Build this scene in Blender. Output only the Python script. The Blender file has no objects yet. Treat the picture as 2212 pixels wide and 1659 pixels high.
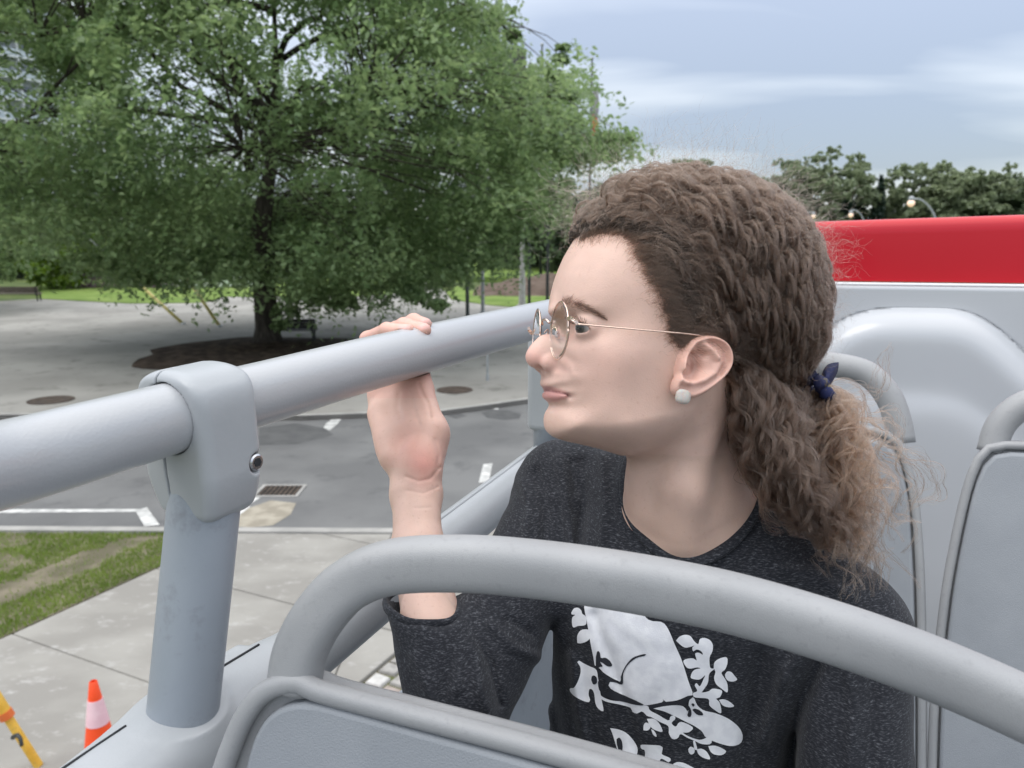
import bpy, math, random
import numpy as np
from mathutils import Vector, Matrix, geometry as mgeo
from mathutils.bvhtree import BVHTree

R = math.radians
rng = np.random.default_rng(7)
random.seed(7)
sc = bpy.context.scene
COL = sc.collection

# ------------------------------------------------------------ camera
PITCH = R(10.9)
CAM = np.array([0.0, 0.0, 4.05])
FWD = np.array([0, math.cos(PITCH), -math.sin(PITCH)])
UPV = np.array([0, math.sin(PITCH), math.cos(PITCH)])
RGT = np.array([1.0, 0, 0])
FPX = 1660.0
cd = bpy.data.cameras.new('camera')
cam = bpy.data.objects.new('camera', cd)
COL.objects.link(cam)
cam.location = CAM
cam.rotation_euler = (R(90) - PITCH, 0, 0)
cd.sensor_width = 36.0
cd.lens = FPX / 2212 * 36.0
cd.clip_start = 0.02
cd.clip_end = 3000
cd.dof.use_dof = True
cd.dof.focus_distance = 0.68
cd.dof.aperture_fstop = 11.0
sc.camera = cam

# ------------------------------------------------------------ sky and sun
SUN_EL, SUN_AZ = 52.0, -112.0      # behind cloud, high on the left and a little behind the camera
w = bpy.data.worlds.new('World')
sc.world = w
w.use_nodes = True
nt = w.node_tree
nt.nodes.clear()
N = nt.nodes.new
L = nt.links.new
out = N('ShaderNodeOutputWorld')
bg1 = N('ShaderNodeBackground'); bg2 = N('ShaderNodeBackground'); add = N('ShaderNodeAddShader')
sky = N('ShaderNodeTexSky'); sky.sky_type = 'NISHITA'; sky.sun_disc = False
sky.sun_elevation = R(SUN_EL); sky.sun_rotation = R(SUN_AZ)
bg1.inputs[1].default_value = 0.05
L(sky.outputs[0], bg1.inputs[0])
tc = N('ShaderNodeTexCoord')
sep = N('ShaderNodeSeparateXYZ'); L(tc.outputs['Generated'], sep.inputs[0])
# layered stratus: project the direction on to a cloud deck high above
mx = N('ShaderNodeMath'); mx.operation = 'MAXIMUM'; mx.inputs[1].default_value = 0.0; L(sep.outputs[2], mx.inputs[0])
ad = N('ShaderNodeMath'); ad.operation = 'ADD'; ad.inputs[1].default_value = 0.16; L(mx.outputs[0], ad.inputs[0])
dx = N('ShaderNodeMath'); dx.operation = 'DIVIDE'; L(sep.outputs[0], dx.inputs[0]); L(ad.outputs[0], dx.inputs[1])
dy = N('ShaderNodeMath'); dy.operation = 'DIVIDE'; L(sep.outputs[1], dy.inputs[0]); L(ad.outputs[0], dy.inputs[1])
cb = N('ShaderNodeCombineXYZ'); L(dx.outputs[0], cb.inputs[0]); L(dy.outputs[0], cb.inputs[1])
mp = N('ShaderNodeMapping'); L(cb.outputs[0], mp.inputs[0])
mp.inputs['Rotation'].default_value = (0, 0, R(12)); mp.inputs['Scale'].default_value = (0.55, 1.25, 1)
mp.inputs['Location'].default_value = (1.7, 3.3, 0)
n1 = N('ShaderNodeTexNoise'); n1.inputs['Scale'].default_value = 1.0; n1.inputs['Detail'].default_value = 4.0
n1.inputs['Roughness'].default_value = 0.45; n1.inputs['Distortion'].default_value = 0.3
L(mp.outputs[0], n1.inputs['Vector'])
cr = N('ShaderNodeValToRGB')
e = cr.color_ramp.elements
e[0].position = 0.40; e[0].color = (0.36, 0.405, 0.50, 1)
e[1].position = 0.67; e[1].color = (0.86, 0.88, 0.91, 1)
m_ = e.new(0.50); m_.color = (0.53, 0.57, 0.64, 1)
L(n1.outputs[0], cr.inputs[0])
# an overcast sky is about three times brighter overhead than low down
gr_ = N('ShaderNodeMapRange'); gr_.inputs[1].default_value = 0.0; gr_.inputs[2].default_value = 1.0
gr_.inputs[3].default_value = 0.70; gr_.inputs[4].default_value = 4.2
pw = N('ShaderNodeMath'); pw.operation = 'POWER'; pw.inputs[1].default_value = 1.25; L(mx.outputs[0], pw.inputs[0])
L(pw.outputs[0], gr_.inputs[0])
mzz = N('ShaderNodeMix'); mzz.data_type = 'RGBA'; mzz.inputs[7].default_value = (0.70, 0.695, 0.69, 1)
mrz = N('ShaderNodeMapRange'); mrz.inputs[1].default_value = 0.45; mrz.inputs[2].default_value = 0.85; L(mx.outputs[0], mrz.inputs[0]); L(mrz.outputs[0], mzz.inputs[0]); L(cr.outputs[0], mzz.inputs[6])
L(mzz.outputs[2], bg2.inputs[0]); L(gr_.outputs[0], bg2.inputs[1])
L(bg1.outputs[0], add.inputs[0]); L(bg2.outputs[0], add.inputs[1]); L(add.outputs[0], out.inputs[0])

sd = bpy.data.lights.new('sun', 'SUN')
sd.energy = 1.0; sd.angle = R(28); sd.color = (1.0, 0.965, 0.92)
sun = bpy.data.objects.new('sun', sd); COL.objects.link(sun)
sdir = Vector((math.sin(R(SUN_AZ)) * math.cos(R(SUN_EL)), math.cos(R(SUN_AZ)) * math.cos(R(SUN_EL)), math.sin(R(SUN_EL))))
sun.rotation_euler = sdir.to_track_quat('Z', 'Y').to_euler()
sun.location = (0, 0, 40)

sc.view_settings.view_transform = 'Standard'
sc.view_settings.look = 'None'
sc.view_settings.gamma = 1.0
sc.view_settings.use_curve_mapping = False
sc.view_settings.exposure = -0.08

# ------------------------------------------------------------ geometry helpers
def ray(vx, vy):
    return (vx - 1106) / FPX * RGT + (829.5 - vy) / FPX * UPV + FWD
def at(vx, vy, d):
    """world point seen at (vx, vy) of the 2212x1659 photograph, d metres deep along the lens axis"""
    return CAM + d * ray(vx, vy)
def on_z(vx, vy, z=0.0):
    D = ray(vx, vy)
    return CAM + D * ((z - CAM[2]) / D[2])
BA = np.array([0.4352, 0.9003, 0.0]); BA /= np.linalg.norm(BA)      # along the bus
BE = np.array([BA[1], -BA[0], 0.0])                                  # across it, towards its inside
UZ = np.array([0, 0, 1.0])
def bus(s, p, z):
    return BA * s + BE * p + UZ * z
def on_plane_s(vx, vy, s):
    D = ray(vx, vy)
    return CAM + D * ((s - CAM @ BA) / (D @ BA))
def c2(col):
    return tuple(col) + (1.0,) if len(col) == 3 else tuple(col)

OFF = {}
def link(o, parent=None):
    COL.objects.link(o)
    if parent is not None:
        o.parent = parent
    return o
def meshobj(name, V, Fc, mat, parent=None, smooth=True, sharp=None, kind=None, local=False):
    V = np.asarray(V, dtype=np.float64).reshape(-1, 3)
    off = np.zeros(3)
    if parent is not None and not local:
        off = OFF.get(parent.name, np.zeros(3))
        V = V - off
    me = bpy.data.meshes.new(name)
    if isinstance(Fc, np.ndarray):
        nf, k = Fc.shape
        me.vertices.add(len(V)); me.vertices.foreach_set('co', V.astype(np.float32).ravel())
        me.loops.add(nf * k); me.loops.foreach_set('vertex_index', Fc.astype(np.int32).ravel())
        me.polygons.add(nf); me.polygons.foreach_set('loop_start', np.arange(0, nf * k, k, dtype=np.int32))
        try:
            me.polygons.foreach_set('loop_total', np.full(nf, k, dtype=np.int32))
        except Exception:
            pass
        me.update(calc_edges=True)
    else:
        me.from_pydata([tuple(v) for v in V], [], [tuple(int(i) for i in f) for f in Fc])
        me.update()
    if smooth:
        me.shade_smooth()
        if sharp:
            me.set_sharp_from_angle(angle=R(sharp))
    if mat is not None:
        for m in (mat if isinstance(mat, (list, tuple)) else [mat]):
            me.materials.append(m)
    o = bpy.data.objects.new(name, me)
    link(o, parent)
    OFF[o.name] = off
    if kind:
        o['kind'] = kind
    return o
def thing(name, label, cat, loc, group=None):
    o = bpy.data.objects.new(name, None)
    COL.objects.link(o)
    o.location = tuple(loc); o.empty_display_size = 0.1
    OFF[o.name] = np.array(loc, dtype=float)
    o['label'] = label; o['category'] = cat
    if group: o['group'] = group
    return o
def tag(o, label=None, cat=None, group=None, kind=None):
    if label: o['label'] = label
    if cat: o['category'] = cat
    if group: o['group'] = group
    if kind: o['kind'] = kind
    return o
def copy_tree(o, parent=None):
    c = o.copy(); COL.objects.link(c); c.parent = parent
    for ch in list(o.children):
        copy_tree(ch, c)
    return c

def catmull(P, n):
    P = np.asarray(P, float)
    Q = np.vstack([2 * P[0] - P[1], P, 2 * P[-1] - P[-2]])
    seg = np.maximum(np.linalg.norm(np.diff(P[:, :3], axis=0), axis=1), 1e-9)
    cum = np.r_[0, np.cumsum(seg)]
    ts = np.linspace(0, cum[-1], n)
    outp = []
    for t in ts:
        i = min(int(np.searchsorted(cum, t, side='right')) - 1, len(seg) - 1)
        u = (t - cum[i]) / seg[i]
        a, b, c, d = Q[i], Q[i + 1], Q[i + 2], Q[i + 3]
        outp.append(0.5 * ((2 * b) + (-a + c) * u + (2 * a - 5 * b + 4 * c - d) * u * u + (-a + 3 * b - 3 * c + d) * u ** 3))
    return np.array(outp)
def frames(P, up=UZ):
    T = np.gradient(P, axis=0); T /= np.linalg.norm(T, axis=1)[:, None]
    U = np.tile(up, (len(P), 1)); U = U - (U * T).sum(1)[:, None] * T
    nrm = np.linalg.norm(U, axis=1)
    for i in range(len(P)):
        if nrm[i] < 0.15:
            U[i] = U[i - 1] - (U[i - 1] @ T[i]) * T[i] if i else np.cross(T[i], [1, 0.3, 0.2])
    U /= np.linalg.norm(U, axis=1)[:, None]
    S = np.cross(T, U)
    return T, U, S
def sweep(P, prof, up=UZ, closed_prof=True, cap=True, scale=None):
    """prof: (k,2) of (side, up) offsets; P: path"""
    P = np.asarray(P, float); T, U, S = frames(P, up)
    prof = np.asarray(prof, float); k = len(prof); n = len(P)
    sc_ = np.ones(n) if scale is None else np.asarray(scale)
    V = (P[:, None, :] + S[:, None, :] * (prof[None, :, 0, None] * sc_[:, None, None])
         + U[:, None, :] * (prof[None, :, 1, None] * sc_[:, None, None])).reshape(-1, 3)
    Fc = []
    kk = k if closed_prof else k - 1
    for i in range(n - 1):
        for j in range(kk):
            a = i * k + j; b = i * k + (j + 1) % k
            Fc.append((a, b, b + k, a + k))
    if cap and closed_prof:
        Fc.append(tuple(range(k - 1, -1, -1))); Fc.append(tuple((n - 1) * k + j for j in range(k)))
    return V, Fc
def circ(k, rx, ry=None):
    a = np.linspace(0, 2 * math.pi, k, endpoint=False)
    return np.c_[rx * np.cos(a), (ry if ry else rx) * np.sin(a)]
def tube(P, r, k=12, up=UZ, cap=True):
    P = np.asarray(P, float)
    r = np.asarray(r, float)
    if r.ndim == 0: r = np.full(len(P), float(r))
    return sweep(P, circ(k, 1.0), up, scale=r, cap=cap)
def box(c, sx, sy, sz, ax=None):
    ax = np.eye(3) if ax is None else np.asarray(ax)
    c = np.asarray(c, float)
    V = [c + ax[0] * (x * sx / 2) + ax[1] * (y * sy / 2) + ax[2] * (z * sz / 2) for x in (-1, 1) for y in (-1, 1) for z in (-1, 1)]
    Fc = [(0, 1, 3, 2), (4, 6, 7, 5), (0, 4, 5, 1), (2, 3, 7, 6), (0, 2, 6, 4), (1, 5, 7, 3)]
    return V, Fc
def join(parts):
    V, Fc, o = [], [], 0
    for v, f in parts:
        V.append(np.asarray(v, float).reshape(-1, 3)); Fc += [tuple(int(i) + o for i in g) for g in f]; o += len(V[-1])
    return np.vstack(V), Fc
def bevel(o, wdt, seg=2):
    m = o.modifiers.new('bevel', 'BEVEL'); m.width = wdt; m.segments = seg; m.limit_method = 'ANGLE'; m.angle_limit = R(35)
    return o
def lathe(prof, k=24, base=(0, 0, 0)):
    prof = np.asarray(prof, float); a = np.linspace(0, 2 * math.pi, k, endpoint=False)
    V = np.array([[r_ * math.cos(t) + base[0], r_ * math.sin(t) + base[1], z_ + base[2]] for r_, z_ in prof for t in a])
    Fc = [(i * k + j, i * k + (j + 1) % k, (i + 1) * k + (j + 1) % k, (i + 1) * k + j) for i in range(len(prof) - 1) for j in range(k)]
    return V, Fc

# signed distance sculpting on a grid, meshed with surface nets
class Grid:
    def __init__(g, lo, hi, h):
        g.lo = np.array(lo, float); g.h = h
        g.n = [int(math.ceil((hi[i] - lo[i]) / h)) + 1 for i in range(3)]
        g.ax = [(g.lo[i] + h * np.arange(g.n[i])).astype(np.float32) for i in range(3)]
        g.F = np.full(g.n, 1.0, np.float32)
    def sl(g, lo, hi):
        s = []
        for i in range(3):
            a = max(0, int((lo[i] - g.lo[i]) / g.h)); b = min(g.n[i], int((hi[i] - g.lo[i]) / g.h) + 2)
            s.append(slice(a, max(a, b)))
        s = tuple(s)
        return s, g.ax[0][s[0]][:, None, None], g.ax[1][s[1]][None, :, None], g.ax[2][s[2]][None, None, :]
    def all(g):
        return g.sl(g.lo - 1, g.lo + 10)
def smin(a, b, k):
    if k <= 0: return np.minimum(a, b)
    h = np.maximum(k - np.abs(a - b), 0) / k
    return np.minimum(a, b) - h * h * k * 0.25
def smax(a, b, k):
    return -smin(-a, -b, k)
def sd_cone(X, Y, Z, a, b, ra, rb):
    a = np.asarray(a, float); b = np.asarray(b, float); d = b - a
    t = ((X - a[0]) * d[0] + (Y - a[1]) * d[1] + (Z - a[2]) * d[2]) / (d @ d)
    t = np.clip(t, 0, 1)
    return np.sqrt((X - a[0] - t * d[0]) ** 2 + (Y - a[1] - t * d[1]) ** 2 + (Z - a[2] - t * d[2]) ** 2) - (ra + (rb - ra) * t)
def sd_ell(X, Y, Z, c, r, ax=None):
    x, y, z = X - c[0], Y - c[1], Z - c[2]
    if ax is not None:
        x, y, z = (x * ax[0][0] + y * ax[0][1] + z * ax[0][2], x * ax[1][0] + y * ax[1][1] + z * ax[1][2], x * ax[2][0] + y * ax[2][1] + z * ax[2][2])
    q = np.sqrt((x / r[0]) ** 2 + (y / r[1]) ** 2 + (z / r[2]) ** 2)
    g_ = np.sqrt((x / r[0] ** 2) ** 2 + (y / r[1] ** 2) ** 2 + (z / r[2] ** 2) ** 2)
    return q * (q - 1) / np.maximum(g_, 1e-4)
def sd_rbox(X, Y, Z, c, hs, r, ax):
    x, y, z = X - c[0], Y - c[1], Z - c[2]
    q = [np.abs(x * ax[i][0] + y * ax[i][1] + z * ax[i][2]) - (hs[i] - r) for i in range(3)]
    o = np.sqrt(sum(np.maximum(t, 0) ** 2 for t in q))
    return o + np.minimum(np.maximum(np.maximum(q[0], q[1]), q[2]), 0) - r
def nets(F, lo, h):
    S = F < 0
    cnt = np.zeros([n - 1 for n in F.shape], np.int8)
    for i in (0, 1):
        for j in (0, 1):
            for k in (0, 1):
                cnt += S[i:S.shape[0] - 1 + i, j:S.shape[1] - 1 + j, k:S.shape[2] - 1 + k]
    act = (cnt > 0) & (cnt < 8)
    I, J, K = np.nonzero(act)
    idx = np.full(act.shape, -1, np.int64); idx[I, J, K] = np.arange(len(I))
    pos = np.zeros((len(I), 3)); num = np.zeros(len(I))
    cs = [(i, j, k) for i in (0, 1) for j in (0, 1) for k in (0, 1)]
    for a in cs:
        for ax_ in range(3):
            if a[ax_] == 1: continue
            b = list(a); b[ax_] = 1
            fa = F[I + a[0], J + a[1], K + a[2]].astype(float); fb = F[I + b[0], J + b[1], K + b[2]].astype(float)
            m = (fa < 0) != (fb < 0)
            t = np.where(m, fa / np.where(m, fa - fb, 1), 0)
            for q in range(3):
                pos[:, q] += np.where(m, a[q] + t * (b[q] - a[q]), 0)
            num += m
    pos /= num[:, None]
    V = np.asarray(lo) + h * (pos + np.c_[I, J, K])
    quads = []
    for ax_ in range(3):
        sl0 = [slice(None)] * 3; sl1 = [slice(None)] * 3
        sl0[ax_] = slice(0, -1); sl1[ax_] = slice(1, None)
        A = S[tuple(sl0)]; B = S[tuple(sl1)]
        D = A != B
        u_, v_ = (ax_ + 1) % 3, (ax_ + 2) % 3
        i_ = list(np.nonzero(D))
        ok = (i_[u_] > 0) & (i_[v_] > 0) & (i_[u_] < F.shape[u_] - 1) & (i_[v_] < F.shape[v_] - 1)
        i_ = [q[ok] for q in i_]
        inside = A[tuple(i_)]
        def cell(du, dv):
            c = [q.copy() for q in i_]; c[u_] -= du; c[v_] -= dv
            return idx[c[0], c[1], c[2]]
        q4 = np.stack([cell(1, 1), cell(0, 1), cell(0, 0), cell(1, 0)], 1)
        q4 = np.where(inside[:, None], q4, q4[:, ::-1])
        quads.append(q4)
    return V, np.vstack(quads).astype(np.int32)

# ------------------------------------------------------------ materials
def newmat(name):
    m = bpy.data.materials.new(name); m.use_nodes = True
    return m, m.node_tree, m.node_tree.nodes['Principled BSDF']
def M(name, c1, c_2=None, scale=5.0, rough=0.6, bump=0.0, bscale=60.0, spec=0.5, metal=0.0, detail=4.0, lo=0.4, hi=0.62, stretch=None, rvar=0.0, coat=0.0, third=None, tscale=None, sss=0.0):
    m, t, b = newmat(name)
    n = t.nodes.new; l = t.links.new
    co = n('ShaderNodeTexCoord'); src = co.outputs['Object']
    if stretch:
        mp = n('ShaderNodeMapping'); mp.inputs['Scale'].default_value = stretch; l(src, mp.inputs[0]); src = mp.outputs[0]
    b.inputs['Roughness'].default_value = rough; b.inputs['Metallic'].default_value = metal
    b.inputs['Specular IOR Level'].default_value = spec
    b.inputs['Coat Weight'].default_value = coat
    b.inputs['Coat Roughness'].default_value = 0.08
    b.inputs['Base Color'].default_value = c2(c1)
    if c_2 is not None:
        ns = n('ShaderNodeTexNoise'); ns.inputs['Scale'].default_value = scale; ns.inputs['Detail'].default_value = detail
        l(src, ns.inputs['Vector'])
        r_ = n('ShaderNodeValToRGB'); r_.color_ramp.elements[0].position = lo; r_.color_ramp.elements[1].position = hi
        r_.color_ramp.elements[0].color = c2(c1); r_.color_ramp.elements[1].color = c2(c_2)
        l(ns.outputs[0], r_.inputs[0])
        colsock = r_.outputs[0]
        if third is not None:
            n3 = n('ShaderNodeTexNoise'); n3.inputs['Scale'].default_value = tscale or scale * 7; n3.inputs['Detail'].default_value = 5; n3.inputs['Roughness'].default_value = 0.65
            l(src, n3.inputs['Vector'])
            r3 = n('ShaderNodeValToRGB'); r3.color_ramp.elements[0].position = 0.56; r3.color_ramp.elements[1].position = 0.72
            r3.color_ramp.elements[0].color = (0, 0, 0, 1); r3.color_ramp.elements[1].color = (1, 1, 1, 1)
            l(n3.outputs[0], r3.inputs[0])
            mxx = n('ShaderNodeMix'); mxx.data_type = 'RGBA'
            l(r3.outputs[0], mxx.inputs[0]); l(colsock, mxx.inputs[6]); mxx.inputs[7].default_value = c2(third)
            colsock = mxx.outputs[2]
        l(colsock, b.inputs['Base Color'])
        if rvar:
            mr = n('ShaderNodeMapRange'); mr.inputs[3].default_value = rough - rvar; mr.inputs[4].default_value = rough + rvar
            l(ns.outputs[0], mr.inputs[0]); l(mr.outputs[0], b.inputs['Roughness'])
    if bump:
        nb = n('ShaderNodeTexNoise'); nb.inputs['Scale'].default_value = bscale; nb.inputs['Detail'].default_value = 3
        l(src, nb.inputs['Vector'])
        bp = n('ShaderNodeBump'); bp.inputs['Strength'].default_value = 1.0; bp.inputs['Distance'].default_value = bump
        l(nb.outputs[0], bp.inputs['Height']); l(bp.outputs[0], b.inputs['Normal'])
    if sss:
        b.inputs['Subsurface Weight'].default_value = sss
    return m
def leafmat(name, ca, cb_, trans=0.35, scale=0.5, island=True):
    m, t, b = newmat(name); n = t.nodes.new; l = t.links.new
    g_ = n('ShaderNodeNewGeometry'); co = n('ShaderNodeTexCoord')
    ns = n('ShaderNodeTexNoise'); ns.inputs['Scale'].default_value = scale; ns.inputs['Detail'].default_value = 3; l(co.outputs['Object'], ns.inputs['Vector'])
    ma = n('ShaderNodeMath'); ma.operation = 'MULTIPLY_ADD'; ma.inputs[1].default_value = 0.5
    l(g_.outputs['Random Per Island'], ma.inputs[0])
    mr = n('ShaderNodeMapRange'); mr.inputs[1].default_value = 0.35; mr.inputs[2].default_value = 0.65; mr.inputs[3].default_value = 0.0; mr.inputs[4].default_value = 0.5
    l(ns.outputs[0], mr.inputs[0]); l(mr.outputs[0], ma.inputs[2])
    r_ = n('ShaderNodeValToRGB'); r_.color_ramp.elements[0].color = c2(ca); r_.color_ramp.elements[1].color = c2(cb_)
    l(ma.outputs[0], r_.inputs[0])
    l(r_.outputs[0], b.inputs['Base Color']); b.inputs['Roughness'].default_value = 0.45; b.inputs['Specular IOR Level'].default_value = 0.35
    tr = n('ShaderNodeBsdfTranslucent')
    hs = n('ShaderNodeHueSaturation'); hs.inputs['Hue'].default_value = 0.485; hs.inputs['Saturation'].default_value = 1.1; hs.inputs['Value'].default_value = 1.5
    l(r_.outputs[0], hs.inputs['Color']); l(hs.outputs[0], tr.inputs[0])
    mx_ = n('ShaderNodeMixShader'); mx_.inputs[0].default_value = trans
    o = [q for q in t.nodes if q.type == 'OUTPUT_MATERIAL'][0]
    l(b.outputs[0], mx_.inputs[1]); l(tr.outputs[0], mx_.inputs[2]); l(mx_.outputs[0], o.inputs[0])
    return m
# ------------------------------------------------------------ ground, road, paving
m_ground = M('park_grass', (0.055, 0.085, 0.025), (0.10, 0.13, 0.04), 0.35, 0.9, 0.02, 8.0, spec=0.2, third=(0.13, 0.12, 0.07), tscale=0.9)
m_asph = M('asphalt', (0.125, 0.126, 0.126), (0.165, 0.166, 0.164), 0.55, 0.85, 0.004, 55.0, spec=0.3, third=(0.10, 0.101, 0.102), tscale=1.4)
m_conc = M('paving_concrete', (0.245, 0.237, 0.218), (0.33, 0.32, 0.295), 0.28, 0.85, 0.003, 40.0, spec=0.3, third=(0.16, 0.155, 0.14), tscale=1.6)
m_slab = M('sidewalk_concrete', (0.235, 0.225, 0.205), (0.295, 0.285, 0.26), 1.1, 0.85, 0.0025, 60.0, spec=0.3, third=(0.35, 0.34, 0.32), tscale=5.5, stretch=(1, 1.6, 1))
m_kerb = M('kerb_stone', (0.28, 0.275, 0.26), (0.36, 0.35, 0.33), 2.5, 0.8, 0.003, 50.0, spec=0.3)
m_mulch = M('mulch', (0.045, 0.033, 0.026), (0.10, 0.075, 0.058), 3.0, 0.95, 0.03, 26.0, spec=0.1)
m_soil = M('bare_soil', (0.12, 0.11, 0.075), (0.20, 0.175, 0.13), 2.2, 0.95, 0.012, 30.0, spec=0.1, third=(0.075, 0.09, 0.035), tscale=5.0)
m_sand = M('washed_sand', (0.26, 0.235, 0.19), (0.36, 0.33, 0.27), 4.0, 0.95, 0.004, 80.0, spec=0.1)
m_lawn = M('lawn_grass', (0.11, 0.175, 0.035), (0.17, 0.235, 0.06), 0.5, 0.9, 0.02, 14.0, spec=0.15)
m_paint = M('worn_white_paint', (0.58, 0.58, 0.56), (0.38, 0.38, 0.37), 6.0, 0.7, 0.001, 60.0, spec=0.3)
m_iron = M('cast_iron', (0.06, 0.045, 0.038), (0.095, 0.07, 0.055), 6.0, 0.6, 0.002, 60.0, spec=0.4)
m_mossy = M('moss_joint', (0.10, 0.115, 0.045), (0.19, 0.17, 0.12), 6.0, 0.95, 0.006, 60.0, spec=0.1)
m_patch = M('tar_patch', (0.085, 0.086, 0.087), (0.105, 0.106, 0.106), 3.0, 0.85, 0.003, 50.0, spec=0.3)
m_brown = M('brown_earth_bank', (0.09, 0.065, 0.05), (0.13, 0.10, 0.08), 1.0, 0.9, 0.02, 12.0, spec=0.1)

def flat(name, P, ztop, zbot, mat, kind='structure', parent=None, smooth=False):
    P = [(float(q[0]), float(q[1])) for q in P]
    ar = sum(P[i][0] * P[(i + 1) % len(P)][1] - P[(i + 1) % len(P)][0] * P[i][1] for i in range(len(P)))
    if ar < 0: P = P[::-1]
    tri = mgeo.tessellate_polygon([[Vector((x, y, 0)) for x, y in P]])
    n = len(P)
    V = [(x, y, ztop) for x, y in P]
    def up(t):
        a, b, c = (P[i] for i in t)
        return t if (b[0] - a[0]) * (c[1] - a[1]) - (b[1] - a[1]) * (c[0] - a[0]) > 0 else t[::-1]
    Fc = [up(tuple(t)) for t in tri]
    if zbot is not None:
        V += [(x, y, zbot) for x, y in P]
        Fc += [(i, i + n, (i + 1) % n + n, (i + 1) % n) for i in range(n)]
    o = meshobj(name, V, Fc, mat, parent, smooth=smooth)
    if kind: o['kind'] = kind
    return o
def G2(*pts, z=0.0):
    return [on_z(x, y, z)[:2] for x, y in pts]
def clip(poly, a, nrm):
    """keep the side where (q-a).nrm >= 0"""
    o = []
    for i in range(len(poly)):
        p, q = np.array(poly[i]), np.array(poly[(i + 1) % len(poly)])
        dp, dq = (p - a) @ nrm, (q - a) @ nrm
        if dp >= 0: o.append(p)
        if dp * dq < 0: o.append(p + (q - p) * dp / (dp - dq))
    return o

flat('ground', [(-1500, -300), (1500, -300), (1500, 2000), (-1500, 2000)], 0.0, None, m_ground)
near = [(-90, 10.9), (-30, 10.35), (-7.06, 10.03), (-4.94, 10.0), (-1.62, 9.95), (-0.9, 10.3), (-0.2, 10.75), (0.9, 11.37), (1.6, 11.77)]
far = [(90, 30.0), (30, 22.6), (6, 19.6), (0.56, 18.55), (-0.6, 17.75), (-1.6, 17.15), (-4.61, 16.67), (-11.5, 16.75), (-30, 17.3), (-90, 19.5)]
s0 = bus(-30, -2.92, 0)[:2]; s1 = bus(11.25, -2.92, 0)[:2]
flat('road', near + [tuple(s1), tuple(s0), (60, -40)] + far, 0.006, -0.05, m_asph)
# plaza beyond the road, its far edge follows the lawns
pf = G2((1700, 690), (1500, 682), (1160, 668), (1060, 660), (975, 648), (960, 628), (938, 604), (925, 592), (880, 592), (872, 604), (868, 618), (850, 634), (790, 640), (700, 640), (560, 642), (480, 641), (455, 652), (420, 655), (280, 656), (160, 650), (90, 646), (0, 650), (-400, 655), z=0.12)
flat('plaza', far[1:-1] + pf[::-1], 0.12, -0.05, m_conc)
fk = np.array(far[1:-1])
tn = np.gradient(fk, axis=0); tn /= np.linalg.norm(tn, axis=1)[:, None]
kn = np.c_[tn[:, 1], -tn[:, 0]]
flat('kerb_across_the_road', [tuple(q) for q in fk - kn * 0.0] + [tuple(q) for q in (fk + kn * 0.16)][::-1], 0.128, 0.0, m_kerb)
# lawns
flat('lawn_left', G2((85, 608), (90, 646), (160, 650), (280, 656), (420, 655), (455, 652), (480, 641), (560, 642), (620, 640), (620, 604), (400, 600), z=0.12), 0.16, 0.0, m_lawn)
flat('lawn_middle', G2((690, 606), (690, 640), (790, 640), (850, 634), (866, 617), (862, 606), (800, 598), z=0.12), 0.16, 0.0, m_lawn)
flat('lawn_right', G2((985, 618), (965, 632), (977, 648), (1060, 660), (1160, 668), (1400, 678), (1400, 640), (1160, 640), (1040, 636), z=0.12), 0.16, 0.0, m_lawn)
flat('lawn_slope', [(-6, 70), (14, 66), (18, 110), (-12, 118)], 0.45, 0.0, m_lawn)
# far path on to which the plaza narrows
flat('path', [tuple(q) for q in G2((880, 592.5), (925, 592.5), z=0.12)] + [(-6.5, 120), (-12.5, 120)], 0.12, 0.0, m_conc)
# bare earth bank behind the poles
bk = np.array([on_z(1020, 640, 0.16), on_z(1300, 648, 0.16), on_z(1500, 640, 0.16)])
V = []
for i in range(25):
    t = i / 24; c = bk[0] * (1 - t) + bk[2] * t
    for j in range(7):
        h = 1.25 * math.sin(j / 6 * math.pi * 0.55) * (0.25 + 0.75 * min(1, t * 3))
        V.append((c[0] + 0.3 * math.sin(i), c[1] + j * 1.1, 0.1 + h + 0.06 * math.sin(i * 1.7 + j)))
flatF = [(i * 7 + j, (i + 1) * 7 + j, (i + 1) * 7 + j + 1, i * 7 + j + 1) for i in range(24) for j in range(6)]
meshobj('earth_bank', V, flatF, m_brown, kind='structure')

# mulch round the tree
TB = np.array([-9.0, 28.1, 0.12])
V, Fc = [], []
for i in range(13):
    for j in range(48):
        a = j / 48 * 2 * math.pi; r_ = i / 12
        wob = 1 + 0.07 * math.sin(3 * a + 1) + 0.04 * math.sin(7 * a) + 0.02 * math.sin(13 * a)
        V.append((TB[0] + 0.6 + 4.3 * r_ * wob * math.cos(a), TB[1] - 1.9 + 4.1 * r_ * wob * math.sin(a), 0.127 + 0.16 * (1 - r_ ** 2) + (0.03 * math.sin(5 * i + 3 * j) if i < 12 else 0)))
Fc = [(i * 48 + j, (i + 1) * 48 + j, (i + 1) * 48 + (j + 1) % 48, i * 48 + (j + 1) % 48) for i in range(12) for j in range(48)]
meshobj('mulch_bed', V, Fc, m_mulch, kind='structure')

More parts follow.
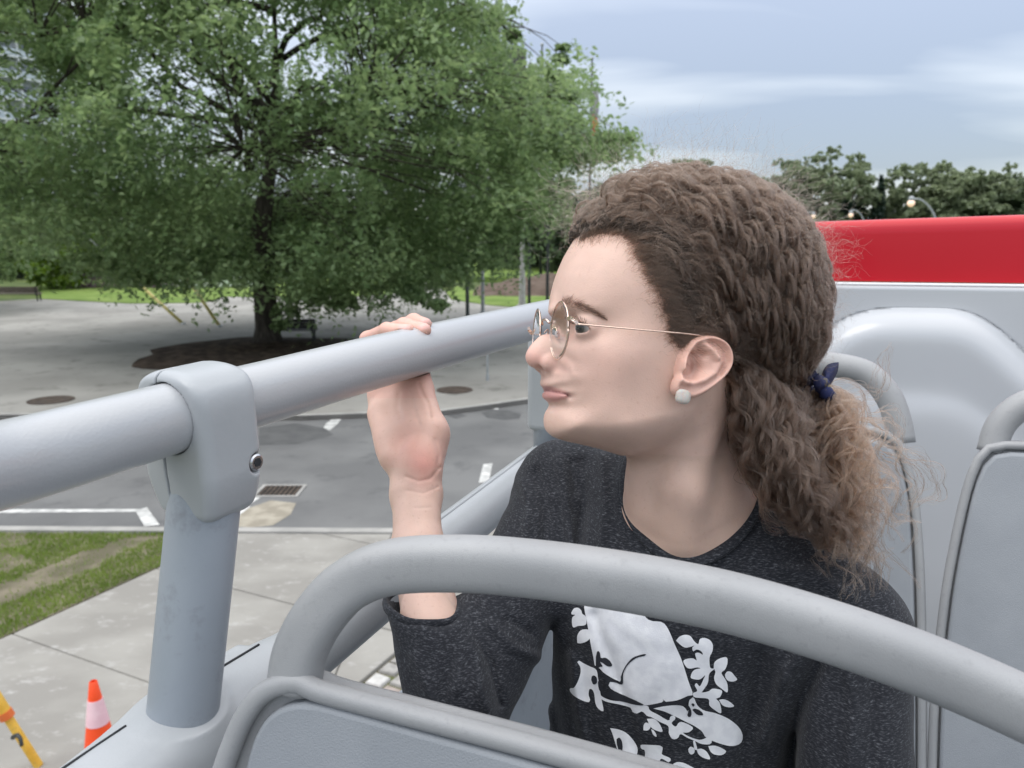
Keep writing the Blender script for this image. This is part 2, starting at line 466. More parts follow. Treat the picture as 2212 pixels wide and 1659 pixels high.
# near sidewalk: separate slabs with open joints, then the mossy cobble strip beside the bus
walk = flat('sidewalk', [tuple(bus(s, p, 0)[:2]) for s, p in ((-3, -7.75), (-3, -2.94), (11.2, -2.94), (7.0, -7.0), (5.9, -7.75))], 0.055, 0.0, m_mossy)
walk['kind'] = 'structure'
nr = [np.array((-7.06, 10.03)), np.array((-1.62, 9.95))]
nr2 = [np.array((-1.62, 9.95)), np.array((-0.2, 10.75))]
def road_clip(poly, half=1):
    d = nr[1] - nr[0]
    if half == 0: return clip(poly, nr[0] - np.array([0, 0.16]), np.array([d[1], -d[0]]))
    d = nr2[1] - nr2[0]; n_ = np.array([d[1], -d[0]]); n_ /= np.linalg.norm(n_)
    return clip(poly, nr2[0] + n_ * 0.16, n_) if len(poly) > 2 else poly
edges = [-1.05, 0.7, 2.45, 4.24, 5.97, 7.72, 9.5, 11.2]
for i in range(len(edges) - 1):
    a, b = edges[i] + 0.009, edges[i + 1] - 0.009
    full = [bus(a, -7.66, 0)[:2], bus(a, -3.985, 0)[:2], bus(b, -3.985, 0)[:2], bus(b, -7.66, 0)[:2]]
    for half in (0, 1):
        q = clip(full, np.array([-1.62 + (.006 if half else -.006), 0.0]), np.array([1.0 if half else -1.0, 0.0]))
        if len(q) > 2: q = road_clip(q, half)
        if len(q) > 2:
            o = flat('slab', q, 0.10 + 0.002 * (i % 3), 0.0, m_slab, kind=None, parent=walk)
            bevel(o, 0.006, 1)
# a second strip of smaller slabs along the cobbles further on
m_stone = [M('cobble_%s' % n, a, b, 14, 0.85, 0.004, 60, spec=0.3) for n, a, b in (
    ('grey', (0.25, 0.24, 0.225), (0.33, 0.32, 0.30)), ('rose', (0.27, 0.225, 0.20), (0.34, 0.29, 0.26)), ('pale', (0.42, 0.41, 0.39), (0.52, 0.51, 0.49)), ('buff', (0.30, 0.28, 0.235), (0.38, 0.35, 0.30)))]
rowsN = 0
for r_i in range(5):
    p0 = -3.955 + r_i * 0.205
    s_ = 3.6 + (r_i % 2) * 0.11
    while s_ < 11.4:
        ln = rng.uniform(0.17, 0.30)
        a = [(s_ + rng.uniform(0, .012), p0 + rng.uniform(0, .012)), (s_ + ln - 0.035, p0 + rng.uniform(0, .012)), (s_ + ln - 0.035 - rng.uniform(0, .015), p0 + 0.175), (s_ + rng.uniform(0, .02), p0 + 0.175 - rng.uniform(0, .012))]
        if True:
            q = road_clip([bus(x, y, 0)[:2] for x, y in a])
            if len(q) == 4:
                cc = sum(np.array(v) for v in q) / 4
                z1 = 0.085 + rng.uniform(0, 0.014)
                V = [(*v, 0.0) for v in q] + [(*v, z1 - 0.012) for v in q] + [(*(cc + (v - cc) * 0.84), z1) for v in q]
                Fc = [(k + 4 * l_, (k + 1) % 4 + 4 * l_, (k + 1) % 4 + 4 * l_ + 4, k + 4 * l_ + 4) for l_ in (0, 1) for k in range(4)] + [(8, 9, 10, 11)]
                rowsN += 1
                meshobj('cobble', V, Fc, m_stone[int(rng.choice(4, p=[.35, .3, .15, .2]))], walk, sharp=50)
        s_ += ln
# kerb between sidewalk and road
def strip(name, pts, wdt, z1, mat, side=1, parent=None):
    P = np.array(pts, float); t_ = np.gradient(P, axis=0); t_ /= np.linalg.norm(t_, axis=1)[:, None]
    n_ = np.c_[-t_[:, 1], t_[:, 0]] * side
    return flat(name, [tuple(q) for q in P] + [tuple(q) for q in (P + n_ * wdt)][::-1], z1, 0.0, mat, parent=parent)
strip('kerb_near', near[1:] , 0.15, 0.128, m_kerb, -1)
strip('kerb_by_the_bus', [tuple(bus(s, -2.94, 0)[:2]) for s in (-6, 11.0)], 0.15, 0.125, m_kerb, -1)
# grass verge with a trodden bare strip
flat('verge', [bus(-8, -7.70, 0)[:2], bus(7.15, -7.70, 0)[:2], (-6.0, 9.86), (-30, 10.15), (-30, -8)], 0.09, 0.0, m_soil)
def blades(name, pts, hgt, wd, mat, lab=None):
    n = len(pts); a = rng.uniform(0, 2 * math.pi, n); h = hgt * rng.uniform(0.5, 1.3, n)
    lean = rng.normal(0, 0.35, (n, 2)) * h[:, None]
    dx_ = np.c_[np.cos(a), np.sin(a)] * wd * 0.5
    V = np.zeros((n, 3, 3)); V[:, 0, :2] = pts[:, :2] - dx_; V[:, 1, :2] = pts[:, :2] + dx_; V[:, 2, :2] = pts[:, :2] + lean
    V[:, :, 2] = pts[:, 2:3]; V[:, 2, 2] += h
    o = meshobj(name, V.reshape(-1, 3), np.arange(3 * n).reshape(n, 3), mat, smooth=False, kind='stuff')
    return tag(o, lab, None)
m_blade = leafmat('grass_blade', (0.10, 0.17, 0.025), (0.24, 0.32, 0.075), 0.3, 2.5)
ps = []
from mathutils import noise as mnoise
while len(ps) < 52000:
    p_ = -7.70 - rng.uniform(0, 5.5); s_ = rng.uniform(2.2, 8.6)
    q = bus(s_, p_, 0.088)
    if q[1] > 9.85 or q[0] < -9.5: continue
    e_ = -7.70 - p_
    nz = mnoise.noise(Vector((q[0] * 1.3, q[1] * 1.3, 0))) + 0.4 * mnoise.noise(Vector((q[0] * 5, q[1] * 5, 3)))
    band = min(1.0, abs(e_ - 0.95) / 0.42) if e_ < 2.0 else 1.0
    back = min(1.0, max(0, (9.9 - q[1])) / 0.3)
    pr = 1.0 if e_ < 0.09 else (0.06 if band < 0.62 + 0.5 * nz and q[1] < 9.75 else 0.95)
    if e_ > 1.5: pr = 1.0 if nz > -0.38 else 0.25
    if rng.random() < pr: ps.append(q)
blades('verge_grass', np.array(ps), 0.045, 0.012, m_blade, 'short patchy green grass on the verge behind the handrail post')

# road markings, patches, covers, drain
def mark(name, pts, z, mat, **k):
    return flat(name, G2(*pts, z=0.0), z, None, mat, **k)
mark('road_line', [(-60, 1110), (-60, 1102), (150, 1101), (318, 1101), (318, 1107), (150, 1108)], 0.011, m_paint)
mark('road_line', [(292, 1104), (318, 1098), (345, 1136), (312, 1139)], 0.015, m_paint)
mark('road_line', [(494, 1126), (500, 1115), (534, 1090), (541, 1096), (520, 1112), (505, 1124)], 0.011, m_paint)
mark('road_line', [(536, 1084), (566, 1054), (594, 1048), (590, 1058), (560, 1078), (540, 1090)], 0.011, m_paint)
mark('road_line', [(699, 925), (704, 916), (722, 903), (741, 902), (728, 918), (712, 931)], 0.011, m_paint)
mark('road_line', [(1034, 1044), (1044, 1004), (1064, 1002), (1056, 1042)], 0.011, m_paint)
mark('road_line', [(1058, 884), (1062, 875), (1078, 875), (1076, 886)], 0.011, m_paint)
mark('tar_patch', [(1040, 893), (1060, 886), (1100, 888), (1126, 896), (1122, 905), (1090, 908), (1052, 903)], 0.010, m_patch)
mark('tar_patch', [(560, 925), (640, 915), (700, 925), (720, 940), (640, 960), (560, 962)], 0.010, m_patch)
mark('sand_patch', [(494, 1136), (502, 1112), (540, 1098), (585, 1082), (640, 1088), (628, 1112), (590, 1136), (540, 1141)], 0.010, m_sand)
mark('puddle_stain', [(960, 897), (990, 893), (1010, 899), (985, 905)], 0.010, m_patch)
def manhole(vx, vy, r_, lab):
    c = on_z(vx, vy, 0.12); c[2] = 0.126 if c[1] > 17 else 0.012
    t = thing('manhole_cover', lab, 'manhole cover', c)
    V, Fc = lathe([(r_ * 1.12, 0.0), (r_ * 1.12, 0.012), (r_ * 1.02, 0.014), (r_ * 1.0, 0.006)], 28, c); meshobj('frame', V, Fc, m_iron, t, sharp=30)
    V, Fc = lathe([(r_ * 0.99, 0.0), (r_ * 0.98, 0.01), (r_ * 0.7, 0.01), (r_ * 0.68, 0.006), (r_ * 0.35, 0.006), (r_ * 0.33, 0.01), (0.001, 0.01)], 28, c)
    meshobj('lid', V, Fc, m_iron, t, sharp=30)
manhole(110, 865, 0.46, 'rusty brown round manhole cover set in the pale plaza behind the handrail')
manhole(982, 843, 0.42, 'dark square-looking worn manhole cover in the plaza right of the hand')
manhole(8, 905, 0.38, 'dark manhole cover at the road edge by the left border of the photo')
dc = on_z(605, 1062, 0.0); dc[2] = 0.008
t = thing('storm_drain', 'rusty slotted storm drain in the asphalt beside washed-up sand', 'storm drain', dc)
meshobj('frame', *join([box(dc + [0, y, 0.008], 0.72, 0.05, 0.016) for y in (-0.27, 0.27)] + [box(dc + [x, 0, 0.008], 0.05, 0.49, 0.016) for x in (-0.335, 0.335)]), m_kerb, t, smooth=False)
meshobj('well_shade', *box(dc + [0, 0, 0.002], 0.62, 0.49, 0.004), M('drain_dark', (0.01, 0.01, 0.01)), t, smooth=False)  # flat near-black plate, shade below the bars put into its colour
for k in range(8):
    meshobj('bar', *box(dc + [-0.27 + k * 0.077, 0, 0.009], 0.036, 0.488, 0.010), m_iron, t, smooth=False)

# ------------------------------------------------------------ trees and shrubs
m_bark = M('bark', (0.040, 0.034, 0.028), (0.085, 0.073, 0.06), 3.0, 0.9, 0.03, 9.0, spec=0.2, stretch=(3, 3, 0.6))
m_leaf = leafmat('tree_leaves', (0.125, 0.205, 0.090), (0.265, 0.35, 0.175), 0.52, 0.35)
m_leafy = leafmat('yellow_green_leaves', (0.07, 0.14, 0.02), (0.16, 0.25, 0.04), 0.38, 0.5)
m_leafd = leafmat('dark_leaves', (0.08, 0.115, 0.07), (0.145, 0.185, 0.105), 0.35, 0.3)
m_leafm = leafmat('mid_leaves', (0.16, 0.205, 0.125), (0.25, 0.295, 0.18), 0.42, 0.2)  # paler and greyer: distance haze of the far trees put into the colour
m_need = leafmat('spruce_needles', (0.020, 0.042, 0.028), (0.040, 0.066, 0.045), 0.12, 0.3)
def leafquads(P, size, droop=0.5, wid=0.5):
    n = len(P)
    nrm = rng.normal(0, 1, (n, 3)); nrm[:, 2] = np.abs(nrm[:, 2]) + 0.5
    nrm /= np.linalg.norm(nrm, axis=1)[:, None]
    a = rng.normal(0, 1, (n, 3)); a[:, 2] -= droop; a -= (a * nrm).sum(1)[:, None] * nrm; a /= np.linalg.norm(a, axis=1)[:, None]
    b = np.cross(nrm, a)
    s = size * rng.uniform(0.6, 1.35, n)[:, None]
    V = np.stack([P - a * s * 0.5, P + b * s * wid * 0.5 - a * s * 0.05, P + a * s * 0.5, P - b * s * wid * 0.5 - a * s * 0.05], 1)
    return V.reshape(-1, 3), np.arange(4 * n, dtype=np.int32).reshape(n, 4)
def to_v(P):
    q = np.asarray(P) - CAM; d = q @ FWD
    return 1106 + (q @ RGT) / d * FPX, 829.5 - (q @ UPV) / d * FPX
def clump_pts(cc, cr, per, flatn=0.5):
    """sprays inside a clump: each spray is a short drooping line of leaflets"""
    n = len(cc); ns = max(3, per // 12)
    out_ = []
    d = rng.normal(0, 1, (n, ns, 3)); d[:, :, 2] *= flatn
    d /= (np.linalg.norm(d, axis=2)[:, :, None] + 1e-6) / rng.uniform(0.15, 1.0, (n, ns, 1)) ** 0.5
    d[:, :, 2] *= flatn + 0.15
    st = cc[:, None, :] + d * cr[:, None, None]
    dr_ = d + rng.normal(0, 0.35, d.shape); dr_[:, :, 2] -= 0.25; dr_ /= np.linalg.norm(dr_, axis=2)[:, :, None]
    k = 12
    tt = np.linspace(-0.5, 0.5, k)
    ln = 0.42 * cr[:, None, None, None]
    P = st[:, :, None, :] + dr_[:, :, None, :] * tt[None, None, :, None] * ln
    P[..., 2] -= (tt[None, None, :] + 0.5) ** 2 * 0.25 * cr[:, None, None]
    P = P + rng.normal(0, 0.05, P.shape) * cr[:, None, None, None]
    return P.reshape(-1, 3)
def limb_path(a, b, n=7, sag=0.12):
    a, b = np.asarray(a, float), np.asarray(b, float); t_ = np.linspace(0, 1, n)[:, None]
    P = a + (b - a) * t_; ln = np.linalg.norm(b - a)
    P[:, 2] += (np.sin(t_[:, 0] * math.pi) * sag * ln)
    P[1:-1] += rng.normal(0, 0.025 * ln, (n - 2, 3))
    return P
def make_tree(name, label, base, H, crown_c, crown_r, ncl, per, leaf, mat, trunk_r, group=None, extra=None, keep=None, nlimb=8, cl_scale=1.0, detail=True, dtop=None, shell=0.45):
    base = np.array(base, float); t = thing(name, label, 'tree', base, group)
    cc = []
    while len(cc) < ncl:
        d = rng.normal(0, 1, 3); d /= np.linalg.norm(d); d *= rng.uniform(0.08, 1) ** shell
        p = np.array(crown_c) + d * np.array(crown_r)
        if keep is not None and not keep(p): continue
        cc.append(p)
    cc = np.array(cc); cr = np.mean(crown_r) * rng.uniform(0.10, 0.19, len(cc)) * cl_scale
    if extra is not None:
        cc = np.vstack([cc, [q[0] for q in extra]]); cr = np.r_[cr, [q[1] for q in extra]]
    P = clump_pts(cc, cr, per)
    V, Fc = leafquads(P, leaf)
    cw = meshobj('crown', V, Fc, mat, t, smooth=False)
    cw['kind'] = 'stuff'
    top = base + [0, 0, 0] if dtop is None else dtop
    fork = base + np.array([0, 0, max(1.2, (crown_c[2] - crown_r[2] * 0.62) - base[2])])
    apex = np.array(crown_c) + [0, 0, crown_r[2] * 0.55]
    tp = np.array([base - [0, 0, .1], base + (0, 0, 0.25), base * 0.5 + fork * 0.5, fork, fork * 0.6 + apex * 0.4 + [trunk_r, 0, 0], apex])
    tr_ = np.array([1.55, 1.12, 0.98, 0.88, 0.34, 0.08]) * trunk_r
    Pc = catmull(np.c_[tp, tr_], 18)
    V, Fc = tube(Pc[:, :3], Pc[:, 3], 14, up=np.array([0, 1.0, 0]))
    V = V + rng.normal(0, trunk_r * 0.02, V.shape)
    meshobj('trunk', V, Fc, m_bark, t)
    if not detail: return t
    far_i = np.argsort(-np.linalg.norm(cc - fork, axis=1))
    sel = far_i[:: max(1, len(far_i) // nlimb)][:nlimb]
    lims = []
    for i in sel:
        h = rng.uniform(0.0, 0.75); st = Pc[int(9 + h * 7), :3]
        pth = limb_path(st, cc[i], 9, 0.10)
        lims.append(pth)
        meshobj('limb', *tube(pth, np.linspace(trunk_r * 0.30, trunk_r * 0.05, 9), 8), m_bark, t)
    allp = np.vstack(lims + [Pc[9:, :3]])
    tw = []
    for q in cc:
        dd = np.linalg.norm(allp - q, axis=1) + 2.5 * np.maximum(0, allp[:, 2] - q[2])
        tw.append(tube(limb_path(allp[int(np.argmin(dd))], q, 5, 0.08), np.linspace(trunk_r * 0.08, trunk_r * 0.02, 5), 4, cap=False))
    o = meshobj('twigs', *join(tw), m_bark, t); o['kind'] = 'stuff'
    return t

# the big tree over the plaza: the crown's right edge steps down towards the flagpoles
edge_y = [-400, 0, 60, 110, 160, 230, 290, 330, 420, 520, 600, 640, 700]
edge_x = [850, 1030, 1060, 1175, 1215, 1270, 1330, 1290, 1215, 1165, 1080, 930, 800]
gaps = [(1281, 215, 24), (1281, 280, 22), (40, 165, 92), (30, 100, 60), (400, 170, 50), (430, 225, 45), (470, 205, 30), (585, 75, 38), (640, 130, 35), (700, 60, 26), (395, 260, 16), (300, 130, 14), (680, 160, 20), (620, 20, 20), (345, 40, 16)]
def keep_big(p):
    x, y = to_v(p)
    if p[1] > 46: return False
    if x > np.interp(y, edge_y, edge_x) - 25 + 35 * math.sin(y * 0.045): return False
    if y > 600 - 0.00 * x + 20 * math.sin(x * 0.02) and not (560 < x < 900): return False
    if y > 640: return False
    for gx, gy, gr__ in gaps:
        if (x - gx) ** 2 + (y - gy) ** 2 < (gr__ * 1.15) ** 2: return False
    return True
ext = [(at(x, y, d), r_) for x, y, d, r_ in (
    (620, 672, 27.2, .55), (605, 700, 27.4, .32), (650, 640, 26.8, .8), (700, 640, 26.0, .8), (745, 655, 25.5, .5), (735, 625, 25.5, .8), (790, 600, 25, .9),
    (880, 620, 23.5, .45), (905, 640, 23.2, .35), (945, 655, 23.0, .3), (870, 590, 23.8, .7), (920, 585, 23.5, .8), (980, 580, 24, .7), (1030, 560, 24, .8),
    (1100, 500, 25, .8), (1140, 440, 26, .9), (1200, 400, 26, .8), (1235, 340, 26, .7), (1290, 300, 26, .45), (1330, 296, 26, .35), (1358, 297, 26, .2), (1310, 335, 26, .5),
    (1215, 100, 27, .25), (1212, 125, 27, .3), (1200, 160, 27, .35), (1235, 205, 27, .25), (1205, 205, 27, .4), (1240, 262, 26.5, .35), (1060, 40, 26, .45), (1030, 20, 26, .6), (1110, 75, 27, .28),
    (300, 590, 25, .7), (320, 600, 25, .4), (200, 560, 25, .8), (420, 560, 25, .8), (1170, 300, 26, .9), (1100, 330, 26, 1.0), (1010, 470, 25, 1.0), (550, 590, 25, .8), (500, 560, 25, .9))]
make_tree('honey_locust', 'huge spreading tree with feathery green crown rising from the mulch bed on the plaza', TB, 17, (TB[0] + 0.8, TB[1] + 0.5, 9.6), (14.0, 10.5, 8.6), 800, 400, 0.20, m_leaf, 0.40, extra=ext, keep=keep_big, nlimb=12, cl_scale=0.95, shell=0.31)

def simple_tree(name, lab, vx, vtop, dist, wpx, mat, ncl=60, per=70, leaf=0.6, group=None, low=0.12, tr_=0.3, detail=False):
    top = at(vx, vtop, dist); base = np.array([top[0], top[1], 0.0]); H = top[2]
    rx = wpx / 2 / FPX * dist
    make_tree(name, lab, base, H, (base[0], base[1], H * (0.5 + low / 2)), (rx, rx, H * (0.5 - low / 2) * 0.95), ncl, per, leaf, mat, tr_, group=group, cl_scale=1.0, detail=detail)
simple_tree('young_tree', 'bright yellow-green young tree at the left border below the apartment tower', 95, 432, 57, 300, m_leafy, 110, 220, 0.32, tr_=0.15, detail=True, low=0.0)
simple_tree('park_tree', 'tree with dark trunk at the far left edge of the photo, below the apartment tower', -130, 330, 40, 460, m_leaf, 80, 240, 0.3, tr_=0.3, detail=True)
labs = ['leftmost dark tree of the wood behind the flower bed', 'dark tree right above the purple flower bed', 'dark tree behind the white flower patch', 'dark tree just left of the big trunk', 'dark tree right of the big trunk, over the distant lawn',
        'dark tree left of where the path leaves the plaza', 'dark tree right of the path and the distant vehicle', 'dark tree behind the pale concrete lamp post', 'dark tree behind the black poles next to the forehead', 'dark tree directly behind the head, right of the black poles']
for i, (x, y, d, wd) in enumerate([(-40, 430, 74, 260), (120, 440, 78, 240), (270, 420, 80, 260), (430, 410, 84, 260), (590, 420, 86, 260), (740, 400, 110, 240), (1010, 420, 115, 200), (1130, 395, 88, 200), (1230, 380, 80, 210), (1360, 375, 84, 220)]):
    simple_tree('wood_tree', labs[i] + ' in the park', x, y, d, wd * 1.25, m_leafd, 110, 130, 0.8, group='dark trees of the wood beyond the plaza', low=0.0)
rt = [('leafy_tree', 'rounded tree whose top shows just above the curly hair', 1500, 343, 92, 110, m_leafm, None), ('leafy_tree', 'low rounded tree showing above the back of the curly hair', 1600, 378, 92, 130, m_leafm, None),
      ('leafy_tree', 'small pale green tree between the hair and the tallest tree on the right', 1695, 380, 95, 90, m_leafm, None),
      ('leafy_tree', 'tallest pointed green tree on the right, left of the spruces', 1772, 318, 95, 165, m_leafm, None),
      ('spruce', 'left one of the dark spruces above the red panel', 1838, 378, 92, 60, m_need, 'spruces'), ('spruce', 'tall dark spruce in the middle of the spruces above the red panel', 1866, 366, 96, 60, m_need, 'spruces'),
      ('spruce', 'right one of the dark spruces, next to the lit street lamp globe', 1905, 376, 92, 66, m_need, 'spruces'),
      ('leafy_tree', 'broad green tree above the lit street lamp on the right', 2005, 345, 95, 140, m_leafm, None), ('leafy_tree', 'rounded green tree just right of the curved lamp arm', 2085, 362, 90, 130, m_leafm, None),
      ('leafy_tree', 'broad green tree second from the right border', 2155, 356, 92, 150, m_leafm, None), ('leafy_tree', 'darker green tree cut by the right border of the photo', 2235, 382, 88, 130, m_leafd, None)]
for nm, lab, x, y, d, wd, mt, grp in rt:
    if nm == 'spruce':
        top = at(x, y, d); base = np.array([top[0], top[1], 0]); H = top[2]; t = thing('spruce', lab, 'tree', base, 'dark spruces above the red panel')
        P = []
        for k in range(3400):
            u_ = rng.uniform(0, 1) ** 0.6; z_ = H * (1 - 0.93 * u_); rr = (0.15 + wd / 2 / FPX * d * 1.15 * u_) * (0.55 + 0.45 * ((u_ * 13) % 1.0)) * rng.uniform(0.1, 1) ** 0.4; a = rng.uniform(0, 6.283)
            P.append((base[0] + rr * math.cos(a), base[1] + rr * math.sin(a), z_ - rr * 0.25))
        V, Fc = leafquads(np.array(P), 0.6, 0.8, 0.4); o = meshobj('crown', V, Fc, mt, t, smooth=False); o['kind'] = 'stuff'
        meshobj('trunk', *tube(np.array([base, base + [0, 0, H * .97]]), np.array([0.25, 0.03]), 8, up=np.array([0, 1., 0])), m_bark, t)
    else:
        simple_tree(nm, lab, x, y - 8, d, wd * 1.6, mt, 260, 130, 0.6, group='trees beyond the red panel', low=0.0)
# low scrub that closes the wood's foot
def bush(name, lab, c, r3, n, leaf, mat, cat='shrub', group=None):
    c = np.array(c, float); t = thing(name, lab, cat, c, group)
    d = rng.normal(0, 1, (n, 3)); d /= np.linalg.norm(d, axis=1)[:, None]; d *= rng.uniform(0.3, 1, (n, 1)) ** 0.5; d[:, 2] = np.abs(d[:, 2])
    V, Fc = leafquads(c + d * np.array(r3), leaf); o = meshobj('foliage', V, Fc, mat, t, smooth=False); o['kind'] = 'stuff'
    meshobj('stem', *tube(np.array([c, c + [0, 0, r3[2] * .8]]), np.array([0.05, 0.02]), 6, up=np.array([0, 1., 0])), m_bark, t)
    return t
hl = ['at the left end', 'second from the left', 'behind the purple flowers', 'behind the bushy end of the purple flowers', 'behind the white flowers', 'at the right end of the white flowers', 'left of the big trunk', 'right of the big trunk', 'behind the hi-vis figure on the left', 'left of the black poles', 'behind the black poles']
for i, x in enumerate([-30, 60, 150, 240, 330, 420, 510, 640, 830, 1120, 1230]):
    c = on_z(x, 598 if x < 700 else 585, 0)
    bush('hedge_shrub', 'dense dark hedge shrub ' + hl[i], c, (3.2, 2.5, 4.2 if x > 700 else 3.4), 2600, 0.5, m_leafd, group='dark hedge shrubs at the foot of the wood')
m_purp = leafmat('purple_blossom', (0.13, 0.08, 0.12), (0.26, 0.17, 0.22), 0.2, 1.0)
m_whit = leafmat('white_blossom', (0.26, 0.36, 0.24), (0.55, 0.60, 0.50), 0.2, 1.0)
fl = [('left end beside the bench', 175, m_purp), ('with pinkish tips', 215, m_purp), ('left of the green clipped shrub', 255, m_leafm), ('rounded and green', 290, m_leafm), ('purple and low', 325, m_purp), ('small and dark purple next to the white flowers', 350, m_purp)]
for i, (lb, x, mt) in enumerate(fl):
    bush('flower_shrub', 'flower bed shrub ' + lb, on_z(x, 622, 0.1), (1.3, 1.0, 1.25), 900, 0.16, mt, 'flowering plant', 'shrubs in the flower bed')
wp = []
for k in range(9000):
    x = rng.uniform(345, 555); y = rng.uniform(602, 621); q = on_z(x, y, 0.15); q[2] += rng.uniform(0, 0.45) * (0.6 + 0.4 * math.sin(x * 0.1)); wp.append(q)
V, Fc = leafquads(np.array(wp), 0.20); o = meshobj('white_flower_groundcover', V, Fc, m_whit, smooth=False, kind='stuff'); tag(o, 'pale white flowering ground cover beyond the lawn left of the big trunk')

# ------------------------------------------------------------ benches, poles, guards
m_bench = M('bench_slats', (0.022, 0.022, 0.024), (0.04, 0.038, 0.036), 6, 0.6)
m_bwood = M('brown_bench_slats', (0.11, 0.085, 0.07), (0.16, 0.13, 0.11), 6, 0.7)
m_black = M('black_metal', (0.018, 0.022, 0.022), (0.03, 0.035, 0.034), 3, 0.5)
def bench(name, lab, c, ang, L_, mt, backs=True):
    c = np.array(c, float); ca, sa = math.cos(ang), math.sin(ang); ax = np.array([[ca, sa, 0], [-sa, ca, 0], [0, 0, 1.0]])
    t = thing(name, lab, 'bench', c)
    def W(x, y, z): return c + ax[0] * x + ax[1] * y + ax[2] * z
    for k in range(4): meshobj('seat_slat', *box(W(0, -0.2 + k * 0.12, 0.45), L_, 0.10, 0.04, ax), mt, t, smooth=False)
    if backs:
        for k in range(3): meshobj('back_slat', *box(W(0, 0.27 + 0.03 * k, 0.58 + k * 0.125), L_, 0.035, 0.115, ax), mt, t, smooth=False)
    for s in (-1, 1):
        x = s * (L_ / 2 - 0.12)
        meshobj('leg', *join([box(W(x, -0.17, 0.22), 0.06, 0.06, 0.42, ax), box(W(x, 0.22, 0.22), 0.06, 0.06, 0.42, ax), box(W(x, 0.02, 0.41), 0.055, 0.44, 0.05, ax)] + ([box(W(x, 0.33, 0.62), 0.06, 0.05, 0.55, ax)] if backs else [])), m_black, t, smooth=False)
bc = on_z(628, 738, 0.12)
bench('park_bench', 'black slatted bench with backrest standing right behind the big trunk', bc, R(4) + math.pi, 2.0, m_bench)
bl_ = on_z(25, 650, 0.12)
bench('park_bench', 'brown slatted bench on the plaza edge at the left border', bl_, R(3) + math.pi, 3.6, m_bwood)

def pole(name, lab, cat, vx, vy, H, r0, r1, mat, group=None, extra=None, k=10):
    b_ = on_z(vx, vy, 0.12)
    t = thing(name, lab, cat, b_, group)
    meshobj('shaft', *tube(np.array([b_ - [0, 0, .1], b_ + [0, 0, H]]), np.array([r0, r1]), k, up=np.array([0, 1., 0])), mat, t, sharp=40)
    meshobj('base_collar', *lathe([(r0 * 1.6, 0), (r0 * 1.6, .12), (r0 * 1.1, .2)], k, b_), mat, t, sharp=40)
    return t, b_
m_cpole = M('concrete_pole', (0.36, 0.36, 0.34), (0.44, 0.44, 0.42), 5, 0.8, 0.003, 30)
m_galv = M('galvanised_steel', (0.28, 0.30, 0.31), (0.36, 0.38, 0.39), 5, 0.45, metal=0.3)
m_lamp, lt, lb = newmat('lamp_globe'); lb.inputs['Base Color'].default_value = (0.8, 0.7, 0.6, 1); lb.inputs['Emission Color'].default_value = (1.0, 0.62, 0.38, 1); lb.inputs['Emission Strength'].default_value = 0.75; lb.inputs['Roughness'].default_value = 0.3
m_globe = M('white_globe', (0.75, 0.74, 0.70), None, 1, 0.3)
t, b_ = pole('globe_lamp', 'pale concrete lamp post with a small round globe, left of the black poles', 'street lamp', 1128, 665, 4.05, 0.21, 0.10, m_cpole)
V, Fc = lathe([(0.001, 4.0), (0.12, 4.03), (0.20, 4.15), (0.22, 4.3), (0.17, 4.45), (0.001, 4.52)], 14, b_); meshobj('globe', V, Fc, m_globe, t)
m_dkg = M('dark_green_metal', (0.018, 0.03, 0.028), (0.03, 0.042, 0.04), 3, 0.5)
pole('flag_mast', 'thin black mast standing close beside the pale concrete lamp post', 'pole', 1143, 663, 13.0, 0.09, 0.06, m_black, 'black masts on the right lawn')
pole('flag_mast', 'thin black mast between the concrete lamp post and the forehead', 'pole', 1182, 668, 12.0, 0.09, 0.05, m_black, 'black masts on the right lawn')
pole('sign_post', 'dark green square post at the plaza edge under the tree', 'post', 1010, 690, 3.2, 0.09, 0.09, m_dkg, k=4)
t, b_ = pole('sign_post', 'grey steel post with the back of a sign, right of the dark green post', 'sign', 1043, 680, 3.1, 0.10, 0.08, m_galv)
meshobj('sign_plate', *box(b_ + [0.12, 0.12, 2.75], 0.75, 0.03, 0.62), m_galv, t, smooth=False)
pole('thin_post', 'slim grey steel post standing on the plaza below the handrail', 'post', 1053, 822, 1.35, 0.028, 0.028, m_galv)
# yellow guards on the guy wires
m_yel = M('yellow_guard', (0.42, 0.36, 0.10), (0.52, 0.45, 0.15), 6, 0.5)
for (x0, y0, x1, y1, lab, vg) in ((396, 700, 308, 620, 'left yellow guard tube on a guy wire leaning over the plaza', 1), (475, 706, 403, 598, 'right, longer yellow guard tube on a guy wire leaning over the plaza', 0)):
    a = on_z(x0, y0, 0.12); dd = 35.2 if vg else 34.3
    b_ = at(x1, y1, dd + 1.0); t = thing('guy_wire', lab, 'guy wire', a, 'yellow guy wire guards')
    meshobj('guard', *tube(np.array([a, b_]), np.array([0.075, 0.075]), 10), m_yel, t)
    meshobj('anchor', *lathe([(0.12, -0.02), (0.12, 0.05), (0.03, 0.09)], 10, a), m_galv, t)
    meshobj('wire', *tube(np.array([b_, b_ + (b_ - a) * 4.6]), np.array([0.012, 0.012]), 6), m_galv, t)
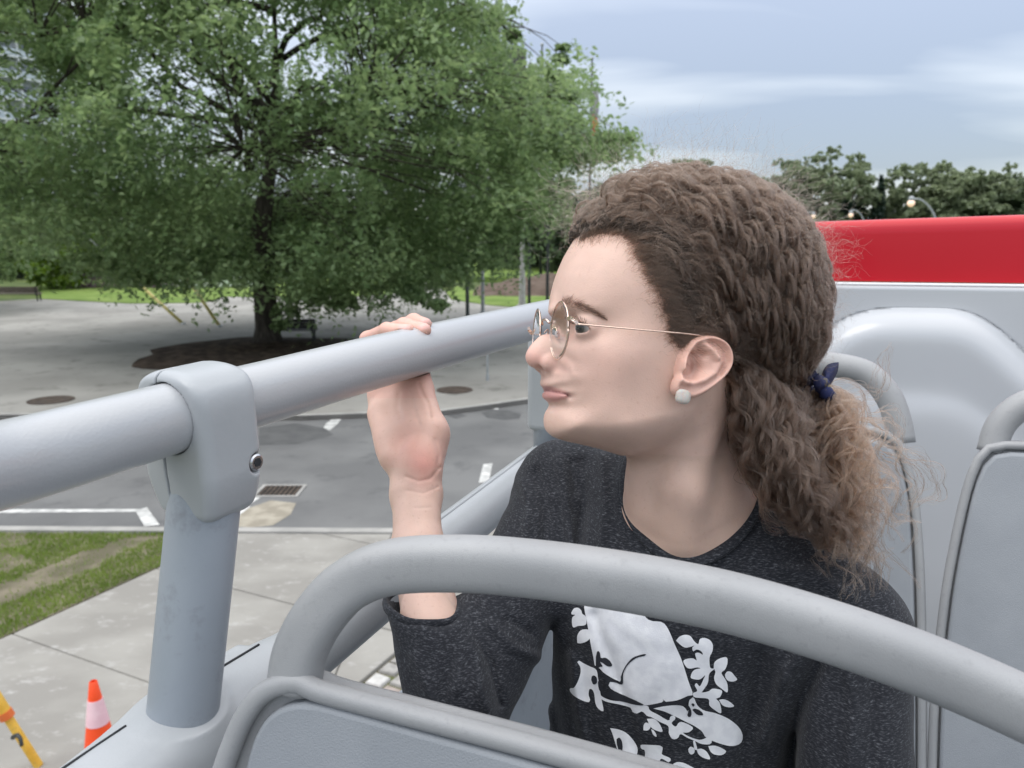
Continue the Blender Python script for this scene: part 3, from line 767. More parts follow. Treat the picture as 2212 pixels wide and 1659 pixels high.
# flag poles beyond the tree
m_flagr = M('red_flag_cloth', (0.52, 0.035, 0.03), (0.62, 0.10, 0.05), 1.2, 0.8)
m_flagg = M('grey_flag_cloth', (0.30, 0.28, 0.31), (0.38, 0.36, 0.38), 2, 0.8)
m_flagb = M('blue_flag_cloth', (0.12, 0.22, 0.55), (0.2, 0.32, 0.62), 2, 0.8)
m_flago = M('orange_flag_cloth', (0.60, 0.17, 0.05), (0.62, 0.24, 0.10), 2, 0.8)
def flagpole(vx, vtop, d, lab, cols):
    top = at(vx, vtop, d); b_ = np.array([top[0], top[1], 0.1]); H = top[2] - 0.1
    t = thing('flagpole', lab, 'flagpole', b_, 'flagpoles beyond the big tree')
    meshobj('shaft', *tube(np.array([b_, b_ + [0, 0, H]]), np.array([0.14, 0.07]), 8, up=np.array([0, 1., 0])), m_black, t)
    meshobj('finial', *lathe([(0.001, H - .02), (0.12, H + .05), (0.14, H + .14), (0.1, H + .22), (0.001, H + .28)], 10, b_), m_galv, t)
    z = H - 1.9
    for (hh, mt) in cols:
        V, Fc = [], []
        for i in range(9):
            for j in range(12):
                u_ = i / 8; v_ = j / 11
                fold = 0.05 * math.sin(u_ * 15 + v_ * 2)
                V.append(b_ + [0.12 + (0.42 + 0.12 * math.sin(v_ * 3)) * u_, fold + 0.25 * u_, z - v_ * hh - u_ * 0.35])
        Fc = [(i * 12 + j, (i + 1) * 12 + j, (i + 1) * 12 + j + 1, i * 12 + j + 1) for i in range(8) for j in range(11)]
        o = meshobj('flag', np.array(V), Fc, mt, t); z -= hh * 1.002
        md = o.modifiers.new('cloth', 'SOLIDIFY'); md.thickness = 0.01
flagpole(1279, 130, 62, 'right flagpole with a limp grey and red flag, above the curly hair', [(2.2, m_flagg), (0.9, m_flago), (1.3, m_flagr)])
flagpole(1171, 100, 62, 'left flagpole with a limp dark flag, among the tree tips', [(1.8, m_leafd), (1.0, m_flagg)])
flagpole(1196, 175, 66, 'middle flagpole with a limp blue flag hidden among the leaves', [(0.6, m_flagg), (1.0, m_flagb)])

# street lamps on the right, globes hung from curved arms
def street_lamp(gx, gy, px, ptop, d, lab):
    g_ = at(gx, gy, d); p_ = at(px, ptop, d); b_ = np.array([p_[0], p_[1], 0.0])
    t = thing('street_lamp', lab, 'street lamp', b_, 'globe street lamps beyond the red panel')
    k = np.sign(g_[0] - p_[0]); arm = g_[0] - p_[0]
    P = catmull(np.array([b_, [p_[0], p_[1], p_[2] - 1.2], [p_[0] + 0.02 * arm, p_[1], p_[2] - 0.35], [p_[0] + 0.3 * arm, g_[1], p_[2] + 0.35], [p_[0] + 0.7 * arm, g_[1], p_[2] + 0.75], [g_[0], g_[1], p_[2] + 0.72]]), 30)
    meshobj('pole', *tube(P, np.linspace(0.11, 0.06, 30), 8, up=np.array([0, 1., 0])), m_galv, t)
    s = 0.22
    meshobj('fixture', *lathe([(0.001, s * 1.9), (s * 0.75, s * 1.5), (s * 0.8, s * 0.9), (s * 0.7, s * 0.5)], 12, g_), m_galv, t)
    meshobj('globe', *lathe([(s * 0.7, s * 0.6), (s, 0.0), (s * 0.85, -s * 0.6), (s * 0.4, -s * 1.0), (0.001, -s * 1.1)], 14, g_), m_lamp, t)
street_lamp(1968, 438, 2022, 458, 46, 'nearest street lamp with a lit warm globe above the red panel')
street_lamp(1838, 464, 1868, 472, 72, 'far street lamp below the dark spruces, globe just over the red panel')
street_lamp(1757, 467, 1725, 476, 75, 'middle street lamp below the tallest tree, globe just over the red panel')
street_lamp(1728, 455, 1700, 468, 62, 'street lamp with its globe right beside the curly hair')

# ------------------------------------------------------------ buildings
m_bwall = M('pale_facade', (0.50, 0.54, 0.58), (0.58, 0.61, 0.64), 0.3, 0.8)
m_bglass = M('blue_balcony_glass', (0.42, 0.48, 0.54), (0.50, 0.56, 0.61), 0.4, 0.3, spec=0.8)
m_bslab = M('white_balcony_slab', (0.70, 0.72, 0.74), None, 1, 0.7)
m_bwin = M('dark_window', (0.16, 0.19, 0.22), (0.22, 0.25, 0.28), 0.5, 0.12, spec=0.8)
tl = at(-60, 90, 110); tr2 = at(108, 90, 118); b_ = np.array([(tl[0] + tr2[0]) / 2, (tl[1] + tr2[1]) / 2, 0])
t = thing('apartment_tower', 'pale apartment tower with blue glass balconies behind the leaves at the top left', 'building', b_)
ax_ = (tr2 - tl); ax_[2] = 0; W_ = np.linalg.norm(ax_); ax_ /= W_; ay_ = np.array([-ax_[1], ax_[0], 0]); A3 = np.array([ax_, ay_, UZ])
meshobj('wall', *box(b_ + ay_ * 8 + UZ * 24, W_, 16, 48, A3), m_bwall, t, smooth=False)
for fl_ in range(3, 16):
    z = fl_ * 3.0
    meshobj('balcony_slab', *box(b_ - ay_ * 0.75 + UZ * z, W_, 1.5, 0.22, A3), m_bslab, t, smooth=False)
    for k in range(4):
        x = -W_ / 2 + W_ / 4 * (k + 0.5)
        f_ = meshobj('window', *box(b_ - ay_ * 0.03 + ax_ * x + UZ * (z + 1.35), 1.7, 0.05, 1.9, A3), m_bslab, t, smooth=False)
        meshobj('pane', *box(b_ - ay_ * 0.08 + ax_ * x + UZ * (z + 1.35), 1.5, 0.05, 1.7, A3), m_bwin, f_, smooth=False)
        meshobj('balcony_glass', *box(b_ - ay_ * 1.45 + ax_ * x + UZ * (z + 0.62), W_ / 4 - 0.12, 0.04, 1.0, A3), m_bglass, t, smooth=False)
        meshobj('divider', *box(b_ - ay_ * 0.75 + ax_ * (x + W_ / 8) + UZ * (z + 1.5), 0.14, 1.46, 2.7, A3), m_bslab, t, smooth=False)
c = at(1096, 300, 190); b_ = np.array([c[0], c[1], 0.0]); t = thing('office_tower', 'dark brown-grey tower with vertical ribs seen between the tree tips', 'building', b_)
Ht = at(1096, 122, 190)[2]
m_tow = M('brown_grey_tower', (0.055, 0.052, 0.058), (0.07, 0.066, 0.072), 0.2, 0.7)
meshobj('wall', *box(b_ + UZ * Ht / 2, 9.0, 9.0, Ht), m_tow, t, smooth=False)
for k in range(6): meshobj('rib', *box(b_ + [-3.75 + 1.5 * k, -4.7, Ht / 2], 0.4, 0.4, Ht), M('tower_rib', (0.09, 0.085, 0.095)) if k == 0 else bpy.data.materials['tower_rib'], t, smooth=False)

# ------------------------------------------------------------ distant vehicle and worker in the path
m_car = M('dark_car_paint', (0.012, 0.014, 0.018), None, 1, 0.3, coat=0.6)
m_tyre = M('tyre_rubber', (0.02, 0.02, 0.02), None, 1, 0.8)
m_red = M('tail_light', (0.35, 0.02, 0.02), None, 1, 0.3)
cb_ = on_z(955, 618, 0.12); t = thing('parked_car', 'dark parked car seen from behind where the path leaves the plaza', 'car', cb_)
def W(x, y, z): return cb_ + np.array([x, y, z])
prof = [(-0.85, 0.3), (-0.88, 0.75), (-0.80, 1.0), (0.80, 1.0), (0.88, 0.75), (0.85, 0.3)]
V = [W(x, y, z) for y in (0, 0.12, 4.1, 4.3) for x, z in [(a * (0.96 if y in (0, 4.3) else 1), b) for a, b in prof]]
Fc = [(i * 6 + j, i * 6 + (j + 1) % 6, (i + 1) * 6 + (j + 1) % 6, (i + 1) * 6 + j) for i in range(3) for j in range(6)] + [(5, 4, 3, 2, 1, 0), (18, 19, 20, 21, 22, 23)]
meshobj('body', V, Fc, m_car, t, smooth=False)
V = [W(x, y, z) for x, y, z in ((-.78, .1, 1.0), (.78, .1, 1.0), (.78, 3.0, 1.0), (-.78, 3.0, 1.0), (-.62, .55, 1.48), (.62, .55, 1.48), (.62, 2.2, 1.48), (-.62, 2.2, 1.48))]
meshobj('cabin', V, [(0, 1, 5, 4), (1, 2, 6, 5), (2, 3, 7, 6), (3, 0, 4, 7), (4, 5, 6, 7)], m_bwin, t, smooth=False)
for s in (-1, 1):
    meshobj('tail_light', *box(W(s * .68, -0.01, .78), .25, .04, .14), m_red, t, smooth=False)
    for y in (.8, 3.4):
        meshobj('wheel', *tube(np.array([W(s * .80, y, .32), W(s * .62, y, .32)]), np.array([.32, .32]), 16), m_tyre, t, sharp=40)
meshobj('bumper', *box(W(0, -0.04, .42), 1.6, .1, .2), m_tyre, t, smooth=False)
# worker
m_vest = M('hi_vis_vest', (0.55, 0.75, 0.04), None, 1, 0.7)
m_pants = M('dark_trousers', (0.02, 0.022, 0.03), None, 1, 0.8)
m_sk0 = M('far_skin', (0.45, 0.28, 0.20), None, 1, 0.6)
wb = on_z(969, 619, 0.12)
g_ = Grid(wb + [-.45, -.35, -.02], wb + [.45, .35, 1.85], 0.035); s, X, Y, Z = g_.all()
Fq = sd_cone(X, Y, Z, wb + [-.09, 0, .08], wb + [-.09, 0, .88], .07, .1)
for a_, b__, r1, r2 in (((.1, -.05, .08), (.09, 0, .88), .07, .1), ((0, 0, .9), (0, 0, 1.35), .16, .17), ((-.2, 0, 1.38), (-.27, -.03, 1.05), .065, .05), ((-.27, -.03, 1.05), (-.2, -.2, .95), .05, .045), ((.2, 0, 1.38), (.27, -.03, 1.05), .065, .05), ((.27, -.03, 1.05), (.2, -.2, .95), .05, .045), ((0, 0, 1.4), (0, 0, 1.55), .06, .06), ((0, -.01, 1.62), (0, -.01, 1.68), .10, .105), ((-.09, -.1, .05), (-.09, .05, .05), .05, .05), ((.1, -.15, .05), (.1, 0, .05), .05, .05)):
    Fq = smin(Fq, sd_cone(X, Y, Z, wb + np.array(a_), wb + np.array(b__), r1, r2), .05)
V, Fc = nets(Fq, g_.lo, g_.h)
o = meshobj('person', V, Fc, [m_pants, m_vest, m_sk0]); tag(o, 'distant worker in a bright yellow-green safety vest beside the dark car', 'person')
zz = np.array([V[f].mean(0)[2] for f in Fc]) - wb[2]; xx = np.abs(np.array([V[f].mean(0)[0] for f in Fc]) - wb[0])
o.data.polygons.foreach_set('material_index', np.where(zz > 1.47, 2, np.where(zz > .88, 1, 0)).astype(np.int32))

# ------------------------------------------------------------ traffic cone and tripod leg on the sidewalk
m_or = M('cone_orange', (0.85, 0.075, 0.012), None, 1, 0.45); m_rf = M('pink_white_reflector', (0.72, 0.45, 0.50), (0.80, 0.56, 0.60), 8, 0.4)
cc_ = on_z(193, 1690, 0.1)
top_ = at(201, 1471, 6.35); hh = 0.92
D_ = ray(201, 1471); q_ = cc_.copy(); kk_ = (cc_[1] - CAM[1]) / D_[1]; q_ = CAM + D_ * kk_; hh = q_[2] - 0.1; cc_[0] = q_[0]
t = thing('traffic_cone', 'orange traffic cone with a pale pink-white band on the sidewalk behind the post', 'traffic cone', cc_)
def cr_(z): return 0.150 + (0.026 - 0.150) * (z / hh)
def seg(z0, z1, bulge=0.0, n=6):
    return [(cr_(z0 + (z1 - z0) * i / n) + bulge, z0 + (z1 - z0) * i / n) for i in range(n + 1)]
meshobj('body', *lathe([(0.19, 0.03)] + seg(0.035, hh * 0.995) + [(0.022, hh), (0.02, hh - 0.05), (0.03, hh * 0.5)], 32, cc_), m_or, t, sharp=50)
meshobj('reflective_band', *lathe([(cr_(hh * .60), hh * .60)] + seg(hh * .60, hh * .83, 0.003) + [(cr_(hh * .83), hh * .83)], 32, cc_), m_rf, t, sharp=50)
o = meshobj('base_plate', *box(cc_ + [0, 0, 0.018], 0.38, 0.38, 0.036, np.array([BA, BE, UZ])), m_or, t, smooth=False); bevel(o, 0.01)
m_ty = M('yellow_tripod_paint', (0.62, 0.36, 0.035), (0.70, 0.44, 0.06), 9, 0.5, third=(0.30, 0.22, 0.10), tscale=40)
a = on_z(112, 1790, 0.1); b_ = at(-60, 1430, 5.6)
a = at(95, 1740, 5.9); a[2] = 0.1 if a[2] < 0.1 else a[2]
t = thing('survey_tripod', 'yellow and orange tripod leg with a black clamp lever at the bottom left corner', 'tripod', a)
dd_ = (b_ - a)
meshobj('leg', *tube(np.array([a, a + dd_ * 0.62]), np.array([.032, .032]), 14), m_ty, t, sharp=40)
meshobj('upper_leg', *tube(np.array([a + dd_ * 0.50, b_ + dd_ * .2]), np.array([.046, .046]), 14), m_ty, t, sharp=40)
meshobj('collar', *tube(np.array([a + dd_ * 0.475, a + dd_ * 0.535]), np.array([.052, .052]), 14), M('orange_collar', (0.6, 0.14, 0.03), None, 1, .5), t, sharp=40)
q0 = at(28, 1593, 5.55)
meshobj('clamp_lever', *tube(catmull(np.array([q0, at(37, 1588, 5.5), at(44, 1596, 5.48), at(47, 1612, 5.47)]), 12), np.linspace(.017, .012, 12), 8), m_black, t)
# ------------------------------------------------------------ the open-top bus
m_rail = M('handrail_paint', (0.37, 0.38, 0.392), (0.395, 0.405, 0.417), 3, 0.30, 0.0002, 500, spec=0.6, coat=0.15, rvar=0.05)
m_cover = M('clamp_plastic', (0.35, 0.367, 0.38), (0.38, 0.396, 0.41), 10, 0.40, 0.00015, 300, spec=0.45)
m_post = M('post_paint', (0.265, 0.295, 0.33), (0.295, 0.325, 0.36), 9, 0.42, 0.0002, 200, spec=0.45, third=(0.225, 0.24, 0.265), tscale=45)
m_seat = M('seat_plastic', (0.285, 0.290, 0.295), (0.31, 0.314, 0.318), 14, 0.45, 0.00025, 1500, spec=0.45, third=(0.262, 0.266, 0.27), tscale=160)
m_pad = M('seat_pad_vinyl', (0.255, 0.272, 0.292), (0.28, 0.297, 0.317), 12, 0.52, 0.0004, 900, spec=0.4)
m_gwall = M('moulded_grey_gloss', (0.45, 0.465, 0.485), (0.47, 0.485, 0.505), 2, 0.25, spec=0.5, coat=0.3)
m_rwall = M('red_gloss', (0.46, 0.008, 0.018), (0.49, 0.010, 0.022), 2, 0.3, spec=0.35, coat=0.15)
m_white = M('white_trim', (0.78, 0.78, 0.78), None, 1, 0.4)
m_floor = M('deck_floor', (0.07, 0.075, 0.08), (0.10, 0.105, 0.11), 10, 0.7, 0.001, 100)
m_seam = M('dark_seam', (0.02, 0.022, 0.025), None, 1, 0.8)
m_steel = M('bright_steel', (0.55, 0.55, 0.56), None, 1, 0.22, metal=1.0)
SB = bus(0.3, 0.4, 0.0)
tour = thing('tour_bus', 'grey upper deck of an open-top tour bus with round handrail, seats and red rear panel', 'bus', SB)
PR = -0.437; ZR = 3.925
def B(s, p, z): return bus(s, p, z)
AX = np.array([BA, BE, UZ])
# hand rail: traced end to end, it runs level along the side
pr_ = [at(-330, 1075, 0.335), at(0, 1005, .428), at(200, 951, .478), at(420, 889, .548), at(560, 851, .598), at(870, 766, .754), at(1150, 694, 1.04), at(1300, 655, 1.33), at(1400, 630, 1.62)]
RP = catmull(np.array(pr_), 60)
meshobj('handrail', *tube(RP, 0.0247, 40, cap=True), m_rail, tour)
# thin bead under the rail, seen as a pale line
bead = RP.copy(); bead[:, 2] -= 0.0247; bead -= BE * 0.006
meshobj('rail_bead', *sweep(bead[26:], [(-.0035, -.0015), (.0035, -.0015), (.0035, .0035), (-.0035, .0035)]), m_rail, tour, smooth=False)
# clamp cover where the post meets the rail
cc0 = at(452, 958, 0.560)
cax = np.array([BA, BE, UZ])
iR = int(np.argmin(np.linalg.norm(RP - at(452, 884, .562), axis=1)))
pc = RP[iR]; tR = RP[iR + 1] - RP[iR - 1]; tR /= np.linalg.norm(tR)
upc = UZ - (UZ @ tR) * tR; upc /= np.linalg.norm(upc); sdv = np.cross(tR, upc)      # side
CA = np.array([tR, sdv, upc])
lo = pc - .09; hi = pc + .09; lo[2] = pc[2] - .12; hi[2] = pc[2] + .06
def loc_(X, Y, Z, c, ax):
    x, y, z = X - c[0], Y - c[1], Z - c[2]
    return [x * a[0] + y * a[1] + z * a[2] for a in ax]
g_ = Grid(lo, hi, 0.0011); s, X, Y, Z = g_.all()
la, le, lz = loc_(X, Y, Z, pc, CA)
le = le + 0 * lz
dn = np.clip((-0.040 - lz) / 0.04, 0, 1)            # narrows towards the post
ta = 0.026 - 0.004 * dn ** 1.5; te = 0.0355 - 0.011 * dn ** 1.6
q1 = np.abs(la + 0.0095) - (ta - 0.010); q2 = np.abs(le) - (te - 0.010); q3 = np.abs(lz + 0.022 + 0.0 * la) - (0.056 - 0.010)
Fq = np.sqrt(np.maximum(q1, 0) ** 2 + np.maximum(q2, 0) ** 2 + np.maximum(q3, 0) ** 2) + np.minimum(np.maximum(np.maximum(q1, q2), q3), 0) - 0.010
Fq = smax(Fq, np.sqrt(le ** 2 + (lz + 0.006) ** 2 + 0 * la) - 0.041 + np.where(lz < 0, -1, 0) * 0.05, 0.006)   # rounded over the top
rad = np.sqrt(le ** 2 + lz ** 2 + 0 * la)
Fq = np.maximum(Fq, -(rad - 0.0257))                # bore for the rail
groove = np.maximum(np.abs(le + 0.008 + 0 * la) - 0.0009, -(Fq + 0.0035))
Fq = np.maximum(Fq, -groove)
bp_ = (0.010, 0.036, -0.040)
nd = np.sqrt((la - bp_[0]) ** 2 + (le - bp_[1]) ** 2 * 0.5 + (lz - bp_[2]) ** 2)
Fq = smax(Fq, -(nd - 0.0085), 0.002)
V, Fc = nets(Fq, g_.lo, g_.h)
cl_ = meshobj('clamp_cover', V, Fc, m_cover, tour)
bc_ = pc + tR * bp_[0] + sdv * 0.024 + upc * bp_[2]
meshobj('bolt', *tube(np.array([bc_, bc_ + sdv * 0.0085, bc_ + sdv * 0.0095]), np.array([0.0062, 0.0062, 0.005]), 24), m_steel, tour, sharp=30)
meshobj('bolt_socket', *tube(np.array([bc_ + sdv * 0.0096, bc_ + sdv * 0.0099]), np.array([0.0035, 0.0034]), 6), m_seam, tour, smooth=False)
meshobj('clamp_liner', *tube(np.array([pc - tR * .0345, pc + tR * .0135]), np.array([.0262, .0262]), 40, cap=False), m_seam, tour)
# post
pb = B(0.356, -0.446, 3.69); pt = pc - tR * 0.0095 - upc * 0.055
Pp = np.array([pb - [0, 0, .03], pb, pb * .5 + pt * .5, pt, pt + (pt - pb) * .1])
meshobj('post', *sweep(Pp, circ(48, 0.0265, 0.0245), up=BA), m_post, tour)
# coping and side rail
lo = B(-0.05, -0.52, 3.52); hi = B(0.75, -0.36, 3.80)
lo, hi = np.minimum(lo, hi) - [.08, .05, 0], np.maximum(lo, hi) + [.08, .05, 0]
g_ = Grid([-0.62, 0.0, 3.50], [-0.02, 0.86, 3.765], 0.0018); s, X, Y, Z = g_.all()
Z = Z + 0 * X
S_ = X * BA[0] + Y * BA[1] + 0 * Z; P_ = X * BE[0] + Y * BE[1] + 0 * Z
tz = lambda S__: 3.672 + 0.055 * np.clip((S__ - .45) / .9, 0, 1)
tb = np.sqrt((P_ + 0.452) ** 2 + (Z - tz(S_)) ** 2) - 0.029
tb = np.maximum(tb, S_ - 0.80)
out_e = np.interp(S_.ravel(), [-.1, .20, .28, .36, .43, .50], [-.450, -.455, -.465, -.491, -.484, -.482]).reshape(S_.shape); cx_ = (out_e - .414) / 2; hw = (-.414 - out_e) / 2
q2 = np.abs(P_ - cx_) - (hw - .018); q3 = np.abs(Z - 3.59) - (0.108 - .018 - 0.012 * np.clip((S_ - .36) / .12, 0, 1)); q1 = S_ - (0.47 - .02) - 0.9 * np.clip(Z - 3.66, -1, 0) * -1
bd = np.sqrt(np.maximum(q1, 0) ** 2 + np.maximum(q2, 0) ** 2 + np.maximum(q3, 0) ** 2) + np.minimum(np.maximum(np.maximum(q1, q2), q3), 0) - 0.018
Fq = smin(bd, tb, 0.035)
inner = np.sqrt(np.maximum(np.abs(P_ + 0.405) - 0.02, 0) ** 2 + np.maximum(np.abs(Z - 3.58) - 0.05, 0) ** 2 + np.maximum(S_ - .40, 0) ** 2) - 0.018
Fq = smin(Fq, inner, 0.03)
lip = np.sqrt(np.maximum(np.abs(P_ - (out_e - .4605) / 2) - np.maximum((-.4605 - out_e) / 2 - .0065, .0005), 0) ** 2 + np.maximum(np.abs(Z - 3.6905) - 0.006, 0) ** 2 + np.maximum(S_ - .445, 0) ** 2) - 0.0065
Fq = smin(Fq, lip, 0.004)
post_d = (np.sqrt((((X - pb[0]) * BA[0] + (Y - pb[1]) * BA[1]) / 0.0245) ** 2 + (((X - pb[0]) * BE[0] + (Y - pb[1]) * BE[1]) / 0.0265) ** 2) - 1) * .0255 + .0255 + 0 * Z
Fq = smin(Fq, np.maximum(post_d - 0.029, np.abs(Z - 3.685) - 0.012), 0.014)

g_.F = Fq.astype(np.float32)
V, Fc = nets(Fq, g_.lo, g_.h)
meshobj('coping', V, Fc, m_cover, tour)
def coping_top(s__, p__):
    q = B(s__, p__, 0); zz = np.arange(3.76, 3.60, -.0004); i_ = int(round((q[0] - g_.lo[0]) / g_.h)); j_ = int(round((q[1] - g_.lo[1]) / g_.h))
    col = g_.F[i_, j_, :]; k_ = np.nonzero(col < 0)[0]
    if len(k_) == 0: return 3.68
    k_ = k_[-1]; return g_.lo[2] + g_.h * (k_ + col[k_] / (col[k_] - col[k_ + 1]))
for s0_, s1_ in ((-0.02, .322), (.385, .452)):
    sm_ = np.linspace(s0_, s1_, 40); zz_ = np.array([min(coping_top(s__, -.4590), coping_top(s__, -.4605), coping_top(s__, -.462)) for s__ in sm_]); zz_ = np.convolve(np.pad(zz_, 4, 'edge'), np.ones(9) / 9, 'valid')
    meshobj('seam', *sweep(np.array([B(a_, -.4605, b_) for a_, b_ in zip(sm_, zz_)]), circ(10, .0012, .0018)), m_seam, tour)
sr = np.array([B(s_, -0.452, tz(s_)) for s_ in np.linspace(0.62, 1.70, 12)])
prf = circ(40, 0.0287); 
meshobj('side_rail', *sweep(sr, prf), m_cover, tour)
meshobj('side_rail_bead', *sweep(sr + UZ * 0.0285 - BE * 0.004, circ(10, .003, .0022)), m_cover, tour)
# far post with its cover
fp = at(1190, 812, 1.16); 
o = meshobj('far_post_cover', *box(fp + UZ * 0.005, 0.055, 0.058, 0.175, AX), m_cover, tour, smooth=True, sharp=40); bevel(o, 0.010, 4)
o = meshobj('far_post', *tube(np.array([fp - UZ * .14, fp + UZ * .05]), np.array([.026, .026]), 24, up=BA), m_post, tour)
# side panel, deck, body
o = meshobj('side_panel', *box(B(-1.6, -0.452, 2.55), 6.8, 0.05, 1.96, AX), m_post, tour, smooth=True, sharp=30); bevel(o, .012, 3)
meshobj('deck', *box(B(-1.6, 0.72, 2.68), 6.8, 2.28, 0.10, AX), m_floor, tour, smooth=False)
meshobj('lower_body', *box(B(-1.6, 0.72, 1.40), 6.8, 2.20, 2.0, AX), m_gwall, tour, smooth=False)
for s_ in (-3.4, 0.7):
    for p_ in (-0.30, 1.75):
        meshobj('wheel', *tube(np.array([B(s_, p_ - .13, .48), B(s_, p_ + .13, .48)]), np.array([.48, .48]), 32), m_tyre, tour, sharp=40)

# rear bulkhead: red band over moulded grey, all one width of the deck
SW = 1.74
def zt(vx, vy): return on_plane_s(vx, vy, SW)
ztop = [zt(1730, 480), zt(1900, 473), zt(2060, 468), zt(2212, 464)]
zred = [zt(1790, 609), zt(2000, 611), zt(2212, 614)]
fit_t = np.polyfit([q @ BE for q in ztop], [q[2] for q in ztop], 1); fit_r = np.polyfit([q @ BE for q in zred], [q[2] for q in zred], 1)
pp = np.linspace(-0.47, 1.9, 60)
V, Fc = [], []
pfs = [(0.0, 0.0), (0.006, -0.002), (0.013, -0.008), (0.017, -0.016), (0.0175, -0.03)]
for i, p_ in enumerate(pp):
    zt_ = np.polyval(fit_t, p_); zr_ = np.polyval(fit_r, p_)
    ring = [(0.06, zr_), (0.06, zt_ - .02), (0.05, zt_ - .006), (0.035, zt_)] + [(0.017 - a, zt_ + b) for a, b in pfs] + [(-.001, zr_ + .06), (-.0015, zr_ + .002)]
    V += [B(SW + a, p_, z) for a, z in ring]
k = len(ring)
Fc = [(i * k + j, (i + 1) * k + j, (i + 1) * k + (j + 1) % k, i * k + (j + 1) % k) for i in range(59) for j in range(k)] + [tuple(range(k)), tuple(range(59 * k + k - 1, 59 * k - 1, -1))]
meshobj('red_panel', V, Fc, m_rwall, tour, sharp=60)
V = []
for i, p_ in enumerate(pp):
    zr_ = np.polyval(fit_r, p_); V += [B(SW - a, p_, zr_ + b) for a, b in ((-.03, .0), (.006, .0), (.008, -.003), (.006, -.006), (-.03, -.006))]
Fc = [(i * 5 + j, (i + 1) * 5 + j, (i + 1) * 5 + (j + 1) % 5, i * 5 + (j + 1) % 5) for i in range(59) for j in range(5)]
meshobj('white_trim', V, Fc, m_white, tour)
cv = [zt(x, y) for x, y in ((1500, 770), (1720, 765), (1790, 735), (1840, 703), (1900, 686), (1980, 684), (2060, 688), (2110, 708), (2160, 748), (2212, 795), (2290, 840), (2400, 850))]
cvp = np.array([q @ BE for q in cv]); cvz = np.array([q[2] for q in cv])
cc_s = catmull(np.c_[cvp, cvz, 0 * cvp], 200)
nz_, np_ = 170, 200
pg = np.linspace(-0.47, 1.9, np_)
V = np.zeros((np_, nz_, 3))
for i, p_ in enumerate(pg):
    zr_ = np.polyval(fit_r, p_) - .006
    z_ = np.linspace(zr_, 2.74, nz_)
    zc = np.interp(p_, cc_s[:, 0], cc_s[:, 1])
    d_ = zc - z_
    st = 1 / (1 + np.exp(-(d_ - 0.010) / 0.0070))
    off = 0.048 * st + 0.05 * np.clip(d_ - 0.12, 0, 1) ** 1.4 + 0.012 / (1 + np.exp(-(d_ - 0.165) / 0.012))
    V[i] = BA[None] * (SW - off)[:, None] + BE[None] * p_ + UZ[None] * z_[:, None]
idx_ = np.arange(np_ * nz_).reshape(np_, nz_)
Fc = np.stack([idx_[:-1, :-1], idx_[1:, :-1], idx_[1:, 1:], idx_[:-1, 1:]], -1).reshape(-1, 4)
o = meshobj('rear_wall', V.reshape(-1, 3), Fc, m_gwall, tour)
md = o.modifiers.new('thick', 'SOLIDIFY'); md.thickness = 0.03; md.offset = -1

# seats
def plate(name, pts, nrm, thick, mat, parent, bv=0.006):
    """closed outline of world points, extruded along nrm; filled smoothly"""
    P = np.array(pts); n = len(P); c = P.mean(0)
    V = [*P, *(P + nrm * thick)]
    Fc = [tuple(range(n)), tuple(range(2 * n - 1, n - 1, -1))] + [(i, i + n, (i + 1) % n + n, (i + 1) % n) for i in range(n)]
    o = meshobj(name, V, Fc, mat, parent, smooth=True, sharp=30); bevel(o, bv, 3)
    return o
def seat_plane(vx, vy): return on_plane_s(vx, vy, 1.10 - 0.10 * ((vy - 930) / 730))
def rear_seat(edge, xc, handle):
    st = None
    left = [(x, y) for x, y in edge]; right = [(2 * xc - x, y) for x, y in edge][::-1]
    E_ = left + right
    P = catmull(np.array([[x, y, 0] for x, y in E_]), 70)[:, :2]
    W_ = np.array([seat_plane(x, y) for x, y in P])
    back = plate('seat', W_ + BA * 0.004, BA, 0.03, m_seat, tour, 0.008)
    meshobj('piping', *tube(W_, 0.0055, 10, up=BA), m_seat, back)
    c = W_.mean(0); ctr = np.array([xc, 1400.0])
    pi = []
    for x, y in P:
        v = ctr - [x, y]; v /= np.linalg.norm(v); n_in = np.array([math.copysign(1, xc - x), 0]) if y > 1100 else v
        pi.append(seat_plane(x + n_in[0] * 15, y + max(n_in[1], 0) * 18))
    plate('pad', np.array(pi) + BA * 0.004, -BA, 0.010, m_pad, back, 0.004)
    H = [(x, y) for x, y in handle] + [(2 * xc - x, y) for x, y in handle][::-1]
    HP = catmull(np.array([seat_plane(x, y) + BA * 0.018 for x, y in H]), 60)
    meshobj('grab_handle', *tube(HP, 0.0172, 20, up=BA), m_seat, back)
    lo_ = seat_plane(xc, 1900)
    o = meshobj('cushion', *box(B(0.86, (W_ @ BE).mean(), 3.16), 0.42, 0.40, 0.08, AX), m_pad, back, smooth=True, sharp=30); bevel(o, .03, 4)
    return back
eA = [(1990, 1900), (1992, 1600), (1991, 1400), (1988, 1250), (1980, 1120), (1966, 1030), (1945, 965), (1915, 938), (1870, 928), (1760, 924)]
rear_seat(eA, 1640, [(1948, 965), (1940, 920), (1921, 865), (1886, 822), (1840, 800), (1740, 788)])
eB = [(2012, 1900), (2014, 1650), (2020, 1500), (2031, 1380), (2048, 1250), (2078, 1100), (2103, 1015), (2128, 975), (2165, 962), (2260, 966), (2380, 975)]
rear_seat(eB, 2500, [(2146, 985), (2160, 935), (2188, 900), (2235, 874), (2320, 858)])
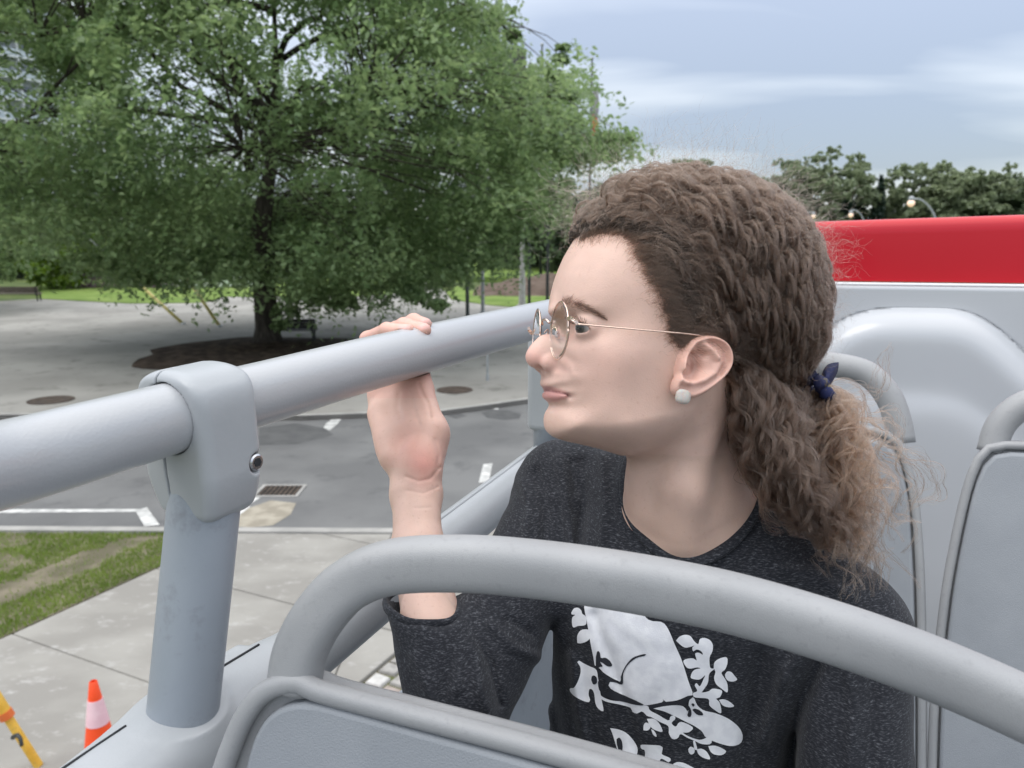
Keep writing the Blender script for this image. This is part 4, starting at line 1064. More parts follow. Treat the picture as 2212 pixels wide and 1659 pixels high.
# front seat back, close to the camera, with its big grab handle
def dn_(x): return 1 / (1 / 0.50 + (1 / 0.415 - 1 / 0.50) * (x - 600) / 1612)
def nf(x, y, dd=0.0): return at(x, y, dn_(x) + dd)
away = (BA * 0.9 + UZ * -0.1)
hp_ = [(634, 1482), (637, 1466), (650, 1405), (690, 1330), (755, 1262), (850, 1224), (1000, 1217), (1150, 1228), (1300, 1248), (1450, 1274), (1600, 1307), (1800, 1366), (2000, 1438), (2212, 1530), (2400, 1625)]
HP = catmull(np.array([nf(x, y, 0.012) for x, y in hp_]), 120)
ang = np.linspace(0, 2 * math.pi, 40, endpoint=False); ex = 2 / 2.7
prf = np.c_[np.sign(np.cos(ang)) * np.abs(np.cos(ang)) ** ex * 0.0150, np.sign(np.sin(ang)) * np.abs(np.sin(ang)) ** ex * 0.0175]
Tt, Uu, Ss = frames(HP, BA)
V, Fc = sweep(HP, prf[:, ::-1], up=BA)
fr = [(440, 1800), (470, 1700), (497, 1620), (530, 1545), (575, 1492), (640, 1474), (700, 1496), (900, 1548), (1100, 1600), (1300, 1655), (1500, 1712), (1700, 1772)]
FP = catmull(np.array([nf(x, y) for x, y in fr]), 90)
ins = [(520, 1700), (532, 1640), (548, 1590), (575, 1548), (615, 1524), (670, 1520), (760, 1541), (900, 1580), (1100, 1635), (1300, 1692), (1500, 1750), (1500, 1900), (500, 1900), (505, 1800)]
frp = [(x, y + 3) for x, y in fr] + [(1700, 2000), (440, 2000)]
back = plate('seat', np.array([nf(x, y, 0.006) for x, y in catmull(np.array([[x, y, 0] for x, y in fr]), 60)[:, :2]] + [nf(1700, 2000, .006), nf(430, 2000, .006)]), away, 0.03, m_seat, tour, 0.006)
meshobj('grab_handle', V, Fc, m_seat, back)
prf2 = np.c_[np.sign(np.cos(ang)) * np.abs(np.cos(ang)) ** .9 * 0.0068, np.sign(np.sin(ang)) * np.abs(np.sin(ang)) ** .9 * 0.0068]
meshobj('piping', *sweep(FP, prf2, up=BA), m_seat, back)
insP = catmull(np.array([[x, y, 0] for x, y in ins[:11]]), 60)[:, :2]
plate('pad', np.array([nf(x, y + 2, -0.004) for x, y in insP] + [nf(1500, 1950, -.004), nf(500, 1950, -.004)]), away, 0.015, m_pad, back, 0.0035)
# ------------------------------------------------------------ the passenger: head, neck, arm and hand
m_skin, st_, sb_ = newmat('skin')
_n = st_.nodes.new; _l = st_.links.new
va = _n('ShaderNodeVertexColor'); va.layer_name = 'tone'
co_ = _n('ShaderNodeTexCoord')
ns_ = _n('ShaderNodeTexNoise'); ns_.inputs['Scale'].default_value = 45; ns_.inputs['Detail'].default_value = 4; _l(co_.outputs['Object'], ns_.inputs['Vector'])
mr_ = _n('ShaderNodeMapRange'); mr_.inputs[3].default_value = 0.86; mr_.inputs[4].default_value = 1.12; _l(ns_.outputs[0], mr_.inputs[0])
mm_ = _n('ShaderNodeVectorMath'); mm_.operation = 'SCALE'; _l(va.outputs[0], mm_.inputs[0]); _l(mr_.outputs[0], mm_.inputs['Scale'])
ns3 = _n('ShaderNodeTexNoise'); ns3.inputs['Scale'].default_value = 330; ns3.inputs['Detail'].default_value = 3; _l(co_.outputs['Object'], ns3.inputs['Vector'])
r3_ = _n('ShaderNodeMapRange'); r3_.inputs[1].default_value = 0.60; r3_.inputs[2].default_value = 0.78; r3_.inputs[3].default_value = 0.0; r3_.inputs[4].default_value = 0.28; _l(ns3.outputs[0], r3_.inputs[0])
mx3 = _n('ShaderNodeMix'); mx3.data_type = 'RGBA'; mx3.inputs[7].default_value = (0.42, 0.22, 0.17, 1); _l(r3_.outputs[0], mx3.inputs[0]); _l(mm_.outputs[0], mx3.inputs[6])
_l(mx3.outputs[2], sb_.inputs['Base Color'])
sb_.inputs['Roughness'].default_value = 0.46; sb_.inputs['Specular IOR Level'].default_value = 0.38
sb_.inputs['Subsurface Weight'].default_value = 0.14; sb_.inputs['Subsurface Radius'].default_value = (1.0, 0.35, 0.18); sb_.inputs['Subsurface Scale'].default_value = 0.006
nb_ = _n('ShaderNodeTexNoise'); nb_.inputs['Scale'].default_value = 900; nb_.inputs['Detail'].default_value = 2; _l(co_.outputs['Object'], nb_.inputs['Vector'])
bp2 = _n('ShaderNodeBump'); bp2.inputs['Distance'].default_value = 0.00022; bp2.inputs['Strength'].default_value = 0.8; _l(nb_.outputs[0], bp2.inputs['Height']); _l(bp2.outputs[0], sb_.inputs['Normal'])

DH = 0.65
HO = at(1480, 720, DH)
YAW = R(15)
hF = -RGT * math.cos(YAW) - FWD * math.sin(YAW)
hU = UPV
hN = RGT * math.sin(YAW) - FWD * math.cos(YAW)
def hp(vx, vy, u=0.0):
    D = ray(vx, vy); k = ((HO + hN * u - CAM) @ hN) / (D @ hN)
    q = CAM + D * k - HO
    return np.array([q @ hF, q @ hU, u])
def h2w(P):
    P = np.asarray(P, float).reshape(-1, 3)
    return HO + P[:, :1] * hF + P[:, 1:2] * hU + P[:, 2:3] * hN
def w2h(P):
    q = np.asarray(P, float) - HO
    return np.stack([q @ hF, q @ hU, q @ hN], -1)
def c1(x, y): return (x * 0.37334 + 1061.8, y * 0.37334 + 309.7)

outl = [(1243, 520), (1227, 547), (1215, 574.7), (1205.5, 601), (1199, 627), (1195.5, 645), (1195, 658), (1197, 680), (1199, 710), (1198, 740), (1192, 775), (1180, 800),
        (1175, 806.5), (1177, 814), (1174.8, 821), (1172.5, 827), (1174.5, 833.5), (1181.5, 840), (1180, 845.5), (1178.8, 853), (1181, 861), (1187.5, 868.8), (1190, 875.4), (1188, 882.7), (1183.3, 892), (1180.6, 907),
        (1181.5, 922), (1186, 935), (1198, 945.5), (1220, 952.5), (1245, 958), (1272, 964), (1300, 971), (1340, 984), (1420, 980), (1490, 950), (1550, 905), (1610, 880), (1665, 830), (1700, 760), (1712, 680), (1706, 600), (1682, 530), (1636, 470), (1565, 428),
        (1475, 408), (1385, 413), (1315, 437), (1268, 478)]
nosep = [(1206, 640), (1196.5, 652), (1193.2, 661), (1191, 670), (1187.5, 683), (1180, 701.5), (1170.5, 717.5), (1157.5, 733), (1146, 746.5), (1138, 759.5), (1135.6, 769.5), (1138, 781.5), (1145.5, 791), (1155, 795.5), (1163, 797.5), (1171, 800), (1177, 807), (1200, 806), (1216, 797), (1222, 780), (1219, 755), (1222, 720), (1224, 680), (1220, 650)]
def poly2d(pts, n=400, u=0.0):
    Q = np.array([hp(x, y, u)[:2] for x, y in pts]); Q = np.vstack([Q, Q[:1]])
    return Q
def sd_poly(S, T, Q):
    """signed distance to closed polygon, positive inside"""
    d = np.full(np.broadcast(S, T).shape, 1e9, np.float32); ins = np.zeros(d.shape, bool)
    for i in range(len(Q) - 1):
        a, b = Q[i], Q[i + 1]; e_ = b - a
        t = np.clip(((S - a[0]) * e_[0] + (T - a[1]) * e_[1]) / max(e_ @ e_, 1e-12), 0, 1)
        d = np.minimum(d, (S - a[0] - t * e_[0]) ** 2 + (T - a[1] - t * e_[1]) ** 2)
        c = (a[1] > T) != (b[1] > T)
        ins ^= c & (S < (b[0] - a[0]) * (T - a[1]) / (b[1] - a[1] if abs(b[1] - a[1]) > 1e-12 else 1e-12) + a[0])
    d = np.sqrt(d)
    return np.where(ins, d, -d)
def field(S, T, ctl, sig):
    num = 0; den = 0
    for x, y, v, u in ctl:
        q = hp(x, y, u); w_ = np.exp(-((S - q[0]) ** 2 + (T - q[1]) ** 2) / (2 * sig ** 2)) + 1e-9
        num = num + w_ * v; den = den + w_
    return num / den
def gline(S, T, pts, sig, u):
    Q = np.array([hp(x, y, u)[:2] for x, y in pts]); d = 1e9
    for a, b in zip(Q[:-1], Q[1:]):
        e_ = b - a; t = np.clip(((S - a[0]) * e_[0] + (T - a[1]) * e_[1]) / (e_ @ e_), 0, 1)
        d = np.minimum(d, (S - a[0] - t * e_[0]) ** 2 + (T - a[1] - t * e_[1]) ** 2)
    return np.exp(-d / (2 * sig ** 2))
PX = DH / FPX     # metres per photo pixel at the head

HG = Grid([-0.135, -0.225, -0.105], [0.155, 0.155, 0.105], 0.0013)
_, GS, GT, GU = HG.all()
S2 = GS[:, :, 0] + 0 * GT[:, :, 0]; T2 = GT[:, :, 0] + 0 * GS[:, :, 0]
dpoly = sd_poly(S2, T2, poly2d(outl))
# soften the traced corners a little
for _ in range(3):
    dpoly[1:-1, 1:-1] = (dpoly[1:-1, 1:-1] * 2 + dpoly[2:, 1:-1] + dpoly[:-2, 1:-1] + dpoly[1:-1, 2:] + dpoly[1:-1, :-2]) / 6
ctlW = [(1240, 560, .064, .03), (1330, 560, .067, .06), (1480, 430, .068, .05), (1480, 600, .071, .07), (1650, 650, .068, .05), (1220, 640, .058, .03), (1260, 705, .059, .04), (1205, 740, .052, .02), (1320, 760, .0625, .06), (1420, 770, .066, .065), (1490, 760, .068, .068),
        (1190, 830, .040, .0), (1225, 850, .0435, .03), (1290, 850, .0520, .05), (1195, 905, .037, .0), (1240, 925, .044, .02), (1310, 930, .053, .04), (1370, 930, .058, .05), (1380, 860, .0575, .055), (1450, 850, .0615, .06), (1490, 890, .059, .055), (1600, 850, .05, .04)]
ctlR = [(1240, 560, .050, .03), (1330, 560, .058, .06), (1480, 430, .062, .05), (1480, 600, .065, .07), (1650, 650, .062, .05), (1220, 640, .044, .03), (1260, 705, .044, .04), (1205, 740, .038, .02), (1320, 760, .048, .06), (1420, 770, .05, .065), (1490, 760, .055, .068),
        (1190, 830, .034, .0), (1225, 850, .036, .03), (1290, 850, .042, .05), (1195, 905, .030, .0), (1240, 925, .030, .02), (1310, 930, .017, .04), (1370, 930, .017, .05), (1380, 860, .040, .055), (1450, 850, .04, .06), (1490, 890, .02, .055), (1600, 850, .045, .04)]
def blur2(A, n):
    A = A.copy()
    for _ in range(n):
        p_ = np.pad(A, 1, mode='edge'); A = (p_[1:-1, 1:-1] * 2 + p_[2:, 1:-1] + p_[:-2, 1:-1] + p_[1:-1, 2:] + p_[1:-1, :-2]) / 6
    return A
Wf = blur2(field(S2, T2, ctlW, 0.016), 70); Rf = blur2(field(S2, T2, ctlR, 0.016), 70)
dpoly = np.where(dpoly > 0.012, blur2(dpoly, 40) * np.clip((dpoly - .012) / .01, 0, 1) + dpoly * (1 - np.clip((dpoly - .012) / .01, 0, 1)), dpoly)
_jl = poly2d([(1150, 975), (1200, 956), (1240, 950), (1293, 944), (1380, 926), (1440, 913), (1478, 898), (1500, 870), (1530, 850), (1620, 840), (1620, 1100), (1150, 1100)], u=.04)
jd_ = sd_poly(S2, T2, _jl); _t = np.clip((jd_ + .010) / .034, 0, 1); Wf = Wf * (1 - .36 * _t * _t * (3 - 2 * _t))
def relief(GU_, W_, R_, d_):
    a = (np.abs(GU_) / W_[:, :, None]) ** 2
    b = np.maximum(1 - d_ / R_, 0)[:, :, None] ** 2
    return (np.sqrt(a + b) - 1) * np.minimum(W_, R_)[:, :, None]
F_ = relief(GU, Wf, Rf, dpoly).astype(np.float32)
dn = sd_poly(S2, T2, poly2d(nosep))
for _ in range(2):
    dn[1:-1, 1:-1] = (dn[1:-1, 1:-1] * 2 + dn[2:, 1:-1] + dn[:-2, 1:-1] + dn[1:-1, 2:] + dn[1:-1, :-2]) / 6
nW = field(S2, T2, [(1200, 655, .0115, 0), (1195, 685, .0095, 0), (1182, 715, .0110, 0), (1165, 740, .0108, 0), (1150, 765, .0105, 0), (1160, 785, .0108, 0), (1180, 780, .0132, 0), (1200, 785, .0160, 0), (1210, 740, .018, 0), (1212, 690, .016, 0)], 0.0055)
nR = field(S2, T2, [(1200, 655, .012, 0), (1190, 690, .0115, 0), (1165, 735, .013, 0), (1150, 765, .0115, 0), (1165, 788, .008, 0), (1200, 785, .010, 0)], 0.006)
F_ = smin(F_, relief(GU, nW, nR, dn), 0.006)
AU = np.abs(GU)
# nostril wing and nostril
q = hp(1196, 784, .016); F_ = smin(F_, sd_ell(GS, GT, AU, (q[0], q[1], .0112), (.0088, .0070, .0058)), 0.0030)
q = hp(1171, 797, .008); F_ = smax(F_, -sd_ell(GS, GT, AU, (q[0], q[1], .0068), (.0048, .0032, .0026)), 0.0015)
# soft modelling of the face, amounts in metres, + is inwards
def gb(x, y, sx, sy, u, rot=0.0):
    q = hp(x, y, u); c, s = math.cos(rot), math.sin(rot); a = S2 - q[0]; b = T2 - q[1]
    return np.exp(-((a * c + b * s) ** 2 / (2 * (sx * PX) ** 2) + (-a * s + b * c) ** 2 / (2 * (sy * PX) ** 2)))
D2 = (0.0110 * gb(1228, 698, 14, 15, .03) + 0.0078 * gb(1268, 706, 28, 17, .045) + 0.0012 * gb(1345, 690, 34, 40, .06) - 0.0022 * gb(1240, 662, 28, 9, .045, 0.1)
      - 0.0012 * gb(1330, 765, 46, 22, .058, -0.1) - 0.0012 * gb(1300, 820, 40, 35, .05)
      + 0.0010 * gline(S2, T2, [(1216, 764), (1228, 782), (1230, 800)], 4.5 * PX, .02)
      + 0.0005 * gline(S2, T2, [(1226, 798), (1238, 822), (1246, 850)], 5 * PX, .035)
      + 0.0016 * gb(1205, 878, 16, 6, .02) )
F_ += D2[:, :, None].astype(np.float32)
# sampling of the head surface
def samp(G, P):
    q = (P - G.lo) / G.h; i = np.clip(np.floor(q).astype(int), 0, np.array(G.n) - 2); f_ = np.clip(q - i, 0, 1); r_ = 0
    for a in (0, 1):
        for b in (0, 1):
            for c in (0, 1):
                w_ = (f_[..., 0] if a else 1 - f_[..., 0]) * (f_[..., 1] if b else 1 - f_[..., 1]) * (f_[..., 2] if c else 1 - f_[..., 2])
                r_ = r_ + w_ * G.F[i[..., 0] + a, i[..., 1] + b, i[..., 2] + c]
    return r_
def grad(G, P, e_=0.003):
    g = np.stack([samp(G, P + d) - samp(G, P - d) for d in np.eye(3) * e_], -1)
    return g / (np.linalg.norm(g, axis=-1, keepdims=True) + 1e-9)
def march(vx, vy):
    D = np.array([ray(x, y) for x, y in zip(np.atleast_1d(vx), np.atleast_1d(vy))]); D /= np.linalg.norm(D, axis=1)[:, None]
    o_ = w2h(CAM[None]); d_ = np.stack([D @ hF, D @ hU, D @ hN], 1); t = np.full(len(D), .47)
    for _ in range(90):
        f_ = samp(HG, o_ + d_ * t[:, None]); t = t + np.clip(f_, -.01, .01) * .7
    return o_ + d_ * t[:, None]
HG.F = F_.astype(np.float32)
def mp2(pts):
    return march([p[0] for p in pts], [p[1] for p in pts])
def lineST(Q, sig, cut_=None):
    d = 1e9
    for a, b in zip(Q[:-1], Q[1:]):
        e_ = b[:2] - a[:2]; t = np.clip(((S2 - a[0]) * e_[0] + (T2 - a[1]) * e_[1]) / (e_ @ e_), 0, 1)
        d = np.minimum(d, (S2 - a[0] - t * e_[0]) ** 2 + (T2 - a[1] - t * e_[1]) ** 2)
    return np.exp(-d / (2 * sig ** 2))
ML = mp2([(1184, 841.5), (1192, 844.5), (1204, 847.3), (1219, 850.3), (1230, 853.0), (1235, 857.5)])
ML = np.vstack([[ML[0][0] + .012, ML[0][1] + .001, 0], ML])
UL = mp2([(1184, 834), (1196, 838), (1212, 843)]); LL = mp2([(1186, 858), (1200, 859), (1214, 857)])
D3 = 0.0017 * lineST(ML, 1.7 * PX) - 0.0003 * lineST(UL, 4 * PX) - 0.0009 * lineST(LL, 5.0 * PX) + 0.0016 * np.exp(-((S2 - ML[-1][0]) ** 2 + (T2 - ML[-1][1]) ** 2) / (2 * (5 * PX) ** 2))
F_ += D3[:, :, None].astype(np.float32)
LIPO = [(1170, 826), (1176, 828.5), (1188.7, 834.2), (1211, 842.2), (1228, 849.2), (1234.5, 856), (1222.3, 861), (1203.7, 866.2), (1190, 867.5), (1180, 864)]
lm_ = mp2([(max(x, 1184), y) for x, y in LIPO]); LIPQ = lm_[:, :2].copy()
for i_, (x, y) in enumerate(LIPO):
    if x < 1184: LIPQ[i_, 0] += .016
# neck
def hc(a, b, ra, rb): return sd_cone(GS, GT, GU, a, b, ra, rb)
nA = hp(1492, 900, 0.0); nB = hp(1500, 1075, -0.012); nC = hp(1525, 1200, -0.035)
GUn = (GU + .012) / 0.80
def hcn(a, b, ra, rb): return sd_cone(GS, GT, GUn, a, b, ra, rb) * .85
nk = smin(hcn(nA, nB, 0.0490, 0.0525), hcn(nB, nC, 0.0525, 0.066), 0.02)
F_ = smin(F_, nk, 0.016)
F_ = smin(F_, hc(hp(1535, 880, .034), hp(1480, 1060, .021), 0.0125, 0.0105), 0.022)     # neck muscle
F_ = smin(F_, hc(hp(1480, 1060, .021), hp(1475, 1165, .008), 0.0105, 0.010), 0.022)
F_ = smax(F_, -sd_ell(GS, GT, GU, hp(1440, 1140, .048), (.018, .03, .02)), 0.02)
# eyes: lids are a shell round the ball, opened in front
EYE = hp(1277, 708, .0315); ER = 0.0118
for sg in (1,):
    u_ = AU
    ds, dt, du = GS - EYE[0], GT - EYE[1], u_ - EYE[2]
    rr = np.sqrt(ds ** 2 + dt ** 2 + du ** 2)
    F_ = smin(F_, rr - (ER + 0.0016), 0.0045)
    az = np.degrees(np.arctan2(du, ds + 1e-6))
    hh_ = 0.0040 * np.sqrt(np.clip(1 - ((az - 12) / 50) ** 2, 0, 1))
    cen = -0.0004 - 0.0012 * (az - 12) / 50
    wd_ = np.abs(dt - cen) - hh_
    cut = np.maximum(np.maximum(wd_, rr - 0.024), np.maximum(-ds - 0.001, (np.abs(az - 12) - 50) * 0.0003))
    F_ = smax(F_, -cut, 0.0009)
    lidl = np.abs(dt - cen - hh_ - 0.0028)
    F_ += np.where((rr < .021) & (az > -40) & (az < 75), 0.0009 * np.exp(-(lidl / 0.0009) ** 2), 0).astype(np.float32)
HG.F = F_

# ---- torso volume, in lens-aligned coordinates (right, up, depth)
def cm(vx, vy, d): return np.array([(vx - 1106) / FPX * d, (829.5 - vy) / FPX * d, d])
def c2w(P):
    P = np.asarray(P, float).reshape(-1, 3); return CAM + P[:, :1] * RGT + P[:, 1:2] * UPV + P[:, 2:3] * FWD
def torso(X, Y, D):
    f = sd_ell(X, Y, D, cm(1475, 1500, .725), (.128, .215, .085))
    f = smin(f, sd_ell(X, Y, D, cm(1505, 1270, .705), (.115, .085, .072)), .06)
    f = smin(f, sd_cone(X, Y, D, cm(1225, 1062, .80), cm(1480, 1085, .745), .050, .058), .045)
    f = smin(f, sd_cone(X, Y, D, cm(1800, 1372, .675), cm(1560, 1130, .720), .060, .050), .045)
    f = smin(f, sd_cone(X, Y, D, cm(1225, 1062, .80), cm(1000, 1520, .622), .050, .038), .022)
    f = smin(f, sd_cone(X, Y, D, cm(1808, 1375, .67), cm(1862, 1850, .60), .058, .040), .022)
    return f
def arm_sleeve(X, Y, D):
    return sd_cone(X, Y, D, cm(985, 1525, .615), cm(912, 1290, .666), .0385, .0318)
# neck opening: an elliptical shaft
F0 = cm(1526, 1163, .618); Lf = cm(1354, 978, .715); Rt = cm(1636, 1020, .675); Bk = cm(1500, 935, .775)
oc = (F0 + Bk) / 2 * 0.5 + (Lf + Rt) / 2 * 0.5
e1 = Rt - Lf; h1 = np.linalg.norm(e1) / 2; e1 = e1 / (2 * h1)
e2 = F0 - Bk; e2 -= (e2 @ e1) * e1; h2 = np.linalg.norm(e2) / 2; e2 = e2 / (2 * h2)
e3 = np.cross(e1, e2); e3 = e3 if e3[1] > 0 else -e3
def shaft(X, Y, D, grow=0.0):
    x, y, z = X - oc[0], Y - oc[1], D - oc[2]
    a = x * e1[0] + y * e1[1] + z * e1[2]; b = x * e2[0] + y * e2[1] + z * e2[2]; c = x * e3[0] + y * e3[1] + z * e3[2]
    q = np.sqrt((a / h1) ** 2 + (b / h2) ** 2 + 1e-9)
    return (q - 1) * np.sqrt(h1 * h2) , c
# chest skin under the shirt, in the head grid
Wx = HO[0] + GS * hF[0] + GT * hU[0] + GU * hN[0]; Wy = HO[1] + GS * hF[1] + GT * hU[1] + GU * hN[1]; Wz = HO[2] + GS * hF[2] + GT * hU[2] + GU * hN[2]
Xc = Wx - CAM[0]; Yc = (Wy - CAM[1]) * UPV[1] + (Wz - CAM[2]) * UPV[2]; Dc = (Wy - CAM[1]) * FWD[1] + (Wz - CAM[2]) * FWD[2]
sh_, _c = shaft(Xc, Yc, Dc)
HG.F = smin(HG.F, np.maximum(torso(Xc, Yc, Dc) + 0.0062, sh_ - 0.016), 0.018).astype(np.float32)
HG.F = np.maximum(HG.F, np.where(GT < hp(1500, 1100, 0)[1], sh_ - 0.016, -1)).astype(np.float32)
del Wx, Wy, Wz, Xc, Yc, Dc
VH, FH = nets(HG.F, HG.lo, HG.h)

# ---- ear on a finer grid
ear_o = [c1(*q) for q in ((1178, 1168), (1196, 1138), (1232, 1116), (1280, 1106), (1330, 1114), (1375, 1142), (1402, 1185), (1413, 1240), (1406, 1290), (1382, 1338), (1345, 1382), (1300, 1425), (1255, 1458), (1208, 1478), (1160, 1480), (1118, 1462), (1098, 1425), (1103, 1375), (1125, 1330), (1130, 1292), (1140, 1250), (1158, 1210))]
EU = .085
EG = Grid(np.r_[hp(1606, 896, EU)[:2], .050], np.r_[hp(1455, 710, EU)[:2], .105], 0.0007)
_, ES, ET, EUU = EG.all()
Se = ES[:, :, 0] + 0 * ET[:, :, 0]; Te = ET[:, :, 0] + 0 * ES[:, :, 0]
Qe = poly2d(catmull(np.array([[x, y, 0] for x, y in ear_o + ear_o[:1]]), 90)[:-1, :2], u=EU)
de_ = sd_poly(Se, Te, Qe)
f0 = hp(*c1(1140, 1290), EU)[0]
back_ = np.clip(f0 - Se, 0, .05)
uc = 0.0700 + 0.22 * back_
def el(pts, sig): return gline(Se, Te, [c1(*p) for p in pts], sig * PX, EU)
hel = np.exp(-((de_ - 0.0022) / 0.0017) ** 2)
upper = 1 / (1 + np.exp(-(Te - hp(*c1(1200, 1420), EU)[1]) / 0.003))
rel = 0.0032 * hel * upper + 0.0030 * el([(1255, 1160), (1310, 1205), (1335, 1265), (1312, 1325), (1255, 1368), (1190, 1385), (1150, 1378)], 5.0) \
    + 0.0016 * el([(1220, 1190), (1275, 1195), (1320, 1240)], 4.0) - 0.0020 * el([(1290, 1140), (1365, 1200), (1378, 1265), (1345, 1330)], 4.0) \
    - 0.0085 * el([(1215, 1235), (1225, 1290), (1195, 1325)], 8.5) - 0.0040 * el([(1240, 1190), (1260, 1215)], 5) - 0.004 * el([(1172, 1282), (1180, 1300)], 4.0) + 0.0028 * el([(1140, 1262), (1147, 1298)], 4.5) + 0.0022 * el([(1160, 1385), (1140, 1372)], 4.5) \
    + 0.0012 * el([(1160, 1430), (1180, 1440)], 11) - 0.0030 * el([(1155, 1335), (1172, 1345)], 3.5)
thick = 0.0042
Re_ = 0.0034
aa = (EUU - (uc + rel)[:, :, None]); 
qd = np.maximum(1 - np.clip(de_, -1, Re_) / Re_, 0)
Fe = np.where(aa > 0, np.sqrt((aa / thick) ** 2 + (qd ** 2)[:, :, None]) - 1, np.sqrt((aa / (thick + 0.004)) ** 2 + (qd ** 2)[:, :, None]) - 1) * 0.0034
# root that joins the ear to the head, keeping clear of the hollow
rt_ = sd_ell(ES, ET, EUU, np.r_[hp(*c1(1190, 1290), EU)[:2], .058], (.009, .020, .014))
Fe = smin(Fe, rt_, 0.003)
VE, FE = nets(Fe.astype(np.float32), EG.lo, EG.h)

# ---- arm and hand in lens-aligned coordinates
AG = Grid([(770 - 1106) / FPX * .80, (829.5 - 1370) / FPX * .64 - .005, .600], [(1010 - 1106) / FPX * .62, (829.5 - 672) / FPX * .80 + .004, .835], 0.00105)
_, AX_, AY_, AD_ = AG.all()
def cn(a, b, ra, rb): return sd_cone(AX_, AY_, AD_, cm(*a), cm(*b), ra, rb)
def flatcone(a, b, ra, rb, fl, ax=None):
    """cone flattened along depth"""
    A_, B_ = cm(*a), cm(*b); d = B_ - A_
    t = np.clip(((AX_ - A_[0]) * d[0] + (AY_ - A_[1]) * d[1] + (AD_ - A_[2]) * d[2]) / (d @ d), 0, 1)
    x = AX_ - A_[0] - t * d[0]; y = AY_ - A_[1] - t * d[1]; z = (AD_ - A_[2] - t * d[2]) / fl
    return (np.sqrt(x * x + y * y + z * z) - (ra + (rb - ra) * t)) * (fl * 0.5 + 0.5)
f = flatcone((948, 1420, .640), (903, 1190, .694), .0262, .0228, .90)
f = smin(f, flatcone((903, 1190, .694), (899, 1075, .722), .0225, .0222, .78), .010)
f = smin(f, flatcone((899, 1060, .725), (893, 960, .748), .0225, .0285, .62), .012)
f = smin(f, flatcone((892, 960, .750), (862, 850, .785), .0290, .0285, .50), .014)
f = smin(f, flatcone((862, 850, .785), (848, 778, .806), .0290, .0300, .40), .012)
f = smin(f, cn((912, 1005, .728), (930, 930, .742), .0155, .0150), .012)          # thenar mound and heel
f = smin(f, sd_ell(AX_, AY_, AD_, cm(903, 1000, .725), (.0150, .0170, .0105)), .014)
f = smin(f, cn((935, 935, .746), (912, 842, .780), .0135, .0105), .009)           # thumb going up behind the rail
f = smin(f, cn((912, 842, .780), (905, 770, .806), .0105, .0095), .004)
f = smin(f, cn((848, 985, .738), (822, 895, .772), .0120, .0125), .012)           # outer edge of the hand
fing = [
    [((808, 775, .800), .0098), ((795, 733, .798), .0082), ((836, 713, .776), .0074), ((880, 714, .757), .0064)],
    [((833, 772, .806), .0100), ((826, 722, .808), .0086), ((873, 703, .784), .0077), ((917, 713, .764), .0068)],
    [((860, 772, .810), .0100), ((857, 712, .812), .0086), ((894, 694, .796), .0077), ((919, 700, .782), .0064)],
    [((888, 772, .812), .0098), ((880, 715, .818), .0080), ((905, 702, .808), .0070), ((925, 706, .800), .0062)]]
fm = None
for ch in fing:
    fc_ = None
    for (a, ra), (b, rb) in zip(ch[:-1], ch[1:]):
        c_ = cn(a, b, ra, rb); fc_ = c_ if fc_ is None else smin(fc_, c_, .004)
    fm = fc_ if fm is None else smin(fm, fc_, .0011)
f = smin(f, fm, .006)
# wrist creases
def acre(p, sig, amp):
    g2 = 1e9
    xx = 1106 + AX_ / AD_ * FPX; yy = 829.5 - AY_ / AD_ * FPX
    for a, b in zip(p[:-1], p[1:]):
        e_ = np.array(b, float) - a; t = np.clip(((xx - a[0]) * e_[0] + (yy - a[1]) * e_[1]) / (e_ @ e_), 0, 1)
        g2 = np.minimum(g2, (xx - a[0] - t * e_[0]) ** 2 + (yy - a[1] - t * e_[1]) ** 2)
    return amp * np.exp(-g2 / (2 * sig ** 2))
f = f + acre([(878, 1030), (905, 1040), (930, 1034), (950, 1010)], 2.6, .0008) + acre([(880, 1060), (915, 1066), (946, 1052)], 2.2, .0006) + acre([(895, 1098), (930, 1096)], 2, .0004) + acre([(905, 830), (912, 850), (925, 872), (930, 900)], 3, .0014) + acre([(888, 850), (893, 880), (905, 915)], 3, .0006) + acre([(862, 850), (858, 880), (868, 905)], 4, .0006) + acre([(940, 950), (948, 985), (944, 1010)], 3, .0008)
# keep the palm off the rail
RPc = np.array([[(p - CAM) @ RGT, (p - CAM) @ UPV, (p - CAM) @ FWD] for p in RP])
ia = int(np.argmin(np.abs(RPc[:, 0] - (-.15)))); ib = int(np.argmin(np.abs(RPc[:, 0] - (-.06))))
rl = sd_cone(AX_, AY_, AD_, RPc[ia], RPc[ib], .0251, .0251)
f = np.maximum(f, -rl)
AG.F = f.astype(np.float32)
VA, FA = nets(AG.F, AG.lo, AG.h)
# upper arm and trunk of the body, hidden inside the shirt, so the figure is whole
BG = Grid([-.01 + (880 - 1106) / FPX * .62, (829.5 - 2000) / FPX * .7, .52], [(1960 - 1106) / FPX * .68, (829.5 - 900) / FPX * .8, .86], 0.006)
_, BX, BY, BD = BG.all()
fb = torso(BX, BY, BD) + 0.012
fb = smin(fb, arm_sleeve(BX, BY, BD) + .008, .02)
sb2, c_b = shaft(BX, BY, BD)
fb = np.maximum(fb, -np.maximum(sb2 - .004, -.03 - c_b))
VB, FB = nets(fb.astype(np.float32), BG.lo, BG.h)

